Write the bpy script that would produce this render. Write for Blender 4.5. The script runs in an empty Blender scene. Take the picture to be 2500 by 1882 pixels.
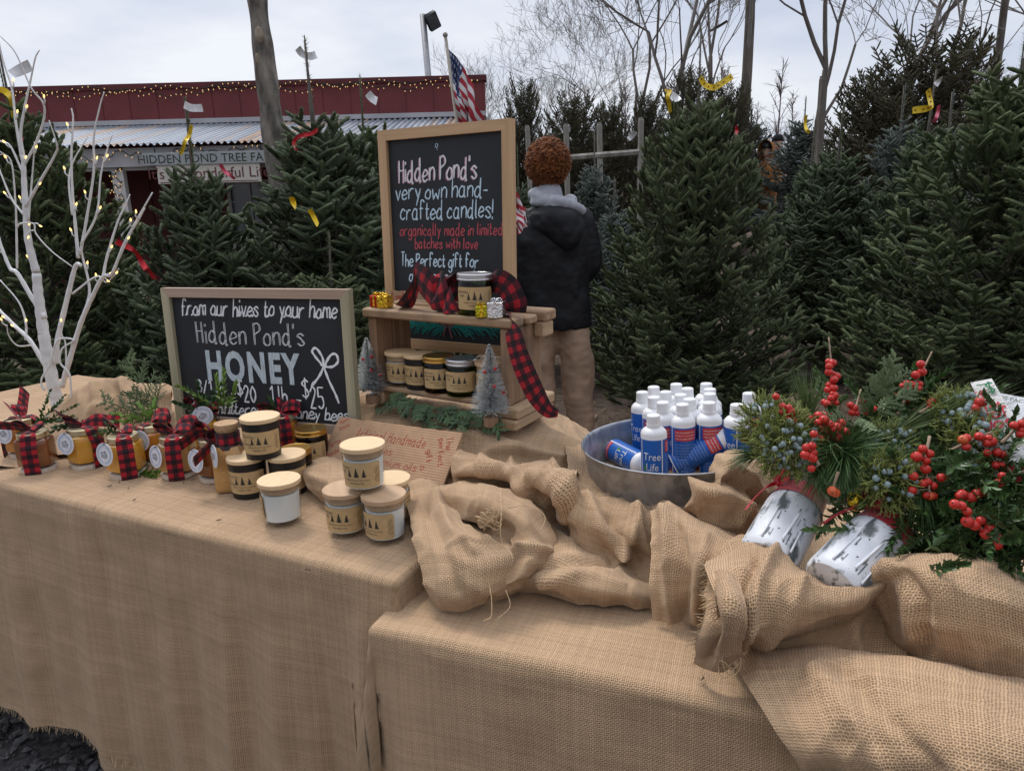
import bpy, math, random
import numpy as np
from mathutils import Vector, Matrix, Euler
S = bpy.context.scene
COL = S.collection
PI = math.pi
rnd = random.Random(7)
# ------------------------------------------------------------------ camera
CAMH, FPX = 1.40, 1735.0
_p, _r = math.radians(14.0), math.radians(1.5)
FWD = np.array([0, math.cos(_p), -math.sin(_p)])
_r0 = np.array([1.0, 0, 0]); _u0 = np.cross(_r0, FWD)
RGT = _r0*math.cos(_r) - _u0*math.sin(_r)
UPV = _r0*math.sin(_r) + _u0*math.cos(_r)
cd = bpy.data.cameras.new('camera'); cam = bpy.data.objects.new('camera', cd); COL.objects.link(cam)
cd.sensor_fit = 'HORIZONTAL'; cd.sensor_width = 36.0; cd.lens = 36.0*FPX/2500.0
cd.clip_start = 0.02; cd.clip_end = 500
m3 = Matrix((RGT, UPV, -FWD)).transposed()
cam.matrix_world = Matrix.Translation((0, 0, CAMH)) @ m3.to_4x4()
cd.dof.use_dof = False
S.camera = cam
# ------------------------------------------------------------------ sky + sun
SUN_EL, SUN_AZ = math.radians(54), math.radians(-28)   # azimuth from +Y towards +X
w = bpy.data.worlds.new('World'); S.world = w; w.use_nodes = True
nt = w.node_tree; nt.nodes.clear()
def wn(t, **k):
    n = nt.nodes.new(t)
    for a, v in k.items(): setattr(n, a, v)
    return n
sky = wn('ShaderNodeTexSky'); sky.sky_type = 'NISHITA'; sky.sun_disc = False
sky.sun_elevation = SUN_EL; sky.sun_rotation = SUN_AZ; sky.dust_density = 2.0
tc = wn('ShaderNodeTexCoord'); mp = wn('ShaderNodeMapping'); mp.inputs['Scale'].default_value = (1.3, 1.3, 4.5)
mp.inputs['Rotation'].default_value = (0.1, 0.25, 0.4)
nz = wn('ShaderNodeTexNoise'); nz.inputs['Scale'].default_value = 2.3; nz.inputs['Detail'].default_value = 7; nz.inputs['Roughness'].default_value = .52
rp = wn('ShaderNodeValToRGB'); rp.color_ramp.elements[0].position = .36; rp.color_ramp.elements[1].position = .66
rp.color_ramp.elements[0].color = (4.9, 5.35, 6.4, 1); rp.color_ramp.elements[1].color = (7.2, 7.35, 7.75, 1)
mx = wn('ShaderNodeMixRGB'); mx.inputs['Fac'].default_value = .9
bg = wn('ShaderNodeBackground'); bg.inputs['Strength'].default_value = .1
ow = wn('ShaderNodeOutputWorld')
L = nt.links.new
L(tc.outputs['Generated'], mp.inputs['Vector']); L(mp.outputs[0], nz.inputs['Vector']); L(nz.outputs['Fac'], rp.inputs['Fac'])
# the overcast is brighter on the sun's side of the sky, duller behind the viewer
sx = wn('ShaderNodeSeparateXYZ'); L(tc.outputs['Generated'], sx.inputs[0])
mr = wn('ShaderNodeMapRange'); mr.inputs[1].default_value = -.75; mr.inputs[2].default_value = .25; mr.inputs[3].default_value = .68; mr.inputs[4].default_value = 1.0; L(sx.outputs['Y'], mr.inputs[0])
mm = wn('ShaderNodeMixRGB'); mm.blend_type = 'MULTIPLY'; mm.inputs['Fac'].default_value = 1.0
L(sky.outputs[0], mx.inputs['Color1']); L(rp.outputs['Color'], mx.inputs['Color2']); L(mx.outputs[0], mm.inputs['Color1']); L(mr.outputs[0], mm.inputs['Color2']); # an overcast sky is brighter overhead than near the horizon
mz = wn('ShaderNodeMapRange'); mz.inputs[1].default_value = .28; mz.inputs[2].default_value = .95; mz.inputs[3].default_value = 1.0; mz.inputs[4].default_value = 2.1; L(sx.outputs['Z'], mz.inputs[0])
mq = wn('ShaderNodeMixRGB'); mq.blend_type = 'MULTIPLY'; mq.inputs['Fac'].default_value = 1.0; L(mm.outputs[0], mq.inputs['Color1']); L(mz.outputs[0], mq.inputs['Color2']); L(mq.outputs[0], bg.inputs['Color']); L(bg.outputs[0], ow.inputs['Surface'])
sl = bpy.data.lights.new('sun', 'SUN'); sl.energy = 1.5; sl.angle = math.radians(13); sl.color = (1, .95, .88)
so = bpy.data.objects.new('sun', sl); COL.objects.link(so)
sd = Vector((math.sin(SUN_AZ)*math.cos(SUN_EL), math.cos(SUN_AZ)*math.cos(SUN_EL), math.sin(SUN_EL)))
so.rotation_euler = sd.to_track_quat('Z', 'Y').to_euler(); so.location = (-3, 4, 9)
S.view_settings.view_transform = 'Standard'; S.view_settings.look = 'None'
S.view_settings.exposure = 0.34; S.view_settings.gamma = 1.0
S.cycles.max_bounces = 8; S.cycles.transparent_max_bounces = 12; S.cycles.transmission_bounces = 8
S.cycles.diffuse_bounces = 3; S.cycles.caustics_refractive = False; S.cycles.caustics_reflective = False
S.cycles.use_denoising = True
# ------------------------------------------------------------------ pixel (2500x1882) -> world
def ray(x, y): return FWD + RGT*((x-1250)/FPX) - UPV*((y-941)/FPX)
CP = np.array([0, 0, CAMH])
def az(x, y, z): d = ray(x, y); return Vector(CP + d*((z-CAMH)/d[2]))
def ay(x, y, Y): d = ray(x, y); return Vector(CP + d*(Y/d[1]))
def ad(x, y, D): return Vector(CP + ray(x, y)*D)          # depth along the optical axis
def proj(P):
    v = np.array(P)-CP; q = v@FWD
    return 1250+FPX*(v@RGT)/q, 941-FPX*(v@UPV)/q
# ------------------------------------------------------------------ materials
def mat(name, col, rough=.6, metal=0.0, var=.12, vs=25, bump=0.0, bs=150, spec=.5, trans=0.0, ior=1.45, stretch=(1, 1, 1),
        col2=None, emit=None, es=0, sss=0, coat=0, sheen=0, detail=4, lo=.35, hi=.65, attr=None):
    m = bpy.data.materials.new(name); m.use_nodes = True; t = m.node_tree; b = t.nodes['Principled BSDF']
    b.inputs['Roughness'].default_value = rough; b.inputs['Metallic'].default_value = metal
    b.inputs['Specular IOR Level'].default_value = spec; b.inputs['Transmission Weight'].default_value = trans; b.inputs['IOR'].default_value = ior
    if coat: b.inputs['Coat Weight'].default_value = coat
    if sheen: b.inputs['Sheen Weight'].default_value = sheen
    if sss: b.inputs['Subsurface Weight'].default_value = sss; b.inputs['Subsurface Radius'].default_value = (.01, .008, .006)
    b.inputs['Base Color'].default_value = (*col, 1)
    tcn = t.nodes.new('ShaderNodeTexCoord'); mpn = t.nodes.new('ShaderNodeMapping'); mpn.inputs['Scale'].default_value = stretch
    t.links.new(tcn.outputs['Object'], mpn.inputs['Vector'])
    out = None
    if var or col2:
        n = t.nodes.new('ShaderNodeTexNoise'); n.inputs['Scale'].default_value = vs; n.inputs['Detail'].default_value = detail
        t.links.new(mpn.outputs[0], n.inputs['Vector'])
        r = t.nodes.new('ShaderNodeValToRGB'); e = r.color_ramp.elements; e[0].position = lo; e[1].position = hi
        a = col if col2 else tuple(c*(1-var) for c in col); c2 = col2 if col2 else tuple(min(1, c*(1+var)) for c in col)
        e[0].color = (*a, 1); e[1].color = (*c2, 1)
        t.links.new(n.outputs['Fac'], r.inputs['Fac']); out = r.outputs['Color']
    if attr:
        at = t.nodes.new('ShaderNodeAttribute'); at.attribute_name = attr
        if out is None: out = at.outputs['Color']
        else:
            q = t.nodes.new('ShaderNodeMixRGB'); q.blend_type = 'MULTIPLY'; q.inputs['Fac'].default_value = 1
            t.links.new(out, q.inputs['Color1']); t.links.new(at.outputs['Color'], q.inputs['Color2']); out = q.outputs[0]
    if out is not None: t.links.new(out, b.inputs['Base Color'])
    if bump:
        n2 = t.nodes.new('ShaderNodeTexNoise'); n2.inputs['Scale'].default_value = bs; n2.inputs['Detail'].default_value = 5
        t.links.new(mpn.outputs[0], n2.inputs['Vector'])
        bp = t.nodes.new('ShaderNodeBump'); bp.inputs['Strength'].default_value = bump; bp.inputs['Distance'].default_value = .5/bs
        t.links.new(n2.outputs['Fac'], bp.inputs['Height']); t.links.new(bp.outputs[0], b.inputs['Normal'])
    if emit: b.inputs['Emission Color'].default_value = (*emit, 1); b.inputs['Emission Strength'].default_value = es
    return m
class NG:                                                   # tiny node-graph helper
    def __init__(s, name):
        s.m = bpy.data.materials.new(name); s.m.use_nodes = True; s.t = s.m.node_tree; s.b = s.t.nodes['Principled BSDF']
    def n(s, ty, ins={}, **k):
        q = s.t.nodes.new('ShaderNode'+ty)
        for a, v in k.items(): setattr(q, a, v)
        for i, v in ins.items(): s.put(q.inputs[i], v)
        return q
    def put(s, sock, v):
        if isinstance(v, bpy.types.NodeSocket): s.t.links.new(v, sock)
        elif isinstance(v, bpy.types.Node): s.t.links.new(v.outputs[0], sock)
        else: sock.default_value = v
    def ma(s, op, a, b=0.0, c=0.0, clamp=False): return s.n('Math', {0: a, 1: b, 2: c}, operation=op, use_clamp=clamp).outputs[0]
    def mix(s, f, a, b, mode='MIX'): return s.n('MixRGB', {'Fac': f, 'Color1': a, 'Color2': b}, blend_type=mode).outputs[0]
    def uv(s):
        q = s.n('SeparateXYZ', {0: s.n('TexCoord').outputs['UV']}); return q.outputs[0], q.outputs[1]
    def xyz(s):
        q = s.n('SeparateXYZ', {0: s.n('TexCoord').outputs['Object']}); return q.outputs[0], q.outputs[1], q.outputs[2]
    def noise(s, vec, scale, detail=3, dims='3D'):
        q = s.n('TexNoise', {'Scale': scale, 'Detail': detail}, noise_dimensions=dims)
        if vec is not None: s.put(q.inputs['Vector' if dims != '1D' else 'W'], vec)
        return q.outputs['Fac']
    def ramp(s, f, stops, interp='LINEAR'):
        q = s.n('ValToRGB', {'Fac': f}); e = q.color_ramp.elements; q.color_ramp.interpolation = interp
        while len(e) < len(stops): e.new(.5)
        for el, (p, c) in zip(e, stops): el.position = p; el.color = (*c, 1)
        return q.outputs['Color']
    def bump(s, h, st, dist): s.put(s.b.inputs['Normal'], s.n('Bump', {'Height': h, 'Strength': st, 'Distance': dist}))
def burlap(name, sp, col=(.50, .332, .196), gap=.35, gap_shade=(.19, .12, .066)):
    """woven jute: UVs are metres of cloth, sp the thread pitch"""
    g = NG(name); u, v = g.uv()
    uv = g.n('TexCoord').outputs['UV']
    wob = g.ma('MULTIPLY', g.ma('SUBTRACT', g.noise(uv, 60, 2), .5), sp*1.5)
    wob2 = g.ma('MULTIPLY', g.ma('SUBTRACT', g.noise(g.n('Mapping', {0: uv, 1: (3.1, 1.7, 0)}), 60, 2), .5), sp*1.5)
    uu = g.ma('DIVIDE', g.ma('ADD', u, wob), sp); vv = g.ma('DIVIDE', g.ma('ADD', v, wob2), sp)
    su = g.ma('ABSOLUTE', g.ma('SINE', g.ma('MULTIPLY', uu, PI))); sv = g.ma('ABSOLUTE', g.ma('SINE', g.ma('MULTIPLY', vv, PI)))
    # each yarn has its own thickness and tone
    nu = g.n('TexWhiteNoise', {'W': g.ma('FLOOR', uu)}, noise_dimensions='1D').outputs['Value']
    nv = g.n('TexWhiteNoise', {'W': g.ma('FLOOR', g.ma('ADD', vv, .37))}, noise_dimensions='1D').outputs['Value']
    tu = g.ma('ADD', su, g.ma('MULTIPLY', g.ma('SUBTRACT', nu, .5), .28)); tv = g.ma('ADD', sv, g.ma('MULTIPLY', g.ma('SUBTRACT', nv, .5), .28))
    over = g.ma('MAXIMUM', tu, tv)
    mask = g.n('MapRange', {0: over, 1: gap, 2: gap+.38}).outputs[0]
    chk = g.ma('MULTIPLY', g.ma('SINE', g.ma('MULTIPLY', uu, PI)), g.ma('SINE', g.ma('MULTIPLY', vv, PI)))
    big = g.noise(uv, 9, 4); fine = g.noise(uv, 420, 2)
    tone = g.ma('ADD', g.ma('MULTIPLY', big, .35), g.ma('ADD', g.ma('MULTIPLY', nu, .06), g.ma('ADD', g.ma('MULTIPLY', nv, .06), g.ma('MULTIPLY', fine, .5))))
    yarn = g.ramp(tone, [(.20, tuple(c*.70 for c in col)), (.48, col), (.78, (col[0]*1.32, col[1]*1.36, col[2]*1.42))])
    g.put(g.b.inputs['Base Color'], g.mix(mask, (*gap_shade, 1), yarn))  # shade seen through the open weave is put into the gap colour
    g.b.inputs['Roughness'].default_value = .95; g.b.inputs['Specular IOR Level'].default_value = .15
    g.b.inputs['Sheen Weight'].default_value = .12
    h = g.ma('ADD', g.ma('MINIMUM', over, 1.0), g.ma('ADD', g.ma('MULTIPLY', chk, .35), g.ma('MULTIPLY', fine, .5)))
    g.bump(h, .75, sp*.45)
    return g.m
def plaid(name, n=3.0, red=(.40, .014, .022)):
    g = NG(name); u, v = g.uv()
    a = g.ma('GREATER_THAN', g.ma('FRACT', g.ma('MULTIPLY', u, n/2)), .5); b = g.ma('GREATER_THAN', g.ma('FRACT', g.ma('MULTIPLY', v, n/2)), .5)
    tw = g.ma('MULTIPLY', g.noise(g.n('TexCoord').outputs['UV'], 60, 2), .6)
    c1 = g.mix(g.ma('MULTIPLY', g.ma('ADD', a, b), .5), (*red, 1), (.008, .007, .010, 1))
    c = g.mix(tw, c1, g.mix(.25, c1, (.12, .03, .035, 1)))
    s = g.ma('ADD', a, b)
    mid = g.ma('COMPARE', s, 1.0, .1)
    c = g.mix(mid, c, (.085, .010, .016, 1))
    g.put(g.b.inputs['Base Color'], c); g.b.inputs['Roughness'].default_value = .85; g.b.inputs['Sheen Weight'].default_value = .15
    g.b.inputs['Specular IOR Level'].default_value = .2
    g.bump(g.noise(g.n('TexCoord').outputs['UV'], 40, 3), .3, .002)
    return g.m
def wood(name, c1, c2, axis=0, sc=14, rough=.65, dirt=None):
    """grain runs along the given object axis"""
    g = NG(name); st = [sc*3.5]*3; st[axis] = sc*.22
    mp = g.n('Mapping', {0: g.n('TexCoord').outputs['Object'], 'Scale': tuple(st)})
    n1 = g.noise(mp, 1.0, 5); st2 = [sc*14]*3; st2[axis] = sc*.5
    n2 = g.noise(g.n('Mapping', {0: g.n('TexCoord').outputs['Object'], 'Scale': tuple(st2)}), 1.0, 3)
    f = g.ma('ADD', g.ma('MULTIPLY', n1, .7), g.ma('MULTIPLY', n2, .3))
    c = g.ramp(f, [(.34, c2), (.5, tuple((a+b)/2 for a, b in zip(c1, c2))), (.62, c1)])
    if dirt:
        c = g.mix(g.n('MapRange', {0: g.noise(g.n('TexCoord').outputs['Object'], 11, 5), 1: .52, 2: .72}).outputs[0], c, (*dirt, 1))
    g.put(g.b.inputs['Base Color'], c); g.b.inputs['Roughness'].default_value = rough; g.bump(f, .35, .0012)
    return g.m
# ------------------------------------------------------------------ mesh building
class MB:
    def __init__(s): s.v = []; s.f = []; s.u = []; s.mi = []; s.c = []; s.n = 0
    def add(s, V, F, uv=None, mi=0, col=None):
        V = [tuple(p) for p in V]
        s.v += V; s.f += [tuple(i+s.n for i in f) for f in F]; s.mi += [mi]*len(F)
        s.u += [tuple(q) for q in uv] if uv is not None else [(0, 0)]*len(V)
        s.c += [col or (1, 1, 1)]*len(V); s.n += len(V); return s
    def box(s, lo, hi, mi=0, M=None, bev=0.0):
        x0, y0, z0 = lo; x1, y1, z1 = hi
        if bev:
            b = bev; V = []; F = []
            import itertools
            idx = {}
            for sx in (0, 1):
                for sy in (0, 1):
                    for sz in (0, 1):
                        for k in range(3):
                            p = [(x0, x1)[sx], (y0, y1)[sy], (z0, z1)[sz]]
                            sg = [1-2*sx, 1-2*sy, 1-2*sz]
                            for j in range(3):
                                if j != k: p[j] += sg[j]*b
                            idx[(sx, sy, sz, k)] = len(V); V.append(p)
            def q(*a): F.append([idx[t] for t in a])
            for k in range(3):
                for e in (0, 1):
                    c = []
                    o = [j for j in range(3) if j != k]
                    for (p, r) in ((0, 0), (1, 0), (1, 1), (0, 1)):
                        t = [0, 0, 0]; t[k] = e; t[o[0]] = p; t[o[1]] = r; c.append((*t, k))
                    q(*c)
            for k in range(3):
                o = [j for j in range(3) if j != k]
                for p in (0, 1):
                    for r in (0, 1):
                        t0 = [0, 0, 0]; t1 = [0, 0, 0]; t0[o[0]] = t1[o[0]] = p; t0[o[1]] = t1[o[1]] = r; t1[k] = 1
                        q((*t0, o[0]), (*t1, o[0]), (*t1, o[1]), (*t0, o[1]))
            for sx in (0, 1):
                for sy in (0, 1):
                    for sz in (0, 1): q((sx, sy, sz, 0), (sx, sy, sz, 1), (sx, sy, sz, 2))
        else:
            V = [(x, y, z) for x in (x0, x1) for y in (y0, y1) for z in (z0, z1)]
            F = [(0, 1, 3, 2), (4, 6, 7, 5), (0, 4, 5, 1), (2, 3, 7, 6), (0, 2, 6, 4), (1, 5, 7, 3)]
        if M is not None: V = [M @ Vector(p) for p in V]
        return s.add(V, F, None, mi)
    def tube(s, P, R, k=8, mi=0, cap=True, col=None, uvs=1.0):
        P = [Vector(p) for p in P]; n = len(P)
        if not hasattr(R, '__len__'): R = [R]*n
        V = []; UV = []; nrm = None; L = 0
        for i, p in enumerate(P):
            t = (P[min(i+1, n-1)]-P[max(i-1, 0)])
            t = t.normalized() if t.length > 1e-9 else Vector((0, 0, 1))
            if nrm is None: nrm = t.orthogonal().normalized()
            else:
                nrm = nrm - t*nrm.dot(t); nrm = nrm.normalized() if nrm.length > 1e-6 else t.orthogonal().normalized()
            b = t.cross(nrm)
            if i: L += (p-P[i-1]).length
            for j in range(k):
                a = 2*PI*j/k; V.append(p+(nrm*math.cos(a)+b*math.sin(a))*R[i]); UV.append((j/k*uvs, L))
        F = [(i*k+j, i*k+(j+1) % k, (i+1)*k+(j+1) % k, (i+1)*k+j) for i in range(n-1) for j in range(k)]
        if cap: F += [tuple(range(k-1, -1, -1)), tuple((n-1)*k+j for j in range(k))]
        return s.add(V, F, UV, mi, col)
    def lathe(s, prof, k=32, mi=0, M=None, close=False):
        """prof: (r, z) pairs, bottom to top outside"""
        V = []; F = []; UV = []
        n = len(prof)
        for (r, z) in prof:
            for j in range(k):
                a = 2*PI*j/k; p = Vector((r*math.cos(a), r*math.sin(a), z)); V.append(M @ p if M is not None else p); UV.append((j/k, z))
        for i in range(n-1):
            for j in range(k): F.append((i*k+j, i*k+(j+1) % k, (i+1)*k+(j+1) % k, (i+1)*k+j))
        if close:
            for j in range(k): F.append(((n-1)*k+j, (n-1)*k+(j+1) % k, (j+1) % k, j))
        else:
            if prof[0][0] > 1e-6: F.append(tuple(range(k-1, -1, -1)))
            if prof[-1][0] > 1e-6: F.append(tuple((n-1)*k+j for j in range(k)))
        return s.add(V, F, UV, mi)
    def grid(s, P, uv=None, mi=0, thick=0.0):
        """P: rows x cols of points"""
        P = np.array([[tuple(p) for p in r] for r in P], float); a, b = P.shape[:2]
        if uv is None: uv = arcuv(P)
        F = [(i*b+j, i*b+j+1, (i+1)*b+j+1, (i+1)*b+j) for i in range(a-1) for j in range(b-1)]
        return s.add(P.reshape(-1, 3), F, np.array(uv).reshape(-1, 2), mi)
    def ball(s, c, r, k=10, mi=0, sc=(1, 1, 1), M=None):
        c = Vector(c); V = []; F = []
        h = max(4, k//2)
        for i in range(1, h):
            a = PI*i/h
            for j in range(k):
                t = 2*PI*j/k; p = Vector((math.sin(a)*math.cos(t)*sc[0], math.sin(a)*math.sin(t)*sc[1], math.cos(a)*sc[2]))*r
                V.append(c+(M @ p if M is not None else p))
        p = Vector((0, 0, r*sc[2])); V.append(c+(M @ p if M is not None else p)); V.append(c-(M @ p if M is not None else p))
        for i in range(h-2):
            for j in range(k): F.append((i*k+j, (i+1)*k+j, (i+1)*k+(j+1) % k, i*k+(j+1) % k))
        T = (h-1)*k
        for j in range(k): F.append((T, j, (j+1) % k)); F.append((T+1, (h-2)*k+(j+1) % k, (h-2)*k+j))
        return s.add(V, F, None, mi)
    def xf(s, M): s.v = [tuple(M @ Vector(p)) for p in s.v]; return s
    def build(s, name, mats, parent=None, smooth=True, loc=None, origin=None, ang=None):
        me = bpy.data.meshes.new(name)
        v = s.v
        if origin is not None: ox, oy, oz = origin; v = [(a-ox, b-oy, c-oz) for a, b, c in v]
        me.from_pydata(v, [], s.f)
        ms = mats if isinstance(mats, (list, tuple)) else [mats]
        for m in ms: me.materials.append(m)
        if len(ms) > 1: me.polygons.foreach_set('material_index', s.mi)
        li = np.zeros(len(me.loops), int); me.loops.foreach_get('vertex_index', li)
        uvl = me.uv_layers.new(name='UVMap'); uvl.data.foreach_set('uv', np.array(s.u, np.float32)[li].ravel())
        if any(c != (1, 1, 1) for c in s.c[:1] + s.c[-1:]):
            ca = me.color_attributes.new('tone', 'FLOAT_COLOR', 'POINT'); ca.data.foreach_set('color', np.c_[np.array(s.c, np.float32), np.ones(len(s.c), np.float32)].ravel())
        if smooth: me.polygons.foreach_set('use_smooth', [True]*len(me.polygons))
        if ang is not None:
            me.set_sharp_from_angle(angle=math.radians(ang))
        me.update()
        o = bpy.data.objects.new(name, me); COL.objects.link(o)
        if parent: o.parent = parent
        if origin is not None: o.location = origin
        if loc is not None: o.location = loc
        return o
def arcuv(P):
    a, b = P.shape[:2]
    du = np.linalg.norm(np.diff(P, axis=1), axis=2).mean(0); dv = np.linalg.norm(np.diff(P, axis=0), axis=2).mean(1)
    u = np.r_[0, np.cumsum(du)]; v = np.r_[0, np.cumsum(dv)]
    return np.stack(np.meshgrid(u, v), -1)
def cr1(A, n):
    """Catmull-Rom through rows of A, n steps a span"""
    A = np.asarray(A, float); E = np.concatenate([[2*A[0]-A[1]], A, [2*A[-1]-A[-2]]])
    out = []
    for i in range(1, len(E)-2):
        p0, p1, p2, p3 = E[i-1], E[i], E[i+1], E[i+2]
        for k in range(n):
            t = k/n; out.append(.5*((2*p1)+(-p0+p2)*t+(2*p0-5*p1+4*p2-p3)*t*t+(-p0+3*p1-3*p2+p3)*t**3))
    out.append(A[-1]); return np.array(out)
def cr2(G, n, m):
    G = np.array([[tuple(p) for p in r] for r in G], float)
    H = cr1(G, n); return cr1(H.transpose(1, 0, 2), m).transpose(1, 0, 2)
_NV = np.random.RandomState(3).rand(64, 64, 64).astype(np.float32)
def vnoise(P, sc):
    q = np.asarray(P, float)*sc; i = np.floor(q).astype(int); f = q-i; f = f*f*(3-2*f); r = 0
    for dx in (0, 1):
        for dy in (0, 1):
            for dz in (0, 1):
                wgt = (f[..., 0] if dx else 1-f[..., 0])*(f[..., 1] if dy else 1-f[..., 1])*(f[..., 2] if dz else 1-f[..., 2])
                r = r+wgt*_NV[(i[..., 0]+dx) % 64, (i[..., 1]+dy) % 64, (i[..., 2]+dz) % 64]
    return r-.5
def gnormal(P):
    du = np.gradient(P, axis=1); dv = np.gradient(P, axis=0); n = np.cross(du, dv); return n/np.maximum(np.linalg.norm(n, axis=2, keepdims=True), 1e-9)
def thing(name, label, cat, loc=(0, 0, 0), rz=0.0, group=None, rot=None):
    o = bpy.data.objects.new(name, None); COL.objects.link(o); o.empty_display_size = .05
    o.location = loc; o.rotation_euler = rot if rot else (0, 0, rz); o['label'] = label; o['category'] = cat
    if group: o['group'] = group
    return o
def tag(o, label, cat, group=None, kind=None):
    o['label'] = label
    if cat: o['category'] = cat
    if group: o['group'] = group
    if kind: o['kind'] = kind
    return o
def struct(o): o['kind'] = 'structure'; return o
def dup(o, loc=None, rz=None, label=None, group=None, rot=None, scale=None, parent=None):
    c = o.copy(); COL.objects.link(c)
    if parent is not None: c.parent = parent
    if loc is not None: c.location = loc
    if rz is not None: c.rotation_euler = (0, 0, rz)
    if rot is not None: c.rotation_euler = rot
    if scale is not None: c.scale = scale
    if label: c['label'] = label
    if group: c['group'] = group
    for ch in list(o.children): dup(ch, parent=c)
    return c
_TX = {}
def ptext(s, size=1.0, align='LEFT', font=None):
    """printed text as flat triangles: (verts Nx2, faces)"""
    k = (s, align)
    if k not in _TX:
        cu = bpy.data.curves.new('lettering', 'FONT'); cu.body = s; cu.size = 1; cu.align_x = align; cu.resolution_u = 2
        ob = bpy.data.objects.new('lettering', cu); COL.objects.link(ob)
        dg = bpy.context.evaluated_depsgraph_get(); me = bpy.data.meshes.new_from_object(ob.evaluated_get(dg))
        V = [(v.co.x, v.co.y) for v in me.vertices]; F = [tuple(p.vertices) for p in me.polygons]
        bpy.data.objects.remove(ob); bpy.data.curves.remove(cu); bpy.data.meshes.remove(me); _TX[k] = (V, F)
    V, F = _TX[k]
    return [(x*size, y*size) for x, y in V], F
# ================================================================== SETTING
def gz(x, y):
    """terrain height: level round the stand, climbing behind on the right"""
    s = min(max((x+1.0)/6.0, 0), 1); s = s*s*(3-2*s)
    return s*max(0, y-8.0)*.10
g = NG('dirt'); ob = g.n('TexCoord').outputs['Object']
n1 = g.noise(ob, 1.1, 6); n2 = g.noise(ob, 14, 6); n3 = g.noise(ob, 70, 3)
c = g.ramp(g.ma('ADD', g.ma('MULTIPLY', n1, .45), g.ma('MULTIPLY', n2, .55)), [(.36, (.035, .024, .018)), (.5, (.085, .058, .040)), (.66, (.17, .125, .088))])
chip = g.n('MapRange', {0: n3, 1: .60, 2: .68}).outputs[0]
g.put(g.b.inputs['Base Color'], g.mix(g.ma('MULTIPLY', chip, .7), c, (.24, .17, .11, 1))); g.b.inputs['Roughness'].default_value = 1
g.bump(g.ma('ADD', n2, g.ma('MULTIPLY', n3, .5)), .8, .03); M_dirt = g.m
xs = np.r_[np.linspace(-120, -12, 14), np.linspace(-10, 14, 60), np.linspace(16, 120, 14)]
ys = np.r_[np.linspace(-20, 0, 6), np.linspace(.5, 24, 60), np.linspace(26, 130, 14)]
P = [[(x, y, gz(x, min(y, 34)) + (.012*math.sin(x*5.1+y*3.3)*math.sin(y*4.7-x) if 2.4 < y < 12 else 0)) for x in xs] for y in ys]
mb = MB(); mb.grid(P); struct(mb.build('ground', M_dirt))
# gravel lot under the stand, with its loose stones
M_gravel = mat('gravel', (.016, .015, .016), .9, var=0, col2=(.05, .047, .047), vs=55, bump=1, bs=60)
mb = MB(); mb.grid([[(x, y, .012) for x in np.linspace(-4, 3, 30)] for y in np.linspace(-1.0, 2.3, 20)]); struct(mb.build('gravel_lot', M_gravel))
M_stone = mat('crushed_stone', (.020, .019, .021), .75, var=0, col2=(.085, .08, .082), vs=9)
mb = MB(); r = random.Random(5)
ico = [(0, 0, 1), (.9, 0, .3), (.3, .85, .3), (-.75, .5, .3), (-.7, -.55, .3), (.3, -.85, .3), (0, 0, -.4)]
icf = [(0, 1, 2), (0, 2, 3), (0, 3, 4), (0, 4, 5), (0, 5, 1), (6, 2, 1), (6, 3, 2), (6, 4, 3), (6, 5, 4), (6, 1, 5)]
for i in range(8500):
    x, y = r.uniform(-2.3, -.2), r.uniform(.75, 2.2); s = .004+.016*r.random()**2.6
    E = Euler((r.uniform(-.6, .6), r.uniform(-.6, .6), r.uniform(0, 6.3))).to_matrix(); q = [r.uniform(.7, 1.3) for _ in range(7)]
    sc = (s*r.uniform(.8, 1.4), s*r.uniform(.7, 1.1), s*r.uniform(.6, .9))
    mb.add([E @ Vector((p[0]*sc[0]*k, p[1]*sc[1]*k, p[2]*sc[2]*k)) + Vector((x, y, .016+s*.2)) for p, k in zip(ico, q)], icf)
o = mb.build('loose_stones', M_stone, smooth=False); tag(o, 'dark crushed stone lying loose on the lot', 'stones', kind='stuff')
M_chip = mat('wood_chip', (.23, .16, .10), .9, var=.4, vs=4)
mb = MB()
for i in range(1500):
    x, y = r.uniform(-.6, 3.6), r.uniform(2.6, 8); s = r.uniform(.008, .03)
    E = Euler((r.uniform(-.4, .4), r.uniform(-.4, .4), r.uniform(0, 6.3))).to_matrix()
    mb.add([E @ Vector(p)+Vector((x, y, gz(x, y)+.016)) for p in ((-s, -s*.25, 0), (s, -s*.2, 0), (s*.9, s*.25, .003), (-s*.9, s*.2, .002))], [(0, 1, 2, 3)])
o = mb.build('wood_chips', M_chip, smooth=False); tag(o, 'wood chips and straw scattered over the dirt', 'wood chips', kind='stuff')

# ------------------------------------------------------------------ materials of the yard
M_red = mat('barn_red', (.155, .026, .028), .55, var=.10, vs=3, bump=.1, bs=30)
M_dkred = mat('porch_red', (.10, .018, .02), .7, var=.15, vs=3)
M_white = mat('white_paint', (.62, .61, .60), .6, var=.06, vs=4, bump=.1, bs=40)
M_fascia = mat('grey_trim', (.43, .43, .45), .6, var=.08, vs=3)
M_dark = mat('dark_shadow_board', (.02, .018, .018), .8, var=.1)
M_cord = mat('green_cord', (.012, .03, .018), .6, var=0)
M_bulb = mat('warm_bulb', (1, .72, .4), .3, var=0, emit=(1, .55, .18), es=.5)
M_steel = mat('grey_steel', (.33, .33, .34), .45, metal=.7, var=.1)
M_blackm = mat('black_metal', (.012, .012, .013), .45, var=.1)
g = NG('corrugated_iron'); x, y, z = g.xyz()
st = g.noise(g.n('Mapping', {0: g.n('TexCoord').outputs['Object'], 'Scale': (2.2, .12, .12)}), 1.6, 4)
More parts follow.
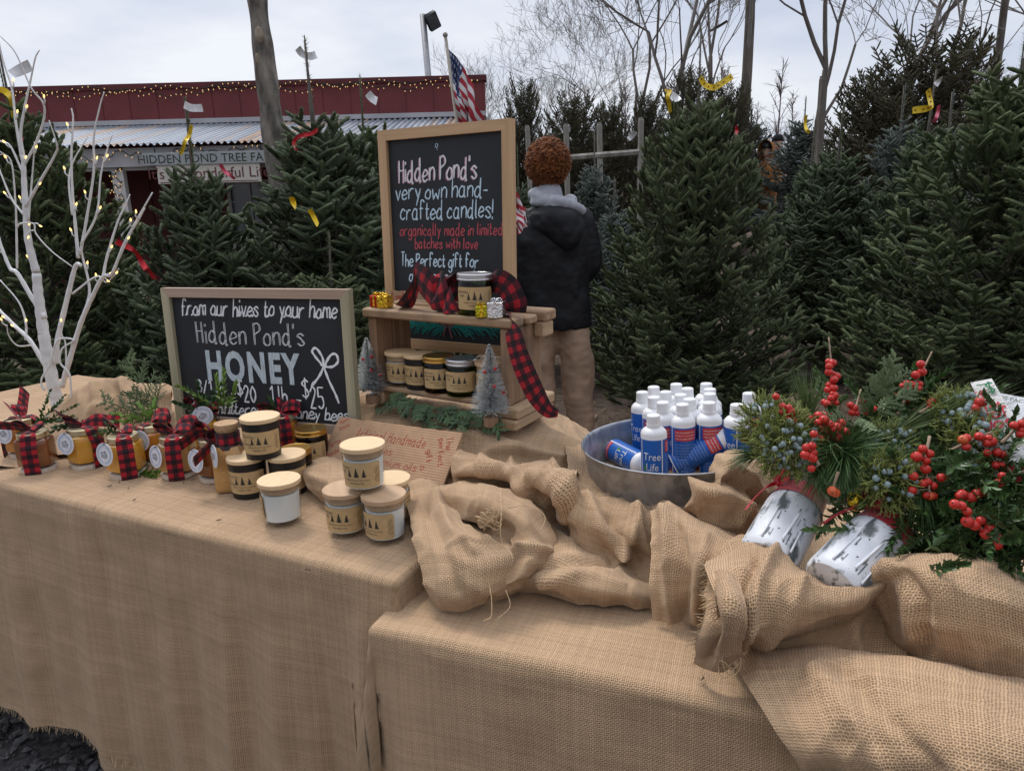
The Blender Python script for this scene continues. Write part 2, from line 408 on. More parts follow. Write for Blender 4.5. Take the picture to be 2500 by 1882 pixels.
st2 = g.noise(g.n('Mapping', {0: g.n('TexCoord').outputs['Object'], 'Scale': (14, .5, .5)}), 1.0, 4)
ru = g.n('MapRange', {0: g.ma('ADD', g.ma('MULTIPLY', st, .62), g.ma('MULTIPLY', st2, .38)), 1: .525, 2: .60}).outputs[0]
g.put(g.b.inputs['Base Color'], g.mix(ru, g.ramp(st2, [(.3, (.22, .25, .30)), (.7, (.36, .39, .43))]), g.ramp(st2, [(.35, (.27, .15, .08)), (.65, (.42, .30, .21))])))
g.b.inputs['Roughness'].default_value = .5; g.put(g.b.inputs['Metallic'], g.ma('MULTIPLY', g.ma('SUBTRACT', 1.0, ru), .35)); M_iron = g.m

# ------------------------------------------------------------------ the shed shop
YF, YB = 9.6, 11.6                                   # eave line and parapet
shed = thing('farm_shop', 'red metal farm shop with a rusty corrugated porch roof behind the fir trees', 'shop', (0, YB, 0))
def rel(P, o): return [(p[0]-o[0], p[1]-o[1], p[2]-o[2]) for p in P]
xL, xR = -12.0, ay(1178, 190, YB).x
zt, zb, ze = ay(620, 204, YB).z, ay(620, 287, YB).z, ay(620, 348, YF).z
mb = MB()
x = xL; i = 0
while x < xR-.02:                                    # ribbed steel sheets
    x1 = min(x+.42, xR); mb.box((x+.012, -.03, zb), (x1-.012, .05, zt-.05)); mb.box((x-.012, -.022, zb), (x+.012, .04, zt-.05)); x = x1
mb.box((xR-.012, -.022, zb), (xR+.03, .3, zt-.05))
mb.build('parapet', M_red, shed, smooth=False)
mb = MB(); mb.box((xL, -.06, zt-.05), (xR+.06, .16, zt+.03)); mb.build('coping', M_dkred, shed, smooth=False)
mb = MB(); mb.box((xL, -.07, zb-.07), (xR+.03, .05, zb-.002)); mb.build('flashing', M_fascia, shed, smooth=False)
mb = MB()
cx = np.linspace(xL, xR, 1500)
rows = []
for t in np.linspace(0, 1, 5): rows.append([(a, (-(YB-YF)-.12)*t, zb-.075+(ze-zb+.075)*t+.016*math.sin(a*2*PI/.085)) for a in cx])
mb.grid(rows); mb.build('porch_roof', M_iron, shed)
mb = MB(); mb.box((xL, YF-YB, ze-.26), (xR, YF-YB+.06, ze-.03)); mb.build('eave_board', M_fascia, shed, smooth=False)
mb = MB(); mb.box((xL, YF-YB+.06, ze-.30), (xR, YF-YB+.16, ze-.22)); mb.build('porch_beam', M_fascia, shed, smooth=False)
mb = MB(); mb.box((xL, -.02, 0), (xR-.05, .06, zb-.08))
for a in np.arange(xL, xR, .4): mb.box((a, -.035, 0), (a+.02, -.018, zb-.1))
mb.build('wall', M_dkred, shed, smooth=False)
mb = MB(); mb.box((xL, .08, 0), (xR-.05, 4.5, zt-.15)); mb.build('rear_hall', M_dkred, shed, smooth=False)
post_x = [ay(282, 440, YF).x, ay(-260, 440, YF).x, ay(985, 440, YF).x]
for px in post_x:
    mb = MB(); mb.box((px-.075, YF-YB+.065, 0), (px+.075, YF-YB+.155, ze-.30)); mb.build('post', M_white, shed, smooth=False)
wx = ay(618, 500, YB).x; wz = ay(618, 440, YB).z
f = MB()
for a in (-.36, .32): f.box((wx+a, -.08, wz-1.25), (wx+a+.05, -.04, wz))
for b in (-1.25, -.05): f.box((wx-.31, -.08, wz+b), (wx+.32, -.04, wz+b+.05))
wf = f.build('window', M_fascia, shed, smooth=False)
p_ = MB(); p_.box((wx-.31, -.045, wz-1.2), (wx+.32, -.038, wz-.05)); p_.build('pane', mat('window_glass', (.04, .045, .055), .08, var=.5, vs=3, spec=.8), wf, smooth=False)
q_ = MB()
for k in range(1, 4): q_.box((wx-.31, -.075, wz-1.2+k*.29), (wx+.32, -.055, wz-1.185+k*.29))
q_.box((wx-.008, -.076, wz-1.2), (wx+.008, -.054, wz-.05)); q_.build('muntin', M_fascia, wf, smooth=False)
# signs hung below the eave
def text_on(mb, s, size, origin, ex, ey, align='CENTER', lift=.003, mi=0):
    V, F = ptext(s, size, align); o = Vector(origin); ex = Vector(ex); ey = Vector(ey); nn = ex.cross(ey).normalized()
    mb.add([o+ex*a+ey*b+nn*lift for a, b in V], F, None, mi)
M_sgreen = mat('sign_green', (.03, .045, .03), .7, var=.1); M_sgrey = mat('sign_board_grey', (.33, .35, .36), .7, var=.1, vs=6)
M_scream = mat('sign_board_cream', (.55, .52, .47), .7, var=.06, vs=6); M_smar = mat('sign_maroon', (.12, .03, .03), .7, var=.1)
def hung_sign(name, label, x0, x1, y0, y1, Y, mB, mT, txt, ts, line=False):
    a = ay(x0, y0, Y); b = ay(x1, y1, Y); w = b.x-a.x; h = a.z-b.z
    o = thing(name, label, 'sign', ((a.x+b.x)/2, Y, (a.z+b.z)/2))
    m = MB(); m.box((-w/2, 0, -h/2), (w/2, .03, h/2), bev=.004); m.build('board', mB, o, smooth=False)
    m = MB(); text_on(m, txt, ts*h, (0, 0, -ts*h*.34), (1, 0, 0), (0, 0, 1))
    m.build('lettering', mT, o, smooth=False)
    for (q0, q1) in ((-.44, -.41), (.41, .44)) if line else (): m = MB(); m.box((-w*.48, -.004, h*q0), (w*.48, -.001, h*q1)); m.build('border_line', mT, o, smooth=False)
    for s in (-.4, .4):
        m = MB(); m.tube([(w*s, .015, h/2), (w*s, .015, h/2+.10)], .006, 5); m.build('hanger', M_blackm, o)
    return o
hung_sign('shop_sign', 'long grey sign reading HIDDEN POND TREE FARM under the porch eave', 345, 672, 375, 397, YF-.12, M_sgrey, M_sgreen, 'HIDDEN POND TREE FARM', .98)
hung_sign('shop_sign', "cream sign reading It's a Wonderful Life below the long grey sign", 380, 638, 400, 444, YF-.10, M_scream, M_smar, "It's a Wonderful Life", .74, True)
# string lights
bulb0 = None
def string_lights(label, pts, n, r=.0078, sag=.03, grp='warm string lights on the farm shop'):
    global bulb0
    o = thing('string_lights', label, 'string lights', pts[0], group=grp); A = cr1(pts, 12) if len(pts) > 2 else np.array([np.array(pts[0])+(np.array(pts[1])-np.array(pts[0]))*t for t in np.linspace(0, 1, 60)])
    rr = random.Random(len(label)); A = A+np.array([[0, 0, sag*math.sin(i*.9)+rr.uniform(-.01, .01)] for i in range(len(A))])
    A = A-np.array(pts[0]); m = MB(); m.tube(A, .006, 4); m.build('cord', M_cord, o)
    if bulb0 is None:
        m = MB(); m.ball((0, 0, -.012), r, 6, sc=(.75, .75, 1.5)); bulb0 = m.build('bulb', M_bulb, o); first = bulb0
    d = np.r_[0, np.cumsum(np.linalg.norm(np.diff(A, axis=0), axis=1))]
    for k in range(n):
        t = (k+.5)/n*d[-1]; p = [np.interp(t, d, A[:, i]) for i in range(3)]
        b = bulb0 if (k == 0 and bulb0.parent is o) else bulb0.copy()
        if b is not bulb0: COL.objects.link(b); b.parent = o
        b.location = (p[0], p[1]-.012, p[2]+rr.choice((-.02, .012))); b.rotation_euler = (rr.uniform(-.5, .5), rr.uniform(-.8, .8), 0)
def sp(l, Y): return [tuple(ay(a, b, Y)) for a, b in l]
string_lights('string of warm bulbs along the very top of the red parapet', sp([(-30, 226), (300, 218), (600, 207), (900, 202), (1172, 194)], YB-.08), 95)
string_lights('second string of warm bulbs zigzagging just under the parapet top', sp([(-20, 236), (90, 228), (180, 236), (300, 222), (420, 232), (560, 214), (700, 222), (850, 206), (1000, 214), (1172, 200)], YB-.08), 90)
string_lights('string of warm bulbs swagged along the grey eave board', sp([(150, 378), (220, 388), (300, 372), (380, 384), (460, 362), (540, 372), (620, 356), (700, 368), (800, 352), (900, 366), (1000, 350)], YF-.06), 60)
pz = [tuple(ay(282+dx, y, YF+.04)) for dx, y in [(-20, 392), (14, 410), (-14, 428), (16, 446), (-12, 464), (18, 484), (-10, 504), (20, 522), (-6, 542), (22, 560)]]
string_lights('string of warm bulbs wound round the white porch post', pz, 34)
# ------------------------------------------------------------------ poles
M_bark = mat('bark_grey', (.085, .074, .064), .95, var=0, col2=(.27, .24, .205), vs=16, bump=1, bs=28, stretch=(1, 1, .35))
M_barkd = mat('bark_dark', (.075, .064, .055), .95, var=0, col2=(.165, .145, .122), vs=7, bump=.8, bs=22, stretch=(1, 1, .3))
P = [ay(x, y, 4.7) for x, y in [(708, 760), (694, 560), (682, 440), (668, 330), (652, 200), (640, 100), (628, 0), (612, -160)]]
P[0].z = 0
o = thing('dead_tree', 'tall bare grey trunk with stripped bark standing between the left fir trees', 'tree trunk', P[0])
mb = MB(); A = cr1([tuple(p-P[0]) for p in P], 12)
R = np.interp(np.linspace(0, 1, len(A)), [0, .5, 1], [.080, .068, .055])+.012*vnoise(A, 6.3)+.007*vnoise(A, 17)
mb.tube(A, R, 16); mb.build('trunk', M_bark, o)
M_scar = mat('bark_scar', (.30, .24, .18), .9, var=.25, vs=14)
for zq, aq, sq in ((.72, -1.5, .035), (.93, -2.1, .03), (.86, -1.1, .02), (.64, -1.9, .025)):
    i = int(zq*len(A)); p = A[i]; d = Vector((math.cos(aq), math.sin(aq), 0)); mb = MB(); mb.ball(Vector(p)+d*(R[i]-.004), sq, 9, sc=(.8, .35, 1.5)); mb.build('knot_scar', M_scar, o)
Y = 12.6; a = ay(1032, 36, Y); b = ay(1050, 190, Y)
o = thing('lamp_pole', 'thin grey pole with a floodlight at its top behind the shop roof', 'lamp pole', (b.x+.12, Y, 0))
mb = MB(); mb.tube([(0, 0, 0), tuple(a-Vector((b.x+.12, Y, 0)))], [.06, .05], 10); mb.build('pole', M_steel, o)
h = ay(1056, 52, Y)-Vector((b.x+.12, Y, 0)); mb = MB(); R_ = Matrix.Translation(h) @ Euler((.5, -.5, .2)).to_matrix().to_4x4(); mb.box((-.10, -.05, -.13), (.10, .05, .13), M=R_, bev=.015); mb.build('floodlight', M_blackm, o)
mb = MB(); mb.tube([tuple(a-Vector((b.x+.12, Y, .15))), tuple(h)], .018, 6); mb.build('bracket', M_steel, o)
# ------------------------------------------------------------------ flags
g = NG('flag_cloth'); u, v = g.uv()
stripe = g.ma('LESS_THAN', g.ma('FRACT', g.ma('MULTIPLY', v, 6.5)), .5)
can = g.ma('MULTIPLY', g.ma('LESS_THAN', u, .42), g.ma('GREATER_THAN', v, .4615))
c = g.mix(stripe, (.62, .60, .60, 1), (.36, .02, .035, 1))
c = g.mix(can, c, (.022, .045, .15, 1))
uu = g.ma('MULTIPLY', u, 6/.42); vv = g.ma('MULTIPLY', g.ma('SUBTRACT', v, .4615), 5/.5385)
off = g.ma('MULTIPLY', g.ma('FLOOR', g.ma('MODULO', vv, 2.0)), .5)
fu = g.ma('SUBTRACT', g.ma('FRACT', g.ma('ADD', uu, off)), .5); fv = g.ma('SUBTRACT', g.ma('FRACT', vv), .5)
ang = g.ma('ARCTAN2', fu, fv); rr = g.ma('SQRT', g.ma('ADD', g.ma('MULTIPLY', fu, fu), g.ma('MULTIPLY', fv, fv)))
sr = g.ma('ADD', .22, g.ma('MULTIPLY', g.ma('COSINE', g.ma('MULTIPLY', ang, 5.0)), .10))
g.put(g.b.inputs['Base Color'], g.mix(g.ma('MULTIPLY', can, g.ma('LESS_THAN', rr, sr)), c, (.65, .65, .66, 1)))
g.b.inputs['Roughness'].default_value = .8; M_flag = g.m
def flag(label, Y, base, top, corners, wave):
    a = ay(*top, Y); b = ay(*base, Y)
    d = (a-b).normalized(); foot = a-d*(a.z/d.z)
    o = thing('flag', label, 'flag', foot); mb = MB(); mb.tube([(0, 0, 0), tuple(a-foot)], .013, 8); mb.ball(a-foot, .022, 8); mb.build('pole', mat('flag_pole', (.30, .27, .22), .5, var=.1), o)
    G = [[ay(x, y, Y+dy)-foot for x, y, dy in r] for r in corners]
    H = cr2(G, 14, 14); N = gnormal(H); uv = np.stack(np.meshgrid(np.linspace(0, 1, H.shape[1]), np.linspace(1, 0, H.shape[0])), -1)
    ph = uv[..., 0]*17+uv[..., 1]*6; H = H+N*(np.sin(ph)*wave*(.25+uv[..., 0]))[..., None]
    mb = MB(); mb.grid(H, uv); mb.build('cloth', M_flag, o); return o
flag('stars and stripes flag drooping from its pole at the right end of the shop roof', 6.2, (1118, 320), (1087, 86),
     [[(1092, 116, 0), (1122, 150, .03), (1150, 205, .0), (1178, 288, .05)], [(1098, 165, 0), (1118, 205, .05), (1142, 255, -.04), (1168, 322, .03)], [(1105, 215, 0), (1120, 250, -.04), (1140, 300, .05), (1156, 352, 0)], [(1112, 268, 0), (1124, 300, .04), (1136, 340, -.03), (1146, 380, .02)]], .03)
flag('second flag showing one red and white striped corner beside the jacket', 3.3, (1238, 640), (1226, 395),
     [[(1230, 405, 0), (1246, 430, .02), (1262, 462, 0), (1276, 510, .02)], [(1231, 430, 0), (1248, 462, -.02), (1266, 505, .02), (1287, 548, 0)], [(1233, 470, 0), (1246, 495, .02), (1262, 530, -.02), (1278, 560, 0)], [(1236, 540, 0), (1246, 552, 0), (1256, 562, 0), (1266, 572, 0)]], .012)
# ------------------------------------------------------------------ fence
M_post = mat('weathered_post', (.15, .14, .12), .95, var=0, col2=(.30, .285, .255), vs=8, bump=.7, bs=30, stretch=(1, 1, .25))
def fence_post(label, x, yt, Y, wpx):
    a = ay(x, yt, Y); z0 = gz(a.x, Y); h = a.z-z0; w = wpx/FPX*Y/2
    mb = MB(); mb.box((-w, -w, 0), (w, w, h-.02), bev=.008); mb.box((-w*.8, -w*.8, h-.02), (w*.7, w*.8, h)); o = mb.build('fence_post', M_post, smooth=False, loc=(a.x, Y, z0)); tag(o, label, 'fence post', 'weathered posts of the deer fence'); o.rotation_euler = (0, rnd.uniform(-.03, .01), .2); return o
fence_post('grey fence post just right of the red hair', 1390, 303, 8.6, 11); fence_post('grey fence post standing second right of the red hair', 1474, 300, 8.8, 11)
fence_post('grey fence post partly behind the biggest middle fir', 1567, 287, 8.4, 11); fence_post('grey fence post left of the red hair, mostly hidden', 1300, 306, 8.9, 10)
fence_post('tall dark round post rising among the right hand trees', 2016, 186, 7.6, 15).data.materials[0] = M_barkd
a = ay(1384, 386, 8.5); b = ay(1560, 372, 8.4); mb = MB(); mb.tube([tuple(Vector((0, 0, 0))), tuple(b-a)], .035, 6)
o = mb.build('fence_rail', M_post, smooth=False, loc=a); tag(o, 'horizontal weathered rail between the grey fence posts', 'fence rail')
# ------------------------------------------------------------------ bare trees
def grow(mb, p, d, L, R, lev, r, spread, up, minR):
    n = 4; pts = [p]; dd = d.copy()
    for i in range(n):
        dd = (dd+Vector((r.gauss(0, .10), r.gauss(0, .10), r.gauss(0, .07)+up*.05))).normalized(); pts.append(pts[-1]+dd*L/n)
    R2 = R*.68; mb.tube(pts, np.linspace(R, R2, n+1), 7 if R > .06 else (5 if R > .02 else 3), cap=False)
    if lev == 0: return
    k = r.choice((2, 3, 3)) if lev > 1 else 3
    for i in range(k):
        q = pts[-1] if i < 2 else pts[r.choice((2, 3))]
        ax = dd.orthogonal().normalized(); ax.rotate(Matrix.Rotation(r.uniform(0, 2*PI), 3, dd)); nd = dd.copy(); nd.rotate(Matrix.Rotation(r.uniform(.5, 1.15)*spread, 3, ax))
        nd = (nd+Vector((0, 0, up*.22))).normalized(); grow(mb, q, nd, L*r.uniform(.62, .86), max(minR, R2*r.uniform(.5, .85)), lev-1, r, spread, up, minR)
def bare_mesh(seed, H, R, lev, trunk, spread=.75, up=.7, minR=.007):
    r = random.Random(seed); mb = MB(); p = Vector((0, 0, -.3)); d = Vector((r.uniform(-.05, .05), r.uniform(-.05, .05), 1)).normalized(); pts = [p]
    for i in range(6): d = (d+Vector((r.gauss(0, .035), r.gauss(0, .035), .02))).normalized(); pts.append(pts[-1]+d*H*trunk/6)
    t = MB(); t.tube(pts, np.linspace(R, R*.72, 7), 9)
    for q, s in ((pts[-1], 1.0), (pts[-1], .95), (pts[4], .7), (pts[5], .8)):
        ax = Vector((r.gauss(0, 1), r.gauss(0, 1), 0)).normalized(); nd = d.copy(); nd.rotate(Matrix.Rotation(r.uniform(.25, .6)*spread, 3, ax)); grow(mb, q, nd, H*.24*s, R*.55*s, lev, r, spread, up, minR)
    return t, mb
M_twig = mat('twig_bark', (.21, .188, .172), .95, var=.2, vs=2)
protos = []
for sd, trunk, spr, lev in ((11, .42, .62, 6), (23, .28, .85, 6), (37, .34, .75, 6), (51, .22, .7, 6)):
    t, c = bare_mesh(sd, 11, .105, lev, trunk, spr); o = thing('bare_tree', 'x', 'bare tree', (0, 0, 0), group='bare trees beyond the lot')
    t.build('trunk', M_barkd, o); c.build('crown', M_twig, o); protos.append(o)
used = set()
def bare(k, x, Y, hs, label, rz=0.0, tilt=0.0, ws=None):
    X = ay(x, 500, Y).x; z = gz(X, min(Y, 34)); ws = ws or hs
    if k in used: o = dup(protos[k], label=label)
    else: used.add(k); o = protos[k]; o['label'] = label
    o.location = (X, Y, z); o.rotation_euler = (0, tilt, rz); o.scale = (ws, ws, hs)
bare(0, 1806, 15, 1.15, 'thick dark forked bare trunk rising past the top of the photo', 1.2, -.02)
bare(1, 1640, 17, 1.0, 'wide bare tree whose limbs arch left of the thick forked trunk', 2.0, -.10)
bare(2, 1965, 17, .95, 'bare tree with two slender trunks just right of the forked trunk', .4, .0)
bare(3, 1545, 24, 1.0, 'fan shaped bare tree above the middle fence posts', .2, 0)
bare(0, 2395, 16, 1.2, 'straight tall bare trunk above the dark spruce mass', 3.6, .02, .9)
bare(2, 2165, 22, 1.1, 'fine twigged bare tree left of the dark spruce mass', 2.2)
bare(3, 1330, 27, .55, 'low rounded bare tree at the left end of the wood', 1.9)
bare(1, 2520, 20, 1.15, 'bare tree filling the top right corner', .9)
bare(2, 1240, 34, .75, 'small far bare tree nearest the shop roof', 5.0)
bare(1, 1420, 32, .8, 'bare tree behind the red haired person', 4.1)
bare(3, 2290, 19, 1.1, 'bushy bare tree just behind the dark spruce mass', 3.0)
bare(0, 1720, 30, 1.1, 'pale thin bare tree in the gap beside the biggest fir', 2.7)
# far wood: one mass
mb = MB(); r = random.Random(99)
def thin(x, Y, H):
    z0 = gz(x, 34); lean = r.uniform(-.06, .06); top = Vector((x+lean*H, Y, z0+H)); b = Vector((x, Y, z0-.5)); mb.tube([b, b.lerp(top, .5), top], [.09, .06, .012], 3, cap=False)
    for i in range(26):
        t = r.uniform(.1, .95); p = b.lerp(top, t); L = H*.34*(1.15-t)*r.uniform(.5, 1.1); a = r.uniform(0, 2*PI)
        q = p+Vector((math.cos(a)*L*.55, math.sin(a)*L*.55, L*1.0)); mb.tube([p, p.lerp(q, .5)+Vector((0, 0, L*.08)), q], [.03, .02, .009], 3, cap=False)
        for j in range(5):
            s = p.lerp(q, r.uniform(.25, .95)); e = s+Vector((r.gauss(0, 1), r.gauss(0, 1), abs(r.gauss(.6, .5))))*L*.33; mb.tube([s, e], [.014, .007], 3, cap=False)
for i in range(85):
    Y = r.uniform(40, 60); x = r.uniform(-.12, .85)*Y; thin(x, Y, r.uniform(3.2, 5.5) if x < .25*Y else r.uniform(4, 7))
o = mb.build('far_wood', mat('far_twigs', (.155, .122, .118), 1, var=.25, vs=.6), smooth=False); tag(o, 'distant leafless wood along the horizon', 'wood', kind='stuff')
mb = MB()
for i in range(9000):
    Y = r.uniform(34, 60); x = r.uniform(-.16, .9)*Y; z0 = gz(x, 34); h = r.uniform(.3, 2.6); p = Vector((x, Y, z0)); e = p+Vector((r.gauss(0, .5), r.gauss(0, .3), h)); mb.tube([p, e], [.02, .008], 3, cap=False)
o = mb.build('undergrowth', mat('undergrowth_twigs', (.10, .072, .066), 1, var=.3, vs=.5), smooth=False); tag(o, 'brown leafless undergrowth below the distant wood', 'undergrowth', kind='stuff')
# ================================================================== FIR TREES
RS = np.random.RandomState(42)
def shoot(L, dens, nl, wd, th0=62, th1=34, core=.40):
    n = max(8, int(L*dens)); t = np.sort(RS.rand(n)); ph = RS.rand(n)*2*PI
    th = np.radians(th0+(th1-th0)*t**3+RS.randn(n)*8); ln = nl*(.75+.35*RS.rand(n))*(1-.25*t**4)
    rad = np.c_[np.cos(ph), np.sin(ph), np.zeros(n)]; tan = np.c_[-np.sin(ph), np.cos(ph), np.zeros(n)]
    b = np.c_[np.zeros(n), np.zeros(n), t*L]+rad*.002; d = rad*np.sin(th)[:, None]+np.array([0, 0, 1])*np.cos(th)[:, None]
    wv = tan*wd*.5
    T = np.stack([b-wv, b+wv, b+d*ln[:, None]], 1)
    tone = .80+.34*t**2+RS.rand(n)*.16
    # the close inner needles read as one fuzzy body: a tapered core
    k = 6; rc = nl*core; zs = np.array([.02, .30, .75, .97, 1.06])*L; rr = np.array([.45, .95, 1.0, .70, .02])*rc
    A = np.arange(k)*2*PI/k; ring = np.stack([np.stack([np.cos(A)*r_, np.sin(A)*r_, np.full(k, z_)], 1) for r_, z_ in zip(rr, zs)])
    ring[1:4, :, :2] *= RS.uniform(.82, 1.18, (3, k, 1))
    q = []; qc = []
    for i in range(4):
        for j in range(k):
            a, b, c, d = ring[i, j], ring[i, (j+1) % k], ring[i+1, (j+1) % k], ring[i+1, j]
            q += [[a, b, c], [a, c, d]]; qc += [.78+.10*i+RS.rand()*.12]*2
    return np.concatenate([T, np.array(q)]), np.r_[tone, qc]
def rot_to(d, up=(0, 0, 1), roll=0.0):
    d = np.array(d, float); d /= np.linalg.norm(d); x = np.cross(up, d)
    if np.linalg.norm(x) < 1e-3: x = np.array([1.0, 0, 0])
    x /= np.linalg.norm(x); y = np.cross(d, x)
    c, s = math.cos(roll), math.sin(roll)
    return np.stack([x*c+y*s, y*c-x*s, d], 1)
def make_spray(Lm, dens, nl, wd, sides, sl, ang, th0=62):
    T, C = [], []
    a, c = shoot(Lm, dens, nl, wd, th0); T.append(a); C.append(c)
    for i in range(sides):
        z = Lm*(.12+.62*i/max(1, sides-1)) if sides > 1 else Lm*.4
        for s in (-1, 1):
            L = sl*(1-.35*i/max(1, sides))*RS.uniform(.75, 1.15); A = math.radians(ang+RS.randn()*8)
            M = rot_to((s*math.sin(A), RS.uniform(-.10, .30), math.cos(A)), (0, 1, .01)); a, c = shoot(L, dens, nl, wd, th0)
            T.append(a@M.T+np.array([0, 0, z])); C.append(c)
    return np.concatenate(T), np.concatenate(C)
def tri_mesh(name, T, C, m, parent):
    n = len(T); me = bpy.data.meshes.new(name); me.vertices.add(n*3); me.loops.add(n*3); me.polygons.add(n)
    me.vertices.foreach_set('co', T.reshape(-1).astype(np.float32)); me.loops.foreach_set('vertex_index', np.arange(n*3, dtype=np.int32))
    me.polygons.foreach_set('loop_start', np.arange(0, n*3, 3, dtype=np.int32)); me.polygons.foreach_set('loop_total', np.full(n, 3, np.int32))
    ca = me.color_attributes.new('tone', 'FLOAT_COLOR', 'POINT'); ca.data.foreach_set('color', np.c_[np.repeat(C, 3, 0), np.ones(n*3)].astype(np.float32).ravel())
    me.materials.append(m); me.update(); me.validate()
    o = bpy.data.objects.new(name, me); COL.objects.link(o); o.parent = parent; return o
def fir_tree(seed, H, Rb, nb, col, tipcol, sprays, power=.55, z0=.16, elev=(58, 12), spacing=.075, leader=.34, matN=None, spray_scale=1.0, brown=0.0):
    global RS
    RS = np.random.RandomState(seed); r = random.Random(seed)
    o = thing('fir_tree', 'x', 'fir tree'); Hc = H-leader
    SP = [make_spray(*q) for q in sprays for _ in range(3)]
    TT, CC = [], []; br = MB()
    lean = lambda z: np.array([.01*math.sin(z*3+seed), .01*math.cos(z*2.3+seed), 0])
    def put(p, d, sc, tone, roll=0.0):
        T, c = SP[r.randrange(len(SP))]; M = rot_to(d, (0, 0, 1), roll)
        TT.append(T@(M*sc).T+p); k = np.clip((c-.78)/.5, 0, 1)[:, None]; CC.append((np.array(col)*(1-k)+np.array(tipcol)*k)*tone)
    for i in range(nb):
        h = r.random()**1.22*.985
        z = z0+(Hc-.20-z0)*h+.02; d = 1-h
        reach = Rb*max(.06, d)**power*r.uniform(.80, 1.08)
        if h < .10: reach *= .82+1.8*h
        a = i*2.39996+r.uniform(-.3, .3); e = math.radians(elev[1]+(elev[0]-elev[1])*h**1.2+r.uniform(-7, 7))
        l = reach/math.cos(e)*.93; dr = np.array([math.cos(a)*math.cos(e), math.sin(a)*math.cos(e), math.sin(e)])
        zb = max(.12, z-l*math.sin(e)*.55); b = np.array([0, 0, zb])+lean(zb)
        dr2 = dr+np.array([0, 0, .10]); n = max(2, int(l*.74/spacing)); tone0 = r.uniform(.72, 1.2)
        pts = [b+dr*(l*t)+np.array([0, 0, 1])*(.13*l*t*t) for t in np.linspace(0, 1, 5)]
        br.tube(pts, np.linspace(.004+.007*d, .0022, 5), 4, cap=False)
        for j in range(n+1):
            t = .26+.74*j/n; p = b+dr*(l*t)+np.array([0, 0, 1])*(.13*l*t*t)
            fwd = dr2/np.linalg.norm(dr2); side = np.cross(fwd, [0, 0, 1]); side /= max(1e-6, np.linalg.norm(side))
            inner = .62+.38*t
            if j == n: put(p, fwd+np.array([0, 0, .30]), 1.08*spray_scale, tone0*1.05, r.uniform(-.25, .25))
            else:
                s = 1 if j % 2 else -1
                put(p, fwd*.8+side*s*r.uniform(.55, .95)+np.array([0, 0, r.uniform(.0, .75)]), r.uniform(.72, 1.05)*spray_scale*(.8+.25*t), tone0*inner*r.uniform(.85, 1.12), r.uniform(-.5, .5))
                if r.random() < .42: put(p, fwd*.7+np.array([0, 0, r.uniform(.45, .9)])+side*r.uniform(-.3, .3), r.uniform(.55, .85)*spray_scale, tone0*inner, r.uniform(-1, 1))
    # leader and the upright shoots at its foot
    for k in range(7):
        t = k/7; a, c = shoot(leader*.22, 420, .027, .0034, 62, 45, .12); p = np.array([0, 0, Hc-.04+(leader+.04)*t*.9]); TT.append(a+p); CC.append(np.tile(np.array(tipcol)*1.0, (len(a), 1)))
    for k in range(9):
        a = k*2.4+r.random(); zz = Hc-.10-.05*k; e = math.radians(r.uniform(48, 70)); put(np.array([0, 0, zz]), (math.cos(a)*math.cos(e), math.sin(a)*math.cos(e), math.sin(e)), r.uniform(.85, 1.15)*spray_scale, 1.0)
    T = np.concatenate(TT); C = np.concatenate(CC)
    # shed needles low inside, some brown ones
    C *= (1+.10*RS.randn(len(C)))[:, None].clip(.6, 1.4)
    if brown: q = RS.rand(len(C)) < brown; C[q] = np.array((.075, .05, .028))
    t = MB(); zz = np.linspace(-.02, H-.03, 12); t.tube([tuple(np.array([0, 0, z])+lean(max(z, .2))*(z > 0)) for z in zz], [max(.0045, .047*(1-z/H)**.9) for z in zz], 9); t.build('trunk', M_barkd, o)
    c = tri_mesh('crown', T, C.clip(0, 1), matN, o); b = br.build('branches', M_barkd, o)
    return o
def needle_mat(name, rough=.65):
    g = NG(name); at = g.n('Attribute', attribute_name='tone')
    g.put(g.b.inputs['Base Color'], at.outputs['Color']); g.b.inputs['Roughness'].default_value = rough; g.b.inputs['Specular IOR Level'].default_value = .12
    return g.m
M_needle = needle_mat('fir_needles')
FIR = [(.14, 430, .025, .0034, 2, .10, 50, 70), (.12, 440, .025, .0034, 1, .10, 46, 70), (.16, 420, .024, .0034, 2, .11, 46, 68)]
SPR = [(.13, 420, .021, .0036, 2, .09, 50, 78), (.12, 420, .021, .0036, 2, .08, 46, 78)]
gA, gT = (.050, .072, .034), (.138, .160, .076)
P_fir = [fir_tree(1, 2.35, .80, 310, gA, gT, FIR, .72, .03, (54, 12), .115, matN=M_needle), fir_tree(2, 2.35, .66, 250, (.050, .070, .040), (.132, .156, .088), FIR, .86, .26, (56, 18), .115, matN=M_needle, leader=.44),
         fir_tree(3, 2.35, .84, 330, (.052, .070, .034), (.138, .158, .080), FIR, .66, .05, (52, 6), .115, matN=M_needle, leader=.42)]
P_blue = fir_tree(4, 2.2, .62, 130, (.085, .105, .090), (.18, .205, .180), SPR, .75, .2, (50, 18), matN=M_needle, leader=.30)
P_dark = fir_tree(5, 4.2, 1.45, 330, (.05, .056, .034), (.135, .128, .075), [(.24, 230, .021, .005, 3, .16, 50), (.20, 230, .021, .005, 3, .13, 46)], .45, .3, (58, 15), .15, matN=M_needle, leader=.3, brown=.25)
FT = dict(a=P_fir[0], b=P_fir[1], c=P_fir[2], d=P_blue, e=P_dark); FH = dict(a=2.35, b=2.35, c=2.35, d=2.2, e=4.2)
_used = set()
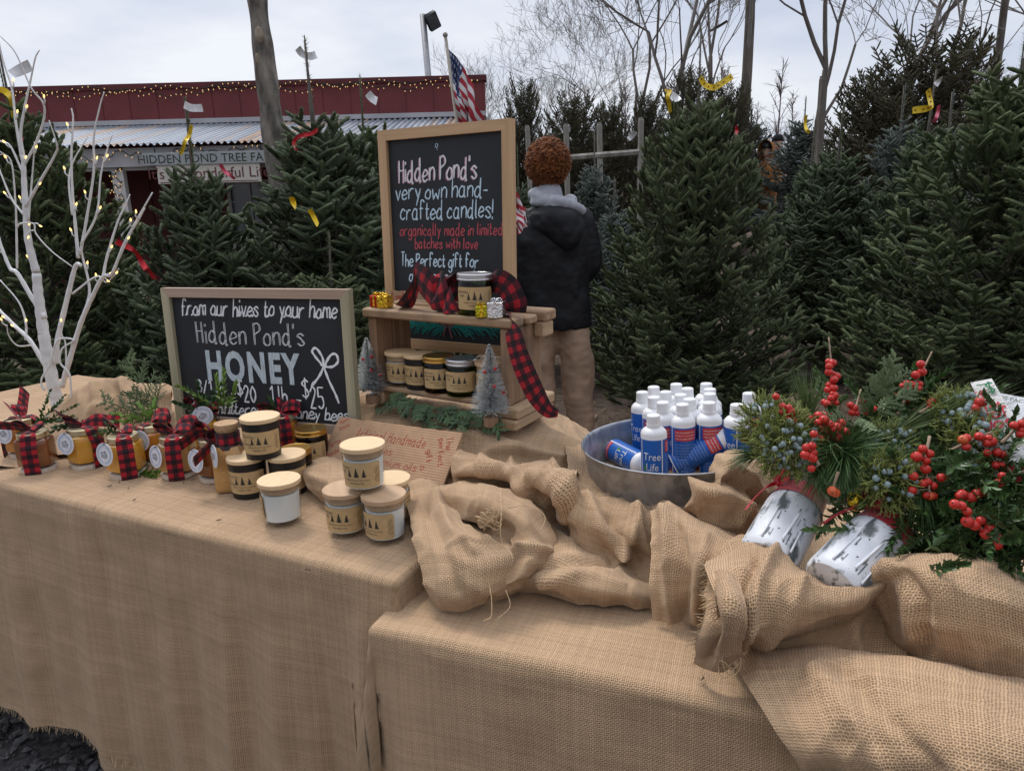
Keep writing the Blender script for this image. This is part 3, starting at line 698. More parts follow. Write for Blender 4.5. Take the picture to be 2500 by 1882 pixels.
def fir(k, label, ax, ayy, Y, half=None, ybase=None, rz=0.0, tilt=0.0, group='cut fir trees set up for sale', z=None):
    """apex at pixel (ax, ayy) at distance Y; half = crown half width in metres"""
    A = ay(ax, ayy, Y); z0 = gz(A.x, Y) if z is None else z; H = A.z-z0
    if k in _used: o = dup(FT[k], label=label, group=group)
    else: _used.add(k); o = FT[k]; o['label'] = label; o['group'] = group
    R0 = dict(a=.80, b=.66, c=.84, d=.62, e=1.45)[k]
    s = H/FH[k]; w = half/R0 if half else s
    o.location = (A.x-tilt*H*.9, Y, z0); o.scale = (w, w, s); o.rotation_euler = (Matrix.Rotation(tilt, 3, 'Y') @ Matrix.Rotation(rz, 3, 'Z')).to_euler()
    return o
fir('a', 'wide fir behind the white twig tree at the left edge', -12, 96, 3.9, .78, rz=.3, tilt=-.03)
fir('b', 'slim fir in front of the porch signs with a white tag on its leader', 452, 232, 3.9, .60, rz=2.2)
fir('b', 'tall fir beside the bare trunk with a red tape on its shoulder', 745, 84, 4.1, .84, rz=4.0, tilt=-.02)
fir('a', 'fir half hidden by the tall candle chalkboard', 878, 178, 4.7, .70, rz=1.2)
fir('a', 'low dark fir in the gap behind the honey chalkboard', 250, 585, 4.6, .75, rz=5.1)
fir('c', 'low dark fir squeezed behind the tall candle chalkboard', 800, 560, 3.5, .70, rz=3.1)
fir('b', 'pale green young fir just left of the red hair', 1262, 348, 6.2, .5, rz=.5)
fir('d', 'bluish young spruce just right of the red hair', 1452, 318, 6.6, .55, rz=.2)
fir('d', 'second bluish spruce at the right shoulder of the jacket', 1500, 430, 5.6, .55, rz=2.9)
fir('c', 'biggest fir in the middle, right of the black jacket', 1712, 62, 4.35, .70, rz=.9, tilt=-.01)
fir('b', 'fir behind and right of the biggest middle fir', 1992, 285, 6.4, .52, rz=2.6)
fir('b', 'fir on the plank stand with its bare trunk showing above the dirt', 2062, 246, 5.9, .72, rz=1.0)
fir('b', 'tall fir with a yellow tick of tape, left of the edge filling fir', 2286, 160, 5.3, .66, rz=3.3, tilt=.02)
fir('a', 'very large fir filling the right edge of the photo', 2515, 0, 3.9, .90, rz=4.4)
fir('d', 'small bluish spruce in front of the dark spruce mass', 2212, 200, 7.0, .7, rz=4.6)
fir('d', 'bluish spruce between the dark spruce mass and the plank stand fir', 2330, 215, 6.4, .7, rz=5.5)
fir('e', 'huge dark brownish spruce on the right with a ragged top', 2290, 66, 8.6, 1.35, rz=.3, group='dark spruces')
fir('e', 'dark brownish spruce leaning left of the ragged topped one', 2170, 150, 9.0, 1.1, rz=2.3, group='dark spruces')
bgt = 'small dark firs growing far behind the fence'
fir('e', 'slender dark fir nearest the end of the shop roof', 1273, 186, 15, .75, rz=1, group=bgt)
fir('e', 'broad dark fir above the red hair, left of the fence rail', 1402, 222, 14, 1.1, rz=2, group=bgt)
fir('e', 'narrow dark fir directly behind the fence rail', 1494, 236, 14.5, .7, rz=3, group=bgt)
fir('e', 'dark fir tip left of the biggest middle fir leader', 1588, 215, 15, .7, rz=4, group=bgt)
fir('e', 'dark fir tip right beside the biggest middle fir leader', 1688, 160, 13.5, .9, rz=5, group=bgt)
fir('e', 'dark fir tip under the forked bare trunk', 1786, 196, 13.5, .8, rz=.6, group=bgt)
fir('d', 'loose pine behind the person in brown', 1968, 232, 12, 1.0, rz=.6, group=bgt)
fir('d', 'pale distant fir in the wood above the person in brown', 1835, 262, 19, 1.3, rz=1.6, group=bgt)
# ================================================================== TABLES UNDER BURLAP
B_left = burlap('burlap_fine', .0031, gap=.44, gap_shade=(.12, .075, .04)); B_right = burlap('burlap_mid', .0031, gap=.42, gap_shade=(.14, .088, .048)); B_loose = burlap('burlap_loose', .0034, gap=.42, gap_shade=(.16, .10, .055)); B_heap = burlap('burlap_heap', .0032, gap=.43, gap_shade=(.14, .088, .048))
M_thread = mat('jute_thread', (.50, .35, .20), .9, var=.2, vs=60)
def table_cover(name, label, corner, e1, top, s0, s1, D, bmax, hem, mat_, folds, vseed, group=None, ripple=1.0, hemnoise=.012, ns=150, uvrot=0.0, lift=0.0, proud=0.0):
    """cloth laid on a rectangular top: s runs along the front from the corner, t back from the front edge"""
    e1 = Vector((*e1, 0)).normalized(); e2 = Vector((0, 0, 1)).cross(e1)
    if e2.y < 0: e2 = -e2
    rr = .018; c0 = Vector((*corner, 0))
    S_ = np.unique(np.r_[np.linspace(s0, s1, ns), np.linspace(min(s0, -.001), .12, 40) if s0 < 0 else []]); S_ = S_[(S_ >= s0) & (S_ <= s1)]
    hang = top-min(h for _, h in hem)+.02
    T_ = np.r_[np.linspace(D, .06, 12), np.linspace(.05, -.07, 26), np.linspace(-.08, -1.0, 52)*hang]
    T_ = np.unique(T_)[::-1]
    rows = []; uv = []
    for t in T_:
        row = []; ur = []
        for s in S_:
            hz = np.interp(s, [a for a, _ in hem], [b for _, b in hem])+hemnoise*math.sin(s*37)*math.sin(s*11+1)
            te = t
            if t < 0: te = max(t, -(top-hz)) if t > -.08 else t*(top-hz)/hang
            b = max(0, -s); a = max(0, -te); b = min(b, bmax+a*1.1) if s < 0 else b; Lh = math.hypot(a, b); p = c0+e1*max(s, 0)+e2*max(te, 0)
            if Lh > 1e-9:
                th = math.atan2(b, a); d = (-e2*math.cos(th)-e1*math.sin(th)); q = rr*PI/2
                if Lh < q: out = rr*math.sin(Lh/rr); dn = rr*(1-math.cos(Lh/rr))
                else: out = rr+(Lh-q)*.03; dn = rr+(Lh-q)
                fall = max(0, Lh-q)
                w_ = 0
                for (fs, amp, wd) in folds: w_ += amp*math.exp(-((s+fall*.03*math.sin(fs*9)-fs)/wd)**2)
                out += (.0006+proud*min(1, max(0, (s-s0)/.15)))*min(1, fall/.03)*(proud > 0)+ripple*min(1, fall/.35)*(w_*1.5+.007*math.sin(s*21+vseed)+.005*math.sin(s*47+vseed*2))
                if b > 0 and a > 0: out += .10*math.sin(2*th)*min(fall, .25)
                if proud and s == S_[0]: out -= .005
                p = p+d*out-Vector((0, 0, dn))
            if proud and s == S_[0] and Lh < .02: p.z -= .004
            row.append((p.x, p.y, top+p.z+(lift*min(1, max(0, (s-s0)/.12)) if lift else 0))); ur.append((s+t*uvrot+3, te+3-s*uvrot))
        rows.append(row); uv.append(ur)
    P = np.array(rows); N = gnormal(P); P = P+N*(vnoise(P, 9)*.010+vnoise(P+3, 31)*.0035+vnoise(P+7, 90)*.0012)[..., None]*np.where(P[..., 2:] > top-.02, .45, 1)
    mb = MB(); mb.grid(P, np.array(uv)); o = mb.build(name, mat_, origin=tuple(P[0, 0])); tag(o, label, 'tablecloth', group)
    # frayed hem
    r = random.Random(vseed); fb = MB(); O = P[0, 0]
    for j in range(P.shape[1]-1):
        a, b = P[-1, j], P[-1, j+1]; n = max(1, int(np.linalg.norm(b-a)/.0032))
        for k in range(n):
            q = a+(b-a)*(k+r.random())/n-O; L = r.uniform(.008, .020); dx = r.gauss(0, .004); dy = r.gauss(0, .004)
            w3 = (b-a)/np.linalg.norm(b-a)*.0007
            fb.add([q-w3, q+w3, q+w3*.6+np.array([dx, dy, -L]), q-w3*.6+np.array([dx, dy, -L])], [(0, 1, 2, 3)])
    fb.build('fringe', M_thread, o, smooth=False)
    return o, e1, e2
EL = Vector((-1.024, .508)); ER = Vector((.488, -.194))
# right hand piece under, left hand piece over it with its frayed edge hanging in front
table_cover('tablecloth', 'tan burlap cloth hanging over the right end of the left table, under the candles', (-.211, 1.101), EL, .797, -.34, .90, .82, .082,
            [(-.4, .05), (.3, .05), (.62, .125), (.72, .128), (.9, .10)], B_left, [(.06, .018, .03), (.17, -.014, .03), (.27, .012, .035), (.40, .015, .025), (.52, -.010, .04)], 3, 'burlap tablecloths')
table_cover('tablecloth', 'greyish burlap cloth hanging over the left end of the left table, under the honey jars', (-.2125, 1.0995), EL, .7978, .765, 2.1, .82, 0,
            [(.7, .14), (.80, .150), (.95, .165), (1.12, .145), (1.28, .135), (1.40, .16), (1.6, .25), (2.1, .3)], B_left, [(.06, .018, .03), (.17, -.014, .03), (.27, .012, .035), (.40, .015, .025), (.52, -.010, .04), (1.32, .014, .03), (1.55, -.01, .05)], 3, 'burlap tablecloths', lift=.002, proud=.0025)
table_cover('tablecloth', 'loosely woven burlap cloth covering the lower right table', (-.231, 1.048), ER, .74, -.30, 1.5, .74, .055,
            [(-.4, .05), (1.5, .05)], B_right, [(.05, .012, .03), (.33, .012, .05), (.45, -.01, .05), (.62, .014, .06)], 5, 'burlap tablecloths', ripple=.9, uvrot=.03)
# a further cloth end hanging behind the lower left corner
P = [[(-1.60+.012*math.sin(a*9+b*3)+a*.38, 1.86-a*.18+.012*math.sin(a*30), .60-b*.53+.02*a) for a in np.linspace(0, 1, 24)] for b in np.linspace(0, 1, 14)]
mb = MB(); mb.grid(P); o = mb.build('burlap_cloth', B_left, origin=P[0][0]); tag(o, 'frayed burlap end hanging low behind the bottom left corner', 'burlap cloth')
fb = MB(); r = random.Random(2)
for j in range(23):
    for k in range(8):
        q = np.array(P[-1][j])+(np.array(P[-1][j+1])-np.array(P[-1][j]))*r.random()-np.array(P[0][0]); L = r.uniform(.02, .05); fb.add([q, q+np.array([.002, 0, 0]), q+np.array([r.gauss(0, .008), r.gauss(0, .006), -min(L, .04)])], [(0, 1, 2)])
fb.build('fringe', M_thread, o, smooth=False)
# table frames under the cloths
M_tabletop = mat('table_plastic', (.45, .44, .42), .6, var=.05)
for nm, lb, cn, e, top, ln, dp in (('folding_table', 'left table hidden under burlap, carrying the honey and candles', (-.211, 1.101), EL, .797, 1.85, .74), ('folding_table', 'lower right table hidden under burlap', (-.231, 1.048), ER, .74, 1.45, .70)):
    e = Vector((*e, 0)).normalized(); n = Vector((0, 0, 1)).cross(e); n = n if n.y > 0 else -n
    o = thing(nm, lb, 'table', (cn[0], cn[1], 0), group='tables under burlap')
    B = Matrix((e, n, Vector((0, 0, 1)))).transposed().to_4x4()
    mb = MB(); mb.box((.02, .02, top-.05), (ln, dp, top-.022), M=B, bev=.004); mb.build('tabletop', M_tabletop, o, smooth=False)
    for a in (.15, ln-.2):
        for b in (.12, dp-.1): mb = MB(); mb.tube([B @ Vector((a, b, 0)), B @ Vector((a, b, top-.052))], .014, 8); mb.build('leg', M_steel, o)
# ------------------------------------------------------------------ heaps of burlap
def pt(x, y, v): return az(x, y, -v) if v < 0 else ay(x, y, v)
def heap(label, ctrl, m, n=16, wr=.012, seed=0, ridges=(), fray=(), sc=1.0, group='burlap drapes heaped on the tables', uvr=0.0):
    G = [[tuple(pt(*p)) for p in r] for r in ctrl]; P = cr2(G, n, n); N = gnormal(P)
    N *= np.sign(((CP-P)*N).sum(2, keepdims=True).mean())
    off = seed*1.7
    rg = lambda q, f: np.maximum(0, 1-2.6*abs(vnoise(q, f)))**2
    wp_ = P+.03*np.stack([vnoise(P+off+1, 14), vnoise(P+off+2, 14), vnoise(P+off+3, 14)], -1)
    d = wr*(.95*rg(wp_*np.array([1, .55, .8])+off+9, 15*sc)+.55*rg(wp_*np.array([.6, 1, .8])+off+4, 27*sc)-.35)+wr*.8*(vnoise(P+off, 11*sc)+.45*vnoise(P+off+5, 26*sc)+.16*vnoise(P+off, 70*sc))*1.5
    if ridges:
        q = P-CP; w_ = q@FWD; X = 1250+FPX*(q@RGT)/w_; Y = 941-FPX*(q@UPV)/w_
        for amp, wd, path in ridges:
            best = np.full(X.shape, 1e9)
            for (x0, y0), (x1, y1) in zip(path[:-1], path[1:]):
                L2 = (x1-x0)**2+(y1-y0)**2; t = np.clip(((X-x0)*(x1-x0)+(Y-y0)*(y1-y0))/L2, 0, 1); best = np.minimum(best, np.hypot(X-x0-t*(x1-x0), Y-y0-t*(y1-y0)))
            d = d+amp*np.exp(-(best/wd)**2)
    P = P+N*d[..., None]; uv = arcuv(P); ca, sa = math.cos(uvr), math.sin(uvr); uv = np.stack([uv[..., 0]*ca-uv[..., 1]*sa+seed, uv[..., 0]*sa+uv[..., 1]*ca+seed], -1)
    mb = MB(); mb.grid(P, uv); O = tuple(P[-1, P.shape[1]//2]); o = mb.build('burlap_drape', m, origin=O); tag(o, label, 'burlap drape', group)
    if fray:
        fb = MB(); r = random.Random(seed)
        for side in fray:
            E = {'t': P[0], 'b': P[-1], 'l': P[:, 0], 'r': P[:, -1]}[side]; I = {'t': P[1], 'b': P[-2], 'l': P[:, 1], 'r': P[:, -2]}[side]
            for j in range(len(E)-1):
                for k in range(max(1, int(np.linalg.norm(E[j+1]-E[j])/.006))):
                    t = r.random(); q = E[j]+(E[j+1]-E[j])*t; dr = (E[j]-I[j]); dr = dr/max(1e-6, np.linalg.norm(dr)); L = r.uniform(.006, .015)
                    e = q+dr*L+np.array([r.gauss(0, .003), r.gauss(0, .003), r.gauss(-.002, .003)]); fb.tube([q-np.array(O), e-np.array(O)], [.0008, .0005], 3, cap=False)
        fb.build('frayed_edge', M_thread, o, smooth=False)
    return o
heap('long low burlap drape running behind the honey jars to the left edge', [
    [(-60, 1060, 2.25), (60, 1045, 2.25), (140, 1015, 2.25), (205, 980, 2.2), (270, 965, 2.2), (345, 965, 2.2), (420, 975, 2.2)],
    [(-60, 1052, 2.02), (60, 1030, 2.03), (130, 1000, 2.05), (200, 950, 2.05), (268, 928, 2.04), (340, 934, 2.02), (420, 945, 1.99)],
    [(-60, 1085, 1.93), (50, 1065, 1.94), (120, 1045, 1.96), (195, 1005, 1.97), (265, 985, 1.96), (345, 985, 1.94), (420, 1000, 1.93)],
    [(-60, 1120, 1.86), (40, 1105, 1.87), (120, 1085, 1.88), (190, 1060, 1.90), (260, 1045, 1.90), (345, 1040, 1.89), (420, 1050, 1.88)],
    [(-70, 1150, -.803), (40, 1140, -.803), (120, 1122, -.803), (190, 1112, -.803), (260, 1100, -.803), (345, 1095, -.803), (420, 1090, -.803)]], B_heap, 14, .010, 1,
    ridges=[(.022, 14, [(300, 940), (318, 985), (345, 1030)]), (-.014, 10, [(285, 950), (300, 1000), (310, 1040)]), (.016, 13, [(232, 940), (240, 990), (215, 1050)]), (.014, 12, [(-20, 1100), (60, 1112), (150, 1095)]), (-.010, 8, [(-20, 1085), (70, 1090), (140, 1075)])])
heap('tall rounded burlap mound under the wooden crate', [
    [(812, 1000, 2.2), (880, 965, 2.22), (1000, 955, 2.22), (1150, 955, 2.2), (1290, 975, 2.15), (1380, 1020, 2.1), (1480, 1080, 2.05)],
    [(808, 1022, 1.97), (870, 972, 1.94), (1000, 982, 1.87), (1150, 1005, 1.82), (1300, 1003, 1.82), (1385, 1036, 1.86), (1470, 1090, 1.92)],
    [(798, 1052, 1.87), (850, 1022, 1.83), (980, 1022, 1.74), (1120, 1050, 1.64), (1245, 1075, 1.58), (1365, 1085, 1.64), (1450, 1115, 1.72)],
    [(795, 1095, 1.80), (850, 1088, 1.75), (980, 1105, 1.65), (1110, 1125, 1.545), (1235, 1130, 1.51), (1350, 1130, 1.56), (1440, 1150, 1.62)],
    [(780, 1135, -.803), (850, 1150, -.803), (980, 1190, -.803), (1100, 1215, -.80), (1220, 1215, -.80), (1335, 1200, -.80), (1430, 1200, -.80)]], B_heap, 16, .010, 2,
    ridges=[(.020, 14, [(1120, 1160), (1200, 1110), (1290, 1105), (1390, 1130)]), (-.02, 12, [(1130, 1185), (1210, 1150), (1300, 1160), (1400, 1165)]), (.014, 16, [(1300, 1010), (1330, 1060), (1400, 1105)]), (.012, 18, [(880, 980), (850, 1040), (830, 1100)]), (.010, 14, [(1090, 1060), (1180, 1075), (1260, 1100)])])
heap('crumpled burlap folds in the dark hollow between the mound and the pan', [
    [(1105, 1120, -.86), (1190, 1125, -.87), (1280, 1130, -.87), (1350, 1140, -.86), (1415, 1140, -.86)],
    [(1105, 1155, -.85), (1190, 1150, -.875), (1275, 1150, -.88), (1350, 1175, -.88), (1405, 1175, -.875)],
    [(1115, 1205, -.81), (1200, 1190, -.835), (1290, 1200, -.855), (1370, 1215, -.865), (1405, 1240, -.83)],
    [(1150, 1245, -.785), (1230, 1250, -.79), (1310, 1260, -.80), (1375, 1270, -.80), (1405, 1295, -.775)],
    [(1180, 1300, -.76), (1250, 1320, -.755), (1330, 1330, -.752), (1390, 1340, -.75), (1430, 1360, -.745)]], B_heap, 16, .020, 3, sc=1.2, uvr=.6,
    ridges=[(.030, 15, [(1180, 1145), (1260, 1165), (1290, 1210), (1270, 1250)]), (-.030, 12, [(1130, 1175), (1210, 1175), (1250, 1215)]), (.026, 14, [(1300, 1170), (1370, 1190), (1385, 1240)]), (-.03, 13, [(1310, 1205), (1345, 1235), (1370, 1290)]), (.02, 10, [(1150, 1200), (1210, 1220), (1240, 1260)])])
heap('burlap drape sagging under and in front of the round metal pan', [
    [(1380, 1095, -.835), (1480, 1080, -.832), (1580, 1080, -.832), (1680, 1080, -.832), (1780, 1085, -.832), (1880, 1090, -.832)],
    [(1385, 1140, -.855), (1480, 1165, -.835), (1570, 1185, -.835), (1650, 1190, -.835), (1740, 1180, -.835), (1820, 1160, -.835)],
    [(1388, 1180, -.865), (1450, 1215, -.850), (1530, 1240, -.842), (1610, 1245, -.842), (1690, 1235, -.845), (1770, 1220, -.845)],
    [(1386, 1225, -.850), (1430, 1270, -.838), (1510, 1295, -.828), (1590, 1305, -.82), (1660, 1300, -.82), (1750, 1290, -.82)],
    [(1395, 1300, -.800), (1440, 1335, -.790), (1510, 1365, -.775), (1570, 1375, -.768), (1640, 1370, -.77), (1740, 1350, -.77)],
    [(1415, 1350, -.755), (1460, 1405, -.745), (1510, 1435, -.742), (1560, 1445, -.742), (1620, 1440, -.742), (1720, 1420, -.742)]], B_heap, 14, .012, 4,
    ridges=[(.018, 14, [(1430, 1215), (1470, 1290), (1520, 1350)]), (-.016, 12, [(1490, 1260), (1525, 1320), (1570, 1360)]), (.02, 16, [(1560, 1250), (1540, 1320), (1500, 1400)]), (.012, 12, [(1400, 1200), (1400, 1270)])])
heap('small burlap fold poking out left of the white candle stack', [
    [(742, 1128, -.815), (800, 1118, -.82), (870, 1140, -.82)], [(742, 1152, -.84), (800, 1142, -.855), (880, 1165, -.85)],
    [(752, 1190, -.825), (805, 1195, -.84), (880, 1205, -.84)], [(790, 1228, -.802), (825, 1234, -.802), (890, 1232, -.802)]], B_heap, 12, .008, 5, ridges=[(.012, 10, [(750, 1160), (800, 1180), (850, 1215)])])
heap('broad flap of burlap hanging off the left table beside the white candles', [
    [(975, 1185, -.815), (1030, 1166, -.83), (1085, 1190, -.83)], [(992, 1232, -.835), (1050, 1218, -.855), (1112, 1245, -.845)],
    [(1008, 1300, -.835), (1080, 1288, -.856), (1165, 1300, -.855)], [(1030, 1380, -.81), (1110, 1370, -.83), (1250, 1350, -.842)],
    [(1048, 1448, -.772), (1120, 1448, -.792), (1236, 1402, -.81)], [(1062, 1478, -.750), (1130, 1492, -.753), (1200, 1452, -.765)]], B_right, 14, .012, 6, ridges=[(.012, 12, [(1060, 1215), (1100, 1290), (1160, 1350)]), (-.010, 16, [(1040, 1250), (1090, 1350), (1120, 1440)])], fray=())
heap('twisted band of burlap curling round the knot of loose threads', [
    [(1078, 1188, -.825), (1072, 1206, -.85), (1090, 1238, -.825)], [(1140, 1176, -.845), (1135, 1208, -.875), (1138, 1265, -.835)],
    [(1218, 1188, -.85), (1208, 1225, -.88), (1190, 1285, -.835)], [(1290, 1230, -.835), (1268, 1265, -.865), (1235, 1303, -.82)],
    [(1340, 1308, -.80), (1305, 1320, -.838), (1250, 1330, -.825)], [(1350, 1368, -.765), (1303, 1375, -.818), (1236, 1368, -.812)],
    [(1284, 1430, -.752), (1258, 1418, -.80), (1222, 1402, -.79)], [(1200, 1468, -.750), (1196, 1446, -.785), (1186, 1428, -.78)]], B_right, 12, .010, 7, ridges=[(.012, 9, [(1230, 1370), (1270, 1340), (1330, 1345)])])
heap('inner fold of burlap pocketed below the knot of threads', [
    [(1090, 1240, -.835), (1150, 1255, -.825), (1225, 1275, -.83)], [(1130, 1290, -.82), (1190, 1305, -.812), (1275, 1325, -.82)],
    [(1170, 1345, -.82), (1225, 1350, -.812), (1290, 1365, -.80)], [(1195, 1420, -.785), (1230, 1410, -.785), (1280, 1412, -.785)]], B_right, 12, .016, 17, ridges=[(-.012, 12, [(1150, 1280), (1210, 1320), (1235, 1390)])])
heap('flat burlap scrap with fringed ends lying in the middle of the right table', [
    [(1285, 1290, -.785), (1300, 1350, -.80), (1285, 1410, -.785), (1268, 1432, -.748)], [(1370, 1278, -.78), (1372, 1345, -.80), (1357, 1410, -.795), (1345, 1448, -.748)],
    [(1440, 1308, -.77), (1442, 1365, -.792), (1432, 1430, -.790), (1425, 1470, -.748)], [(1495, 1350, -.765), (1507, 1395, -.786), (1497, 1445, -.785), (1495, 1480, -.748)],
    [(1540, 1400, -.758), (1562, 1425, -.776), (1552, 1455, -.775), (1545, 1484, -.748)], [(1583, 1425, -.752), (1598, 1445, -.762), (1592, 1466, -.76), (1584, 1483, -.748)]], B_right, 12, .010, 8, fray=('b', 'l'), ridges=[(-.014, 9, [(1300, 1390), (1400, 1375), (1500, 1372)]), (.008, 9, [(1320, 1420), (1420, 1405), (1520, 1430)])])
heap('burlap hump rising between the pan and the leaning painted jars', [
    [(1735, 1150, -.84), (1785, 1108, -.90), (1850, 1125, -.90), (1930, 1200, -.86)], [(1705, 1205, -.86), (1765, 1145, -.935), (1830, 1128, -.935), (1905, 1205, -.88)],
    [(1670, 1238, -.865), (1740, 1195, -.92), (1800, 1190, -.91), (1875, 1240, -.86)], [(1672, 1272, -.82), (1748, 1258, -.87), (1800, 1270, -.86), (1865, 1290, -.83)], [(1670, 1320, -.79), (1750, 1320, -.81), (1815, 1330, -.80), (1875, 1340, -.79)]], B_loose, 14, .012, 9, ridges=[(.018, 14, [(1690, 1190), (1770, 1210), (1850, 1270)]), (-.016, 12, [(1720, 1170), (1790, 1175), (1860, 1225)]), (.012, 10, [(1770, 1130), (1830, 1170), (1880, 1225)])])
heap('burlap fold hanging like a curtain with its hem on the right table', [
    [(1590, 1232, -.82), (1660, 1235, -.84), (1740, 1275, -.84), (1835, 1320, -.84)], [(1592, 1252, -.865), (1650, 1243, -.885), (1732, 1288, -.875), (1825, 1335, -.865)],
    [(1590, 1330, -.845), (1650, 1330, -.86), (1712, 1360, -.865), (1785, 1390, -.855)], [(1592, 1430, -.795), (1645, 1430, -.805), (1692, 1440, -.815), (1745, 1450, -.825)], [(1596, 1510, -.746), (1655, 1520, -.748), (1692, 1520, -.752), (1722, 1505, -.76)]], B_loose, 14, .010, 10, fray=('r',), ridges=[(.016, 13, [(1625, 1250), (1632, 1380), (1640, 1515)]), (-.014, 12, [(1660, 1290), (1668, 1400), (1670, 1510)]), (.014, 14, [(1720, 1320), (1710, 1420), (1695, 1510)])])
heap('thick rolled burlap swag in front of the painted jars', [
    [(1735, 1355, -.83), (1816, 1322, -.86), (1885, 1345, -.86), (1950, 1395, -.85), (2030, 1430, -.85), (2110, 1425, -.86), (2195, 1390, -.875)],
    [(1725, 1388, -.875), (1816, 1350, -.895), (1890, 1355, -.895), (1955, 1400, -.89), (2030, 1432, -.885), (2110, 1440, -.885), (2190, 1405, -.89)],
    [(1742, 1452, -.885), (1820, 1430, -.895), (1890, 1430, -.895), (1960, 1460, -.885), (2030, 1477, -.875), (2100, 1470, -.875), (2175, 1430, -.87)],
    [(1758, 1530, -.835), (1815, 1520, -.855), (1890, 1512, -.855), (1960, 1512, -.85), (2030, 1502, -.845), (2092, 1487, -.85), (2155, 1440, -.85)],
    [(1780, 1592, -.765), (1820, 1580, -.78), (1900, 1572, -.78), (1960, 1548, -.79), (2020, 1522, -.80), (2078, 1497, -.82), (2135, 1450, -.83)]], B_loose, 16, .010, 11, fray=('l',), ridges=[(.014, 13, [(1890, 1350), (1845, 1440), (1810, 1570)]), (-.012, 12, [(1850, 1370), (1805, 1470), (1785, 1570)]), (.010, 14, [(1960, 1420), (1930, 1490), (1860, 1560)])])
heap('folded burlap cuff at the left end of the rolled swag', [
    [(1712, 1440, -.85), (1752, 1398, -.895), (1808, 1420, -.905)], [(1728, 1490, -.855), (1775, 1465, -.905), (1818, 1485, -.895)],
    [(1716, 1552, -.82), (1765, 1548, -.86), (1812, 1545, -.855)], [(1702, 1612, -.762), (1755, 1622, -.772), (1805, 1592, -.785)]], B_loose, 14, .008, 12, fray=('l',), ridges=[(-.014, 11, [(1735, 1440), (1748, 1520), (1735, 1600)])])
heap('shadowed burlap valley between the rolled swag and the big hump', [
    [(1900, 1480, -.82), (1990, 1475, -.83), (2070, 1462, -.835), (2140, 1435, -.83), (2215, 1440, -.83)], [(1860, 1550, -.785), (1930, 1540, -.80), (2000, 1530, -.81), (2090, 1520, -.815), (2205, 1520, -.80)], [(1800, 1612, -.752), (1860, 1605, -.765), (1940, 1600, -.772), (2060, 1605, -.785), (2215, 1630, -.79)]], B_loose, 14, .012, 13, ridges=[(.014, 16, [(2110, 1460), (2080, 1530), (2100, 1600)])])
heap('biggest burlap hump bulging at the right edge below the boxwood', [
    [(2095, 1402, -.84), (2160, 1374, -.86), (2220, 1357, -.88), (2300, 1362, -.89), (2390, 1372, -.89), (2480, 1405, -.88), (2600, 1450, -.86)],
    [(2085, 1415, -.885), (2160, 1375, -.915), (2225, 1350, -.935), (2305, 1352, -.945), (2395, 1368, -.945), (2480, 1400, -.935), (2620, 1480, -.90)],
    [(2125, 1452, -.86), (2190, 1420, -.90), (2250, 1420, -.925), (2320, 1425, -.935), (2400, 1440, -.935), (2490, 1470, -.925), (2630, 1540, -.89)],
    [(2152, 1512, -.82), (2205, 1502, -.855), (2260, 1512, -.88), (2330, 1522, -.89), (2410, 1537, -.89), (2500, 1562, -.88), (2640, 1620, -.86)],
    [(2190, 1605, -.768), (2218, 1618, -.778), (2280, 1630, -.80), (2350, 1645, -.81), (2430, 1665, -.81), (2510, 1690, -.81), (2650, 1730, -.80)]], B_loose, 16, .008, 14, fray=('l',), ridges=[(.012, 18, [(2170, 1385), (2215, 1450), (2230, 1560)]), (-.010, 16, [(2200, 1400), (2250, 1470), (2265, 1590)])])
heap('wide burlap panel with a selvedge spilling over the front of the right table', [
    [(1765, 1592, -.750), (1940, 1575, -.765), (2080, 1592, -.772), (2200, 1607, -.78), (2350, 1640, -.80), (2520, 1665, -.82), (2700, 1695, -.82)],
    [(1784, 1608, -.765), (1940, 1592, -.798), (2080, 1607, -.812), (2200, 1624, -.825), (2350, 1657, -.84), (2520, 1692, -.85), (2700, 1732, -.85)],
    [(1838, 1697, -.768), (1960, 1682, -.795), (2090, 1692, -.812), (2210, 1712, -.825), (2350, 1742, -.84), (2520, 1782, -.85), (2700, 1822, -.85)],
    [(1896, 1788, -.766), (2000, 1792, -.78), (2120, 1802, -.79), (2230, 1812, -.81), (2360, 1842, -.825), (2520, 1872, -.83), (2700, 1902, -.83)],
    [(1966, 1884, -.725), (2060, 1892, -.74), (2160, 1902, -.75), (2260, 1912, -.765), (2370, 1932, -.785), (2520, 1952, -.79), (2700, 1982, -.79)],
    [(2030, 1965, -.62), (2110, 1972, -.63), (2200, 1982, -.64), (2290, 1992, -.66), (2390, 2002, -.68), (2520, 2012, -.68), (2700, 2022, -.68)]], B_loose, 18, .008, 15, ridges=[(.010, 26, [(1990, 1640), (2080, 1760), (2160, 1882)]), (-.008, 24, [(2060, 1640), (2180, 1760), (2280, 1880)])])
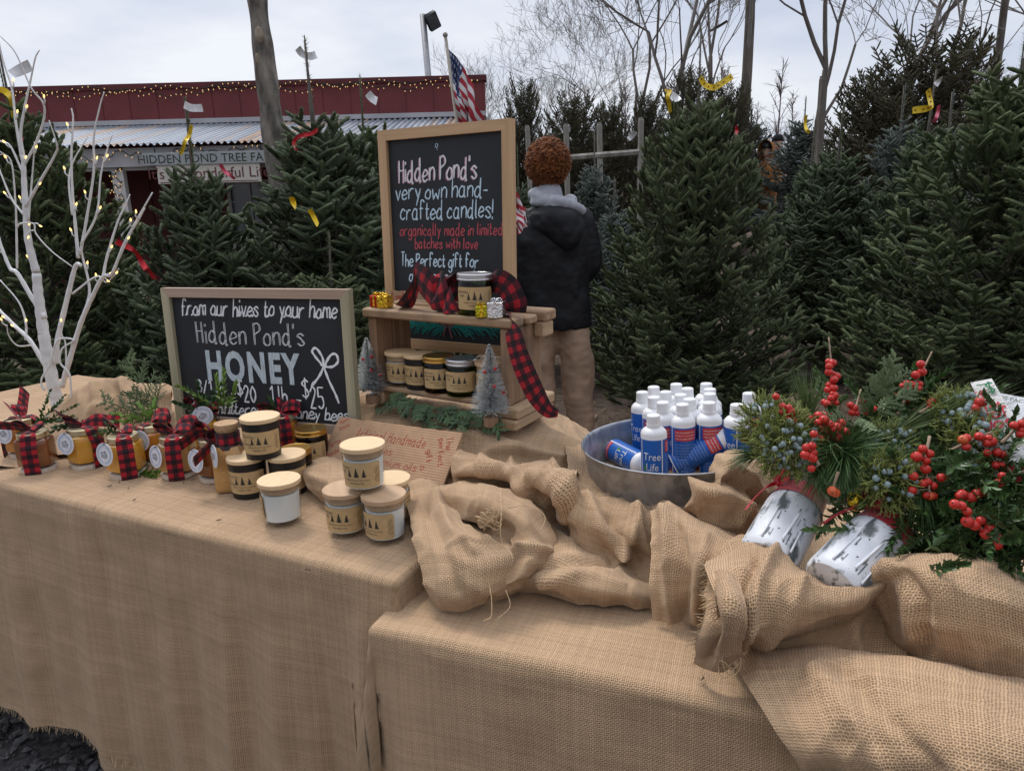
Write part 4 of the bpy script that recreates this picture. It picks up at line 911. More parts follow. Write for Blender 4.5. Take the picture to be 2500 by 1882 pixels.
# loose jute threads
def threads(label, cx, cy, z, n, rad, seed):
    r = random.Random(seed); c = az(cx, cy, z)
    mb = MB()
    for i in range(n):
        p = Vector((r.gauss(0, rad*.3), r.gauss(0, rad*.3), 0)); a = r.uniform(0, 6.3); P = []
        R0 = rad*r.uniform(.3, .8)
        for k in range(26):
            a += .36+r.gauss(0, .12); P.append(p+Vector((math.cos(a)*R0*(1+.02*k), math.sin(a)*R0*.8, .006+.010*math.sin(k*.6+i)+.003*i)))
        mb.tube(P, .00075, 4)
    o = mb.build('jute_threads', M_thread, loc=c); tag(o, label, 'loose threads', 'loose jute threads'); return o
threads('tangled knot of loose jute threads on the twisted burlap band', 1195, 1290, .868, 7, .020, 4)
threads('thin loop of jute thread on the right table below the cuff', 1785, 1640, .785, 2, .016, 9)
mb = MB()
for path in ([(1220, 1190), (1224, 1240), (1222, 1300), (1228, 1345)], [(1210, 1330), (1170, 1370), (1195, 1430), (1200, 1500), (1180, 1515)], [(1240, 1240), (1290, 1235), (1330, 1260), (1318, 1300)], [(1235, 1440), (1245, 1480), (1215, 1510)]):
    A = cr1([tuple(az(x, y, .885-.00042*max(0, y-1240))) for x, y in path], 8); mb.tube(A, .0007, 4)
o = mb.build('jute_strands', M_thread, origin=tuple(az(1200, 1400, .80))); tag(o, 'long single jute strands trailing over the twisted burlap band', 'loose threads', 'loose jute threads')
# ================================================================== HAND LETTERING (stroke font)
_raw = {
'a': '47280604133345|484353', 'b': '0c03|062847442304', 'c': '472806042344', 'd': '472806042345|4c4353', 'e': '0546472806042344', 'f': '4b3c1b13|0838', 'g': '472806042345|48412001',
'h': '0c03|06284743', 'i': '0803|0a0b', 'k': '0c03|480543', 'l': '0c0413', 'm': '0803|06183743|37586763', 'n': '0803|06284743', 'o': '28060423444728', 'p': '0800|062847442304', 'r': '0803|062848',
's': '47280726442304', 't': '1b142334|0838', 'u': '08042344|4843', 'v': '08232348', 'w': '0813133636535368', 'x': '0843|4803', 'y': '0824|4810', 'j': '28211001|2a2b',
'H': '0c03|4c43|0848', 'P': '0c03|0b2c4b492807', 'T': '2c23|0c4c', 'A': '032c2c43|1636', 'R': '0c03|0b2c4b492707|1743', 'C': '4b2c09062344', 'F': '0c03|0c4c|0838', 'N': '0c03|0c43|4c43',
'$': '4b2c0a28452304|2d22', '0': '2c09062346492c', '1': '0a2c2c23', '2': '0a2c4a0303034343', '3': '0b2c4a28|28462304', '5': '4c0c0c080838452304', '/': '034c', '-': '0636', '!': '0c06|0403', "'": '0c0a', '.': '0304', ':': '0304|0708', '&': '43090b2c3b180523344 7'.replace(' ', ''),
'*': '0a48|4a08|2b27', '~': '281a1c3c3a28|28485a5c3c3a'}
def stroke_text(s, h, slant=.0, tight=1.15, jit=0.0, seed=1, cursive=False, wid=1.0):
    """list of polylines (x, y) in metres; cap height h, baseline at 0"""
    r = random.Random(seed); k = h/9.0; x = 0.0; out = []; prev = None
    for ch in s:
        if ch == ' ': x += 3.2*k*wid*tight; prev = None; continue
        g_ = _raw.get(ch)
        if g_ is None: x += 2*k; continue
        w_ = 0; dy = r.gauss(0, jit)*h; sc = 1+r.gauss(0, jit)
        for st in g_.split('|'):
            p = [(int(st[i]), int(st[i+1], 16)-3) for i in range(0, len(st)-1, 2)]; w_ = max(w_, max(a for a, b in p))
            pts = [(x+a*k*wid*sc+(b*k*slant), b*k*sc+dy) for a, b in p]
            # repeated points stay sharp, others are smoothed
            segs = [[pts[0]]]
            for a, b in zip(pts, pts[1:]):
                if a == b: segs.append([b])
                else: segs[-1].append(b)
            for sg in segs:
                if len(sg) > 2: out.append([tuple(q) for q in cr1(sg, 5)])
                elif len(sg) == 2: out.append([tuple(q) for q in np.linspace(sg[0], sg[1], 5)])
        if cursive and prev is not None and ch.islower():
            a = (prev, 0.1*k); b = (x+k*(.6*slant), 2.6*k+dy); out.append([tuple(q) for q in cr1([a, ((a[0]+b[0])/2+.3*k, .5*k), b], 5)])
        x += (w_*wid+1.9*tight)*k; prev = x-1.9*tight*k if ch.islower() else None
    return out, x
def strokes_on(mb, lines, O, ex, ey, wd, lift=.0008, var=.18, seed=3):
    """raised brush strokes on a surface"""
    O, ex, ey = Vector(O), Vector(ex), Vector(ey); nn = ex.cross(ey).normalized(); r = random.Random(seed)
    for L_ in lines:
        n = len(L_); V = []
        ph = r.uniform(0, 6)
        for i, (x, y) in enumerate(L_):
            a = L_[max(0, i-1)]; b = L_[min(n-1, i+1)]; tx, ty = b[0]-a[0], b[1]-a[1]; l = math.hypot(tx, ty) or 1; px, py = -ty/l, tx/l
            w_ = wd*.5*(1+var*math.sin(ph+i*.9))*(1 if 0 < i < n-1 else .72)
            e = 0 if 0 < i < n-1 else (-w_*.6 if i == 0 else w_*.6)
            x += tx/l*e; y += ty/l*e
            for q, z in ((-w_, lift*.4), (0, lift*1.25), (w_, lift*.4)): V.append(O+ex*(x+px*q)+ey*(y+py*q)+nn*z)
        F = [(i*3+j, i*3+3+j, i*3+4+j, i*3+1+j) for i in range(n-1) for j in (0, 1)]
        mb.add(V, F)
def shift(lines, dx, dy, sc=1.0, rot=0.0):
    c, s = math.cos(rot), math.sin(rot); return [[(dx+(x*c-y*s)*sc, dy+(x*s+y*c)*sc) for x, y in L_] for L_ in lines]
def fit(s, x0, x1, y, h, **k):
    """text stretched to span x0..x1 on the baseline y"""
    L_, w_ = stroke_text(s, h, **k); f = (x1-x0)/max(1e-6, max(p[0] for l in L_ for p in l)); return [[(x0+a*f, y+b) for a, b in l] for l in L_]
# ================================================================== CHALKBOARDS
M_slate = mat('blackboard', (.016, .018, .022), .62, var=.25, vs=5, bump=.05, bs=200)
M_chalkw = mat('chalk_white', (.80, .82, .84), .9, var=.10, vs=300); M_chalkb = mat('chalk_blue', (.55, .70, .80), .9, var=.10, vs=300)
M_chalkp = mat('chalk_pink', (.58, .32, .40), .9, var=.12, vs=300); M_chalkr = mat('chalk_red', (.48, .085, .10), .9, var=.12, vs=300)
M_chalkt = mat('chalk_teal', (.02, .30, .26), .9, var=.15, vs=200); M_chalkt2 = mat('chalk_dark_teal', (.012, .11, .13), .9, var=.15, vs=200); M_chalkm = mat('chalk_mauve', (.20, .09, .10), .9, var=.12, vs=200)
W_pale0 = wood('maple_across', (.56, .36, .20), (.44, .27, .14), 0, 12); W_pale1 = wood('maple_up', (.56, .36, .20), (.44, .27, .14), 1, 12)
W_grn0 = wood('treated_pine_across', (.47, .34, .25), (.33, .23, .17), 0, 10); W_grn1 = wood('treated_pine_up', (.46, .41, .27), (.31, .29, .19), 1, 10)
def chalkboard(name, label, BL, BR, up, w, h, fw, mA, mU, depth=.022):
    BL, BR = Vector(BL), Vector(BR); ex = (BR-BL).normalized(); up = Vector(up); ey = (up-ex*up.dot(ex)).normalized(); ez = ex.cross(ey)   # ez faces the viewer
    o = thing(name, label, 'chalkboard sign', BL); o.matrix_world = Matrix.Translation(BL) @ Matrix((ex, ey, ez)).transposed().to_4x4()
    mb = MB(); mb.box((fw*.5, fw*.5, -depth*.5), (w-fw*.5, h-fw*.5, 0)); mb.build('slate', M_slate, o, smooth=False)
    def rail(a, b, vert):
        m = MB(); d = depth*.55; e = .0015
        if vert: V2 = [(a, 0), (a+(fw if a < w/2 else -fw), fw), (a+(fw if a < w/2 else -fw), h-fw), (a, h)]
        else: V2 = [(0, a), (fw, a+(fw if a < h/2 else -fw)), (w-fw, a+(fw if a < h/2 else -fw)), (w, a)]
        V = [(x, y, -d) for x, y in V2]+[(x, y, d*.9) for x, y in V2]
        F = [(3, 2, 1, 0), (4, 5, 6, 7), (0, 1, 5, 4), (1, 2, 6, 5), (2, 3, 7, 6), (3, 0, 4, 7)]
        m.add(V, F); return m.build('frame_rail', mU if vert else mA, o, smooth=False)
    rail(0, 0, True); rail(w, 0, True); rail(0, 0, False); rail(h, 0, False)
    return o
X, Y_, Z = Vector((1, 0, 0)), Vector((0, 1, 0)), Vector((0, 0, 1))
def write(o, nm, m, lines, wd, lift=.0010, seed=3):
    mb = MB(); strokes_on(mb, lines, (0, 0, 0), X, Y_, wd, lift, seed=seed); return mb.build(nm, m, o)
# --- honey board
hw, hh = .560, .372
hb = chalkboard('honey_chalkboard', 'wide framed chalkboard advertising honey, standing behind the honey jars', (-.930, 1.905, .845), (-.392, 1.742, .845), (.0, .030, 1), hw, hh, .024, W_grn0, W_grn1)
f1 = fit('from our hives to your home', .050, .520, .300, .046, slant=.25, cursive=True, jit=.03, seed=5); write(hb, 'writing', M_chalkw, f1, .0042)
f2 = fit("Hidden Pond's", .092, .418, .226, .058, jit=.02, seed=6, tight=1.25)
write(hb, 'outlined_writing', M_chalkw, shift(f2, -.0017, 0)+shift(f2, .0017, .0006), .0016)
cu = bpy.data.curves.new('lettering', 'FONT'); cu.body = 'HONEY'; cu.size = 1; cu.offset = .042; cu.space_character = 1.22; cu.resolution_u = 3; to = bpy.data.objects.new('lettering', cu); COL.objects.link(to)
me = bpy.data.meshes.new_from_object(to.evaluated_get(bpy.context.evaluated_depsgraph_get())); V = [tuple(v.co) for v in me.vertices]; F = [tuple(p.vertices) for p in me.polygons]; bpy.data.objects.remove(to)
wx_ = max(v[0] for v in V); hx_ = max(v[1] for v in V)
mb = MB(); mb.add([(.110+v[0]/wx_*.292, .128+v[1]/hx_*.080, .0009) for v in V], F); mb.build('block_lettering', mat('chalk_wash', (.50, .57, .61), .9, var=.16, vs=220, stretch=(1, .2, 1)), hb, smooth=False)
bow = [cr1(p, 8) for p in ([(.470, .175), (.448, .200), (.440, .215), (.452, .222), (.468, .200), (.470, .175)], [(.470, .175), (.492, .205), (.508, .208), (.512, .190), (.495, .176), (.470, .175)], [(.470, .175), (.455, .150), (.430, .122)], [(.470, .175), (.482, .140), (.498, .105), (.506, .082)], [(.430, .122), (.438, .134)], [(.462, .18), (.478, .18)])]
write(hb, 'bow_drawing', M_chalkw, [[tuple(q) for q in b] for b in bow], .0062)
l3 = fit('3/1 lb', .075, .160, .088, .036, seed=9)+fit('-', .182, .196, .078, .036)+fit('$', .202, .218, .088, .042)+fit('20', .222, .258, .070, .044)
write(hb, 'prices', M_chalkw, l3, .0044)
l3 = fit('1 lb.', .305, .360, .072, .046)+fit('-', .378, .396, .070, .036)+fit('$', .402, .420, .092, .046)+fit('25', .424, .462, .064, .056)
write(hb, 'prices', M_chalkw, l3, .0044)
l4 = fit('Raw unfiltered and honey bees', .040, .532, .034, .034, slant=.25, cursive=True, jit=.03, seed=8)+[[(.37, .008), (.40, .012), (.43, .016)]]
write(hb, 'bottom_writing', M_chalkw, l4, .0036)
# --- candle board
cw, chh = .416, .590
cb = chalkboard('candle_chalkboard', 'tall framed chalkboard advertising candles, standing behind the wooden crate', (-.350, 2.03, 1.022), (.006, 1.825, 1.022), (-.02, .045, 1), cw, chh, .027, W_pale0, W_pale1)
t1 = fit("Hidden Pond's", .059, .309, .454, .056, jit=.03, seed=11, slant=.08, tight=1.0)
write(cb, 'writing_underlayer', M_chalkp, shift(t1, -.0018, -.0009), .0048, .0008)
write(cb, 'heading_writing', M_chalkw, shift(t1, .0009, 0), .0040, .0020)
k = dict(jit=.03, slant=.1)
for i, (t, x0, x1, y, h) in enumerate((('very own hand-', .045, .340, .408, .046), ('crafted candles!', .059, .356, .355, .048), ('The Perfect gift for', .054, .308, .229, .036), ('anyone on your list', .080, .329, .188, .034))): write(cb, 'blue_writing', M_chalkb, fit(t, x0, x1, y, h, seed=12+i, tight=.95, **k), .0038)
for i, (t, x0, x1, y, h) in enumerate((('organically made in limited', .055, .382, .312, .031), ('batches with love', .104, .308, .278, .029))): write(cb, 'red_writing', M_chalkr, fit(t, x0, x1, y, h, seed=16+i, **k), .0033)
write(cb, 'hook_mark', M_chalkb, [[(.187+.004*math.cos(t), .541+.005*math.sin(t)) for t in np.linspace(0, 6.3, 14)], [(.187, .536), (.189, .530)]], .0020)
cbm = cb.matrix_world.copy()
r = random.Random(4); A, B2 = [], []
for i in range(260):
    x = .04+.33*r.random(); y = .078-.012*math.sin((x-.04)/.33*PI); s = 1 if x > .205 else -1; L_ = r.uniform(.022, .042); a = r.uniform(-.95, .95)
    (A if r.random() < .62 else B2).append([(x, y), (x+s*L_*.5*math.cos(a), y+L_*.5*math.sin(a)), (x+s*L_*math.cos(a), y+L_*math.sin(a)-.003)])
write(cb, 'dark_needles_drawing', M_chalkt2, B2, .0024, .0006); write(cb, 'teal_needles_drawing', M_chalkt, A, .0022, .0014)
bw = [[(q[0]-.010, q[1]-.022) for q in cr1(p, 6)] for p in ([(.215, .098), (.200, .118), (.192, .112), (.198, .092), (.215, .098)], [(.215, .098), (.230, .118), (.238, .112), (.232, .092), (.215, .098)], [(.215, .098), (.205, .080), (.200, .062)], [(.215, .098), (.222, .078), (.228, .060)])]
write(cb, 'bow_drawing', M_chalkm, bw, .006, .0026)
# ================================================================== CANDLES
M_kraft = mat('kraft_paper', (.50, .34, .165), .8, var=.06, vs=120); M_ink = mat('black_ink', (.030, .026, .024), .7, var=0)
M_wax = mat('white_wax', (.88, .86, .82), .45, var=.03, vs=20, sss=.15); M_waxg = mat('green_wax', (.17, .21, .018), .35, var=.08, vs=30); M_waxa = mat('brown_wax', (.05, .016, .007), .3, var=.1)
def thin_glass(name, tint, edge=.04):
    m = bpy.data.materials.new(name); m.use_nodes = True; t = m.node_tree; t.nodes.clear(); nn = t.nodes.new
    o = nn('ShaderNodeOutputMaterial'); mx_ = nn('ShaderNodeMixShader'); tr = nn('ShaderNodeBsdfTransparent'); gl = nn('ShaderNodeBsdfGlossy'); fr = nn('ShaderNodeFresnel')
    tr.inputs['Color'].default_value = (*tint, 1); gl.inputs['Roughness'].default_value = edge; fr.inputs['IOR'].default_value = 1.45; ge = nn('ShaderNodeNewGeometry'); sb = nn('ShaderNodeMath'); sb.operation = 'SUBTRACT'; sb.inputs[0].default_value = 1.0; ml = nn('ShaderNodeMath'); ml.operation = 'MULTIPLY'
    t.links.new(ge.outputs['Backfacing'], sb.inputs[1]); t.links.new(fr.outputs[0], ml.inputs[0]); t.links.new(sb.outputs[0], ml.inputs[1]); t.links.new(ml.outputs[0], mx_.inputs[0]); t.links.new(tr.outputs[0], mx_.inputs[1]); t.links.new(gl.outputs[0], mx_.inputs[2]); t.links.new(mx_.outputs[0], o.inputs[0]); return m
M_glass = thin_glass('clear_glass', (.95, .965, .97)); M_glassg = thin_glass('green_glass', (.50, .56, .10)); M_glassa = thin_glass('amber_glass', (.42, .15, .04))
M_mattk = mat('matte_black_glass', (.011, .011, .012), .42, var=.08, vs=8); M_gold = mat('gold_lid', (.58, .34, .085), .28, metal=.9, var=.05); M_silver = mat('silver_lid', (.62, .62, .63), .30, metal=.9, var=.04)
W_lid = wood('lid_wood', (.76, .56, .34), (.64, .44, .24), 0, 22, .6); W_lid2 = wood('bamboo_lid', (.55, .37, .23), (.45, .29, .17), 1, 18, .6)
def bend(mb, V, F, R, a0, z0, lift, taper=0.0, mi=0):
    out = []
    for x, y in V:
        rr = R+taper*(z0+y)+lift; a = a0+x/R; out.append((rr*math.cos(a), rr*math.sin(a), z0+y))
    mb.add(out, F, None, mi)
def fir_icon(h):
    V = [(0, 0)]; n = 7; L_, Rr = [], []
    for i in range(n):
        y = h*(1-(i+.15)/n); w_ = h*.30*((i+1)/n)
        Rr += [(w_*.45, y), (w_*1.1, y-h*.6/n)]; L_ += [(-w_*.42, y), (-w_*1.05, y-h*.62/n)]
    P = [(0, h)]+Rr+[(h*.05, 0), (-h*.05, 0)]+L_[::-1]
    return P, [tuple(range(len(P)-1, -1, -1))]
FARM = ('Hidden Pond Tree Farm', 'Mendham N.J.')
def kraft_label(o, R, zc, face, scent, w=.098, h=.050, taper=0.0):
    mb = MB(); nx = 26; xs = np.linspace(-w/2, w/2, nx); ys = np.linspace(-h/2, h/2, 5); V = []; cr_ = .004
    for y in ys:
        for x in xs:
            ix = max(0, abs(x)-(w/2-cr_)); lim = h/2-cr_+math.sqrt(max(0, cr_*cr_-ix*ix)); V.append((x, max(-lim, min(lim, y))))
    F = [(i*nx+j, i*nx+j+1, (i+1)*nx+j+1, (i+1)*nx+j) for i in range(4) for j in range(nx-1)]
    bend(mb, V, F, R, face, zc, .0005, taper); lb = mb.build('label', M_kraft, o)
    mb = MB(); k = h/.050
    for dx, hh_ in ((-.0135, .0155), (0, .019), (.0135, .016)):
        P, F = fir_icon(hh_*k); bend(mb, [(a+dx*k, b-.0035*k) for a, b in P], F, R, face, zc, .0009, taper)
    for t, y, sz in ((FARM[0], -.0105, .0050), (FARM[1], -.0170, .0050)):
        V, F = ptext(t, sz*k, 'CENTER'); bend(mb, [(a, b+y*k) for a, b in V], F, R, face, zc, .0009, taper)
    for i, t in enumerate(scent):
        V, F = ptext(t, .0062*k, 'CENTER'); bend(mb, [(a-.031*k, b+(.012-.0085*i)*k) for a, b in V], F, R, face, zc, .0009, taper)
    for i in range(4):
        for q in range(12):
            y0 = (-.016+.0026*q)*k; x0 = (.034+.0022*i)*k
            if (q*7+i*3) % 5: bend(mb, [(x0, y0), (x0+.0007, y0), (x0+.0007, y0+.0019), (x0, y0+.0019)], [(0, 1, 2, 3)], R, face, zc, .0009, taper)
    mb.build('print', M_ink, lb, smooth=False)
def candle(kind, label, base, face, scent, rz=0.0, tilt=(0, 0), lidrz=0.0, group=None, sc=1.0, has_label=True, wlid=None):
    o = thing('candle', label, 'candle', base, group=group); o.rotation_euler = (tilt[0], tilt[1], 0); o.scale = (sc,)*3
    if kind in ('white', 'black'):
        tp = .0032/.082; rb, H = .0368, .081
        if kind == 'white':
            mb = MB(); mb.lathe([(rb*.6, 0), (rb-.002, .0004), (rb, .003), (rb+tp*H*.5, H*.5), (rb+tp*H, H-.001), (rb+tp*H-.001, H), (rb+tp*H-.0026, H-.002), (rb+tp*.012-.0022, .0105), (rb*.5, .0095), (0.0005, .0095)], 40); mb.build('tumbler', M_glass, o, ang=40)
            mb = MB(); mb.lathe([(rb-.0026, .0104), (rb+tp*.065-.0030, .064), (rb*.9, .0652), (.001, .0652)], 40); mb.build('wax', M_wax, o, ang=40)
        else:
            mb = MB(); mb.lathe([(rb-.003, 0), (rb-.0006, .0012), (rb, .004), (rb+tp*H, H-.001), (rb+tp*H-.0015, H), (rb+tp*H-.004, H-.003), (rb-.003, .01), (.001, .01)], 40); mb.build('tumbler', M_mattk, o, ang=40)
        lid = MB(); lr = .0422; z = H+.0003
        lid.lathe([(lr-.001, z), (lr, z+.001), (lr, z+.008), (lr-.001, z+.009), (.0005, z+.009)], 40)
        l = lid.build('lid', wlid or W_lid, o, ang=35); l.rotation_euler = (0, 0, lidrz)
        mb = MB(); pr = rb+tp*H-.0032
        mb.lathe([(pr-.002, H-.0135), (pr, H-.012), (pr, H-.0085), (pr-.0012, H-.0075), (pr, H-.0065), (pr, H-.0005)], 40); mb.build('plug', W_lid2, l, ang=35)
        if has_label: kraft_label(o, rb, .039, face, scent, taper=tp, w=.098 if kind == 'black' else .09)
    else:
        R, H = .0405, .080; G, Wx, Mt = (M_glassg, M_waxg, M_silver) if kind == 'green' else (M_glassa, M_waxa, M_gold)
        mb = MB(); mb.lathe([(R*.5, .001), (R-.004, 0), (R-.001, .0015), (R, .005), (R, H-.008), (R-.0015, H-.003), (R-.004, H), (R-.006, H), (R-.0045, H-.006), (R-.0024, H-.011), (R-.0024, .0085), (R*.5, .0075), (.0005, .0075)], 40); mb.build('glass_jar', G, o, ang=45)
        mb = MB(); mb.lathe([(R-.0030, .0085), (R-.0030, .063), (.001, .064)], 36); mb.build('wax', Wx, o, ang=40)
        mb = MB(); z = H-.003; lr = R+.0004; mb.lathe([(lr-.0015, z), (lr, z+.0012), (lr, z+.0035), (lr-.0011, z+.0048), (lr-.0002, z+.0062), (lr-.0002, z+.0135), (lr-.0014, z+.0152), (lr-.005, z+.0154), (lr-.006, z+.0148), (.0005, z+.0148)], 44); mb.build('lid', Mt, o, ang=30)
        if has_label: kraft_label(o, R, .039, face, scent, w=.092)
    return o
CG = 'hand made farm candles'
FV = -PI/2                                                      # facing the viewer
def at_top(p, dz): return (p[0], p[1], p[2]+dz)
ZT = .7985
bA = az(612, 1212, ZT); bB = az(703, 1212, ZT); bW = az(690, 1268, ZT)
bA = az(612, 1205, ZT); bB = az(708, 1200, ZT); bW = az(692, 1270, ZT)
SC1 = ('BUTTERSCOTCH', '&', 'BOURBON'); SC2 = ('SUGAR PLUM', '& MINT'); SC3 = ('CAPE COD', 'CHRISTMAS', 'BERRY'); SC4 = ('CHRISTMAS', 'TREE')
candle('black', 'matte black candle standing left under the stacked black one', bA, FV+.42-.40, SC1, group=CG, lidrz=.4)
candle('black', 'matte black candle standing behind the plain white one', bB, FV+.95, SC1, group=CG, lidrz=-.2)
bT = (bA+bB)/2; candle('black', 'matte black candle stacked on top of two black candles', (bT.x-.002, bT.y-.006, ZT+.0905), FV+.42-.28, SC1, group=CG, lidrz=.15)
candle('white', 'white candle with no label showing, in front of the black candles', bW, FV-2.0, SC2, group=CG, lidrz=1.3)
wL = az(850, 1296, ZT); wR = az(944, 1312, ZT); wB = az(957, 1268, ZT)
candle('white', 'white candle at the lower left of the white stack', wL, FV+.10-.25, SC2, group=CG, wlid=W_lid2, lidrz=.3)
candle('white', 'white candle at the lower right of the white stack', wR, FV-.62, SC2, group=CG, wlid=W_lid2, lidrz=.9)
candle('white', 'white candle mostly hidden at the back of the white stack', wB, FV+2.2, SC2, group=CG)
wt = (wL+wR)/2; candle('white', 'white candle stacked on top of the white stack', (wt.x-.002+.004, wt.y+.012, ZT+.0905), FV-.20, SC2, group=CG, lidrz=.2)
candle('amber', 'amber jar candle with a gold lid beside the cardboard sign', az(766, 1128, ZT), FV+.05, SC3, group=CG, sc=.97)
candle('amber', 'second amber jar candle tucked behind the black candles', az(728, 1176, ZT), FV+1.4, SC3, group=CG, has_label=False, sc=.9)
# ================================================================== CRATE
W_old0 = wood('old_pine_length', (.47, .31, .18), (.22, .13, .075), 0, 11, .85, dirt=(.20, .14, .09)); W_old2 = wood('old_pine_upright', (.33, .205, .12), (.17, .098, .058), 2, 9, .85, dirt=(.16, .105, .07)); W_old1 = wood('old_pine_depth', (.50, .35, .21), (.33, .21, .12), 1, 11, .85)
FLc = Vector((-.372, 1.812, 0)); FRc = Vector((.000, 1.592, 0)); cex = (FRc-FLc).normalized(); cwid = (FRc-FLc).length; cez = Vector((0, 0, 1)); cey = cez.cross(cex)
CB = .940
crate = thing('crate', 'rough wooden crate stood on its side as a shelf for candles', 'crate'); crate.matrix_world = Matrix.Translation((FLc.x, FLc.y, CB)) @ Matrix((cex, cey, cez)).transposed().to_4x4() @ Matrix.Rotation(.012, 4, 'Y')
CM = crate.matrix_world.copy(); dC = .150; CHt = .222; W = cwid
def cbx(nm, lo, hi, m, bev=.004): mb = MB(); mb.box(lo, hi, bev=bev); return mb.build(nm, m, crate, smooth=False)
cbx('top_board', (-.008, -.006, CHt-.022), (W+.004, .052, CHt), W_old0); cbx('top_board', (-.004, .055, CHt-.021), (W+.012, .105, CHt-.002), W_old0)
cbx('top_board', (.002, .108, CHt-.020), (W+.030, .166, CHt+.006), W_old0)
cbx('side_board', (.004, .001, .004), (.028, .070, CHt-.023), W_old2); cbx('side_board', (.003, .074, .004), (.027, .148, CHt-.023), W_old2)
cbx('side_board', (W-.032, .000, .018), (W-.004, .072, CHt-.023), W_old2); cbx('side_board', (W-.033, .076, .018), (W-.003, .150, CHt-.023), W_old2)
cbx('end_block', (W-.003, .108, CHt-.058), (W+.026, .160, CHt-.021), W_old1)
cbx('shelf', (.030, .004, .006), (W-.034, .148, .020), W_old0); cbx('rear_slat', (.030, .150, .02), (W-.034, .160, .052), W_old0)
cbx('base_rail', (W-.040, -.012, -.010), (W+.022, .175, .016), W_old1); cbx('foot', (W-.062, -.020, -.036), (W+.020, .172, -.0115), W_old1); cbx('foot', (-.004, .002, -.030), (.040, .160, .003), W_old1)
def cpt(x, y, z): return CM @ Vector((x, y, z))
for kind, u, d, sc3, fc, lb, wl in (('white', .070, .044, SC2, .10, 'white candle at the left end of the crate shelf', W_lid), ('black', .135, .040, SC1, .0, 'black candle on the crate shelf beside the white one', W_lid), ('amber', .198, .036, SC3, .25, 'amber jar candle with a gold lid in the middle of the crate shelf', None), ('green', .268, .034, SC4, .05, 'green jar candle with a silver lid on the crate shelf', None), ('white', .348, .046, SC2, -.3, 'white candle half hidden behind the right bottle brush tree', W_lid2)):
    candle(kind, lb, cpt(u, d, .0205), FV+fc-.15, sc3, group=CG, tilt=(0, .012), wlid=wl, sc=.98)
candle('green', 'green jar candle with a silver lid standing on top of the crate', cpt(.312, .036, CHt+.0005), FV+.02, SC4, group=CG, tilt=(0, .02), sc=1.04)
# ------------------------------------------------------------------ ribbons
M_plaid = plaid('buffalo_plaid', 4.0); M_plaid3 = plaid('buffalo_plaid_narrow', 3.0)
def strip(mb, C, Wv, k=6, sag=0.0):
    """cloth ribbon: centre points C and half width vectors Wv, smoothed"""
    C = np.array([tuple(c) for c in C], float); Wv = np.array([tuple(w_) for w_ in Wv], float); A = cr1(C, k); B = cr1(Wv, k)
    T = np.gradient(A, axis=0); Nn = np.cross(T, B); Nn /= np.maximum(np.linalg.norm(Nn, axis=1, keepdims=True), 1e-9)
    q = np.linspace(-1, 1, 7); P = A[:, None, :]+B[:, None, :]*q[None, :, None]+Nn[:, None, :]*(sag*(1-q*q))[None, :, None]
    wd = 2*np.linalg.norm(B, axis=1).mean(); L_ = np.r_[0, np.cumsum(np.linalg.norm(np.diff(A, axis=0), axis=1))]/wd
    uv = np.stack(np.meshgrid((q+1)/2, L_), -1); mb.grid(P, uv)
def V3(*a): return Vector(a)
# wide ribbon on top of the crate
rb = thing('plaid_ribbon', 'wide red and black buffalo plaid ribbon crumpled on top of the crate', 'ribbon', cpt(.2, .05, CHt))
Ri = CM; O = rb.location
def cl(x, y, z): return (CM @ Vector((x, y, z)))-O
def cv(x, y, z): return CM.to_3x3() @ Vector((x, y, z))
T0 = CHt+.004
def cstrip(nm, pts, sag=0):
    k = 1.0 if nm == 'tail' else 1.24; mb = MB(); strip(mb, [cl(.085+(p[0]-.085)*(1.22 if k > 1 else 1), p[1], T0+(p[2]-T0)*k) for p in pts], [cv(*[c*k for c in p[3:]]) for p in pts], 8, sag); return mb.build(nm, M_plaid, rb)
cstrip('end', [(.085, .030, T0+.002, .012, -.024, .006), (.105, .030, T0+.010, .012, -.022, .018), (.122, .035, T0+.030, .008, -.012, .026), (.128, .040, T0+.056, .004, -.010, .026)])
cstrip('loop', [(.120, .05, T0+.068, .012, -.012, .024), (.148, .032, T0+.058, .014, -.006, .026), (.178, .022, T0+.038, .010, -.002, .028), (.200, .018, T0+.028, .004, 0, .027), (.214, .030, T0+.028, .0, 0, .024)], .006)
cstrip('loop', [(.190, .034, T0+.058, .010, -.012, .018), (.200, .018, T0+.050, .012, -.004, .026), (.204, .008, T0+.030, .022, 0, .012), (.206, .010, T0+.010, .024, 0, .006), (.205, .030, T0+.001, .02, 0, .004)], .004)
cstrip('loop', [(.196, .018, T0+.030, .006, -.004, .026), (.206, .010, T0+.055, .022, 0, .012), (.212, .018, T0+.070, .022, .004, .004), (.216, .040, T0+.066, .02, .004, -.004), (.214, .06, T0+.04, .018, .004, -.004)], .004)
cstrip('twist', [(.214, .030, T0+.030, .0, .004, .024), (.236, .030, T0+.040, .006, .006, .022), (.252, .05, T0+.048, .004, .01, .022)])
cstrip('back_loop', [(.275, .075, T0+.03, 0, .01, .026), (.305, .060, T0+.058, .012, -.006, .024), (.338, .050, T0+.050, .020, -.004, .018), (.355, .045, T0+.022, .026, 0, .008), (.352, .05, T0+.004, .026, 0, 0)], .003)
cstrip('end', [(.222, .004, T0+.030, .01, 0, .022), (.232, -.002, T0+.012, .014, .0, .014), (.246, .0, T0+.002, .018, .004, .004)])
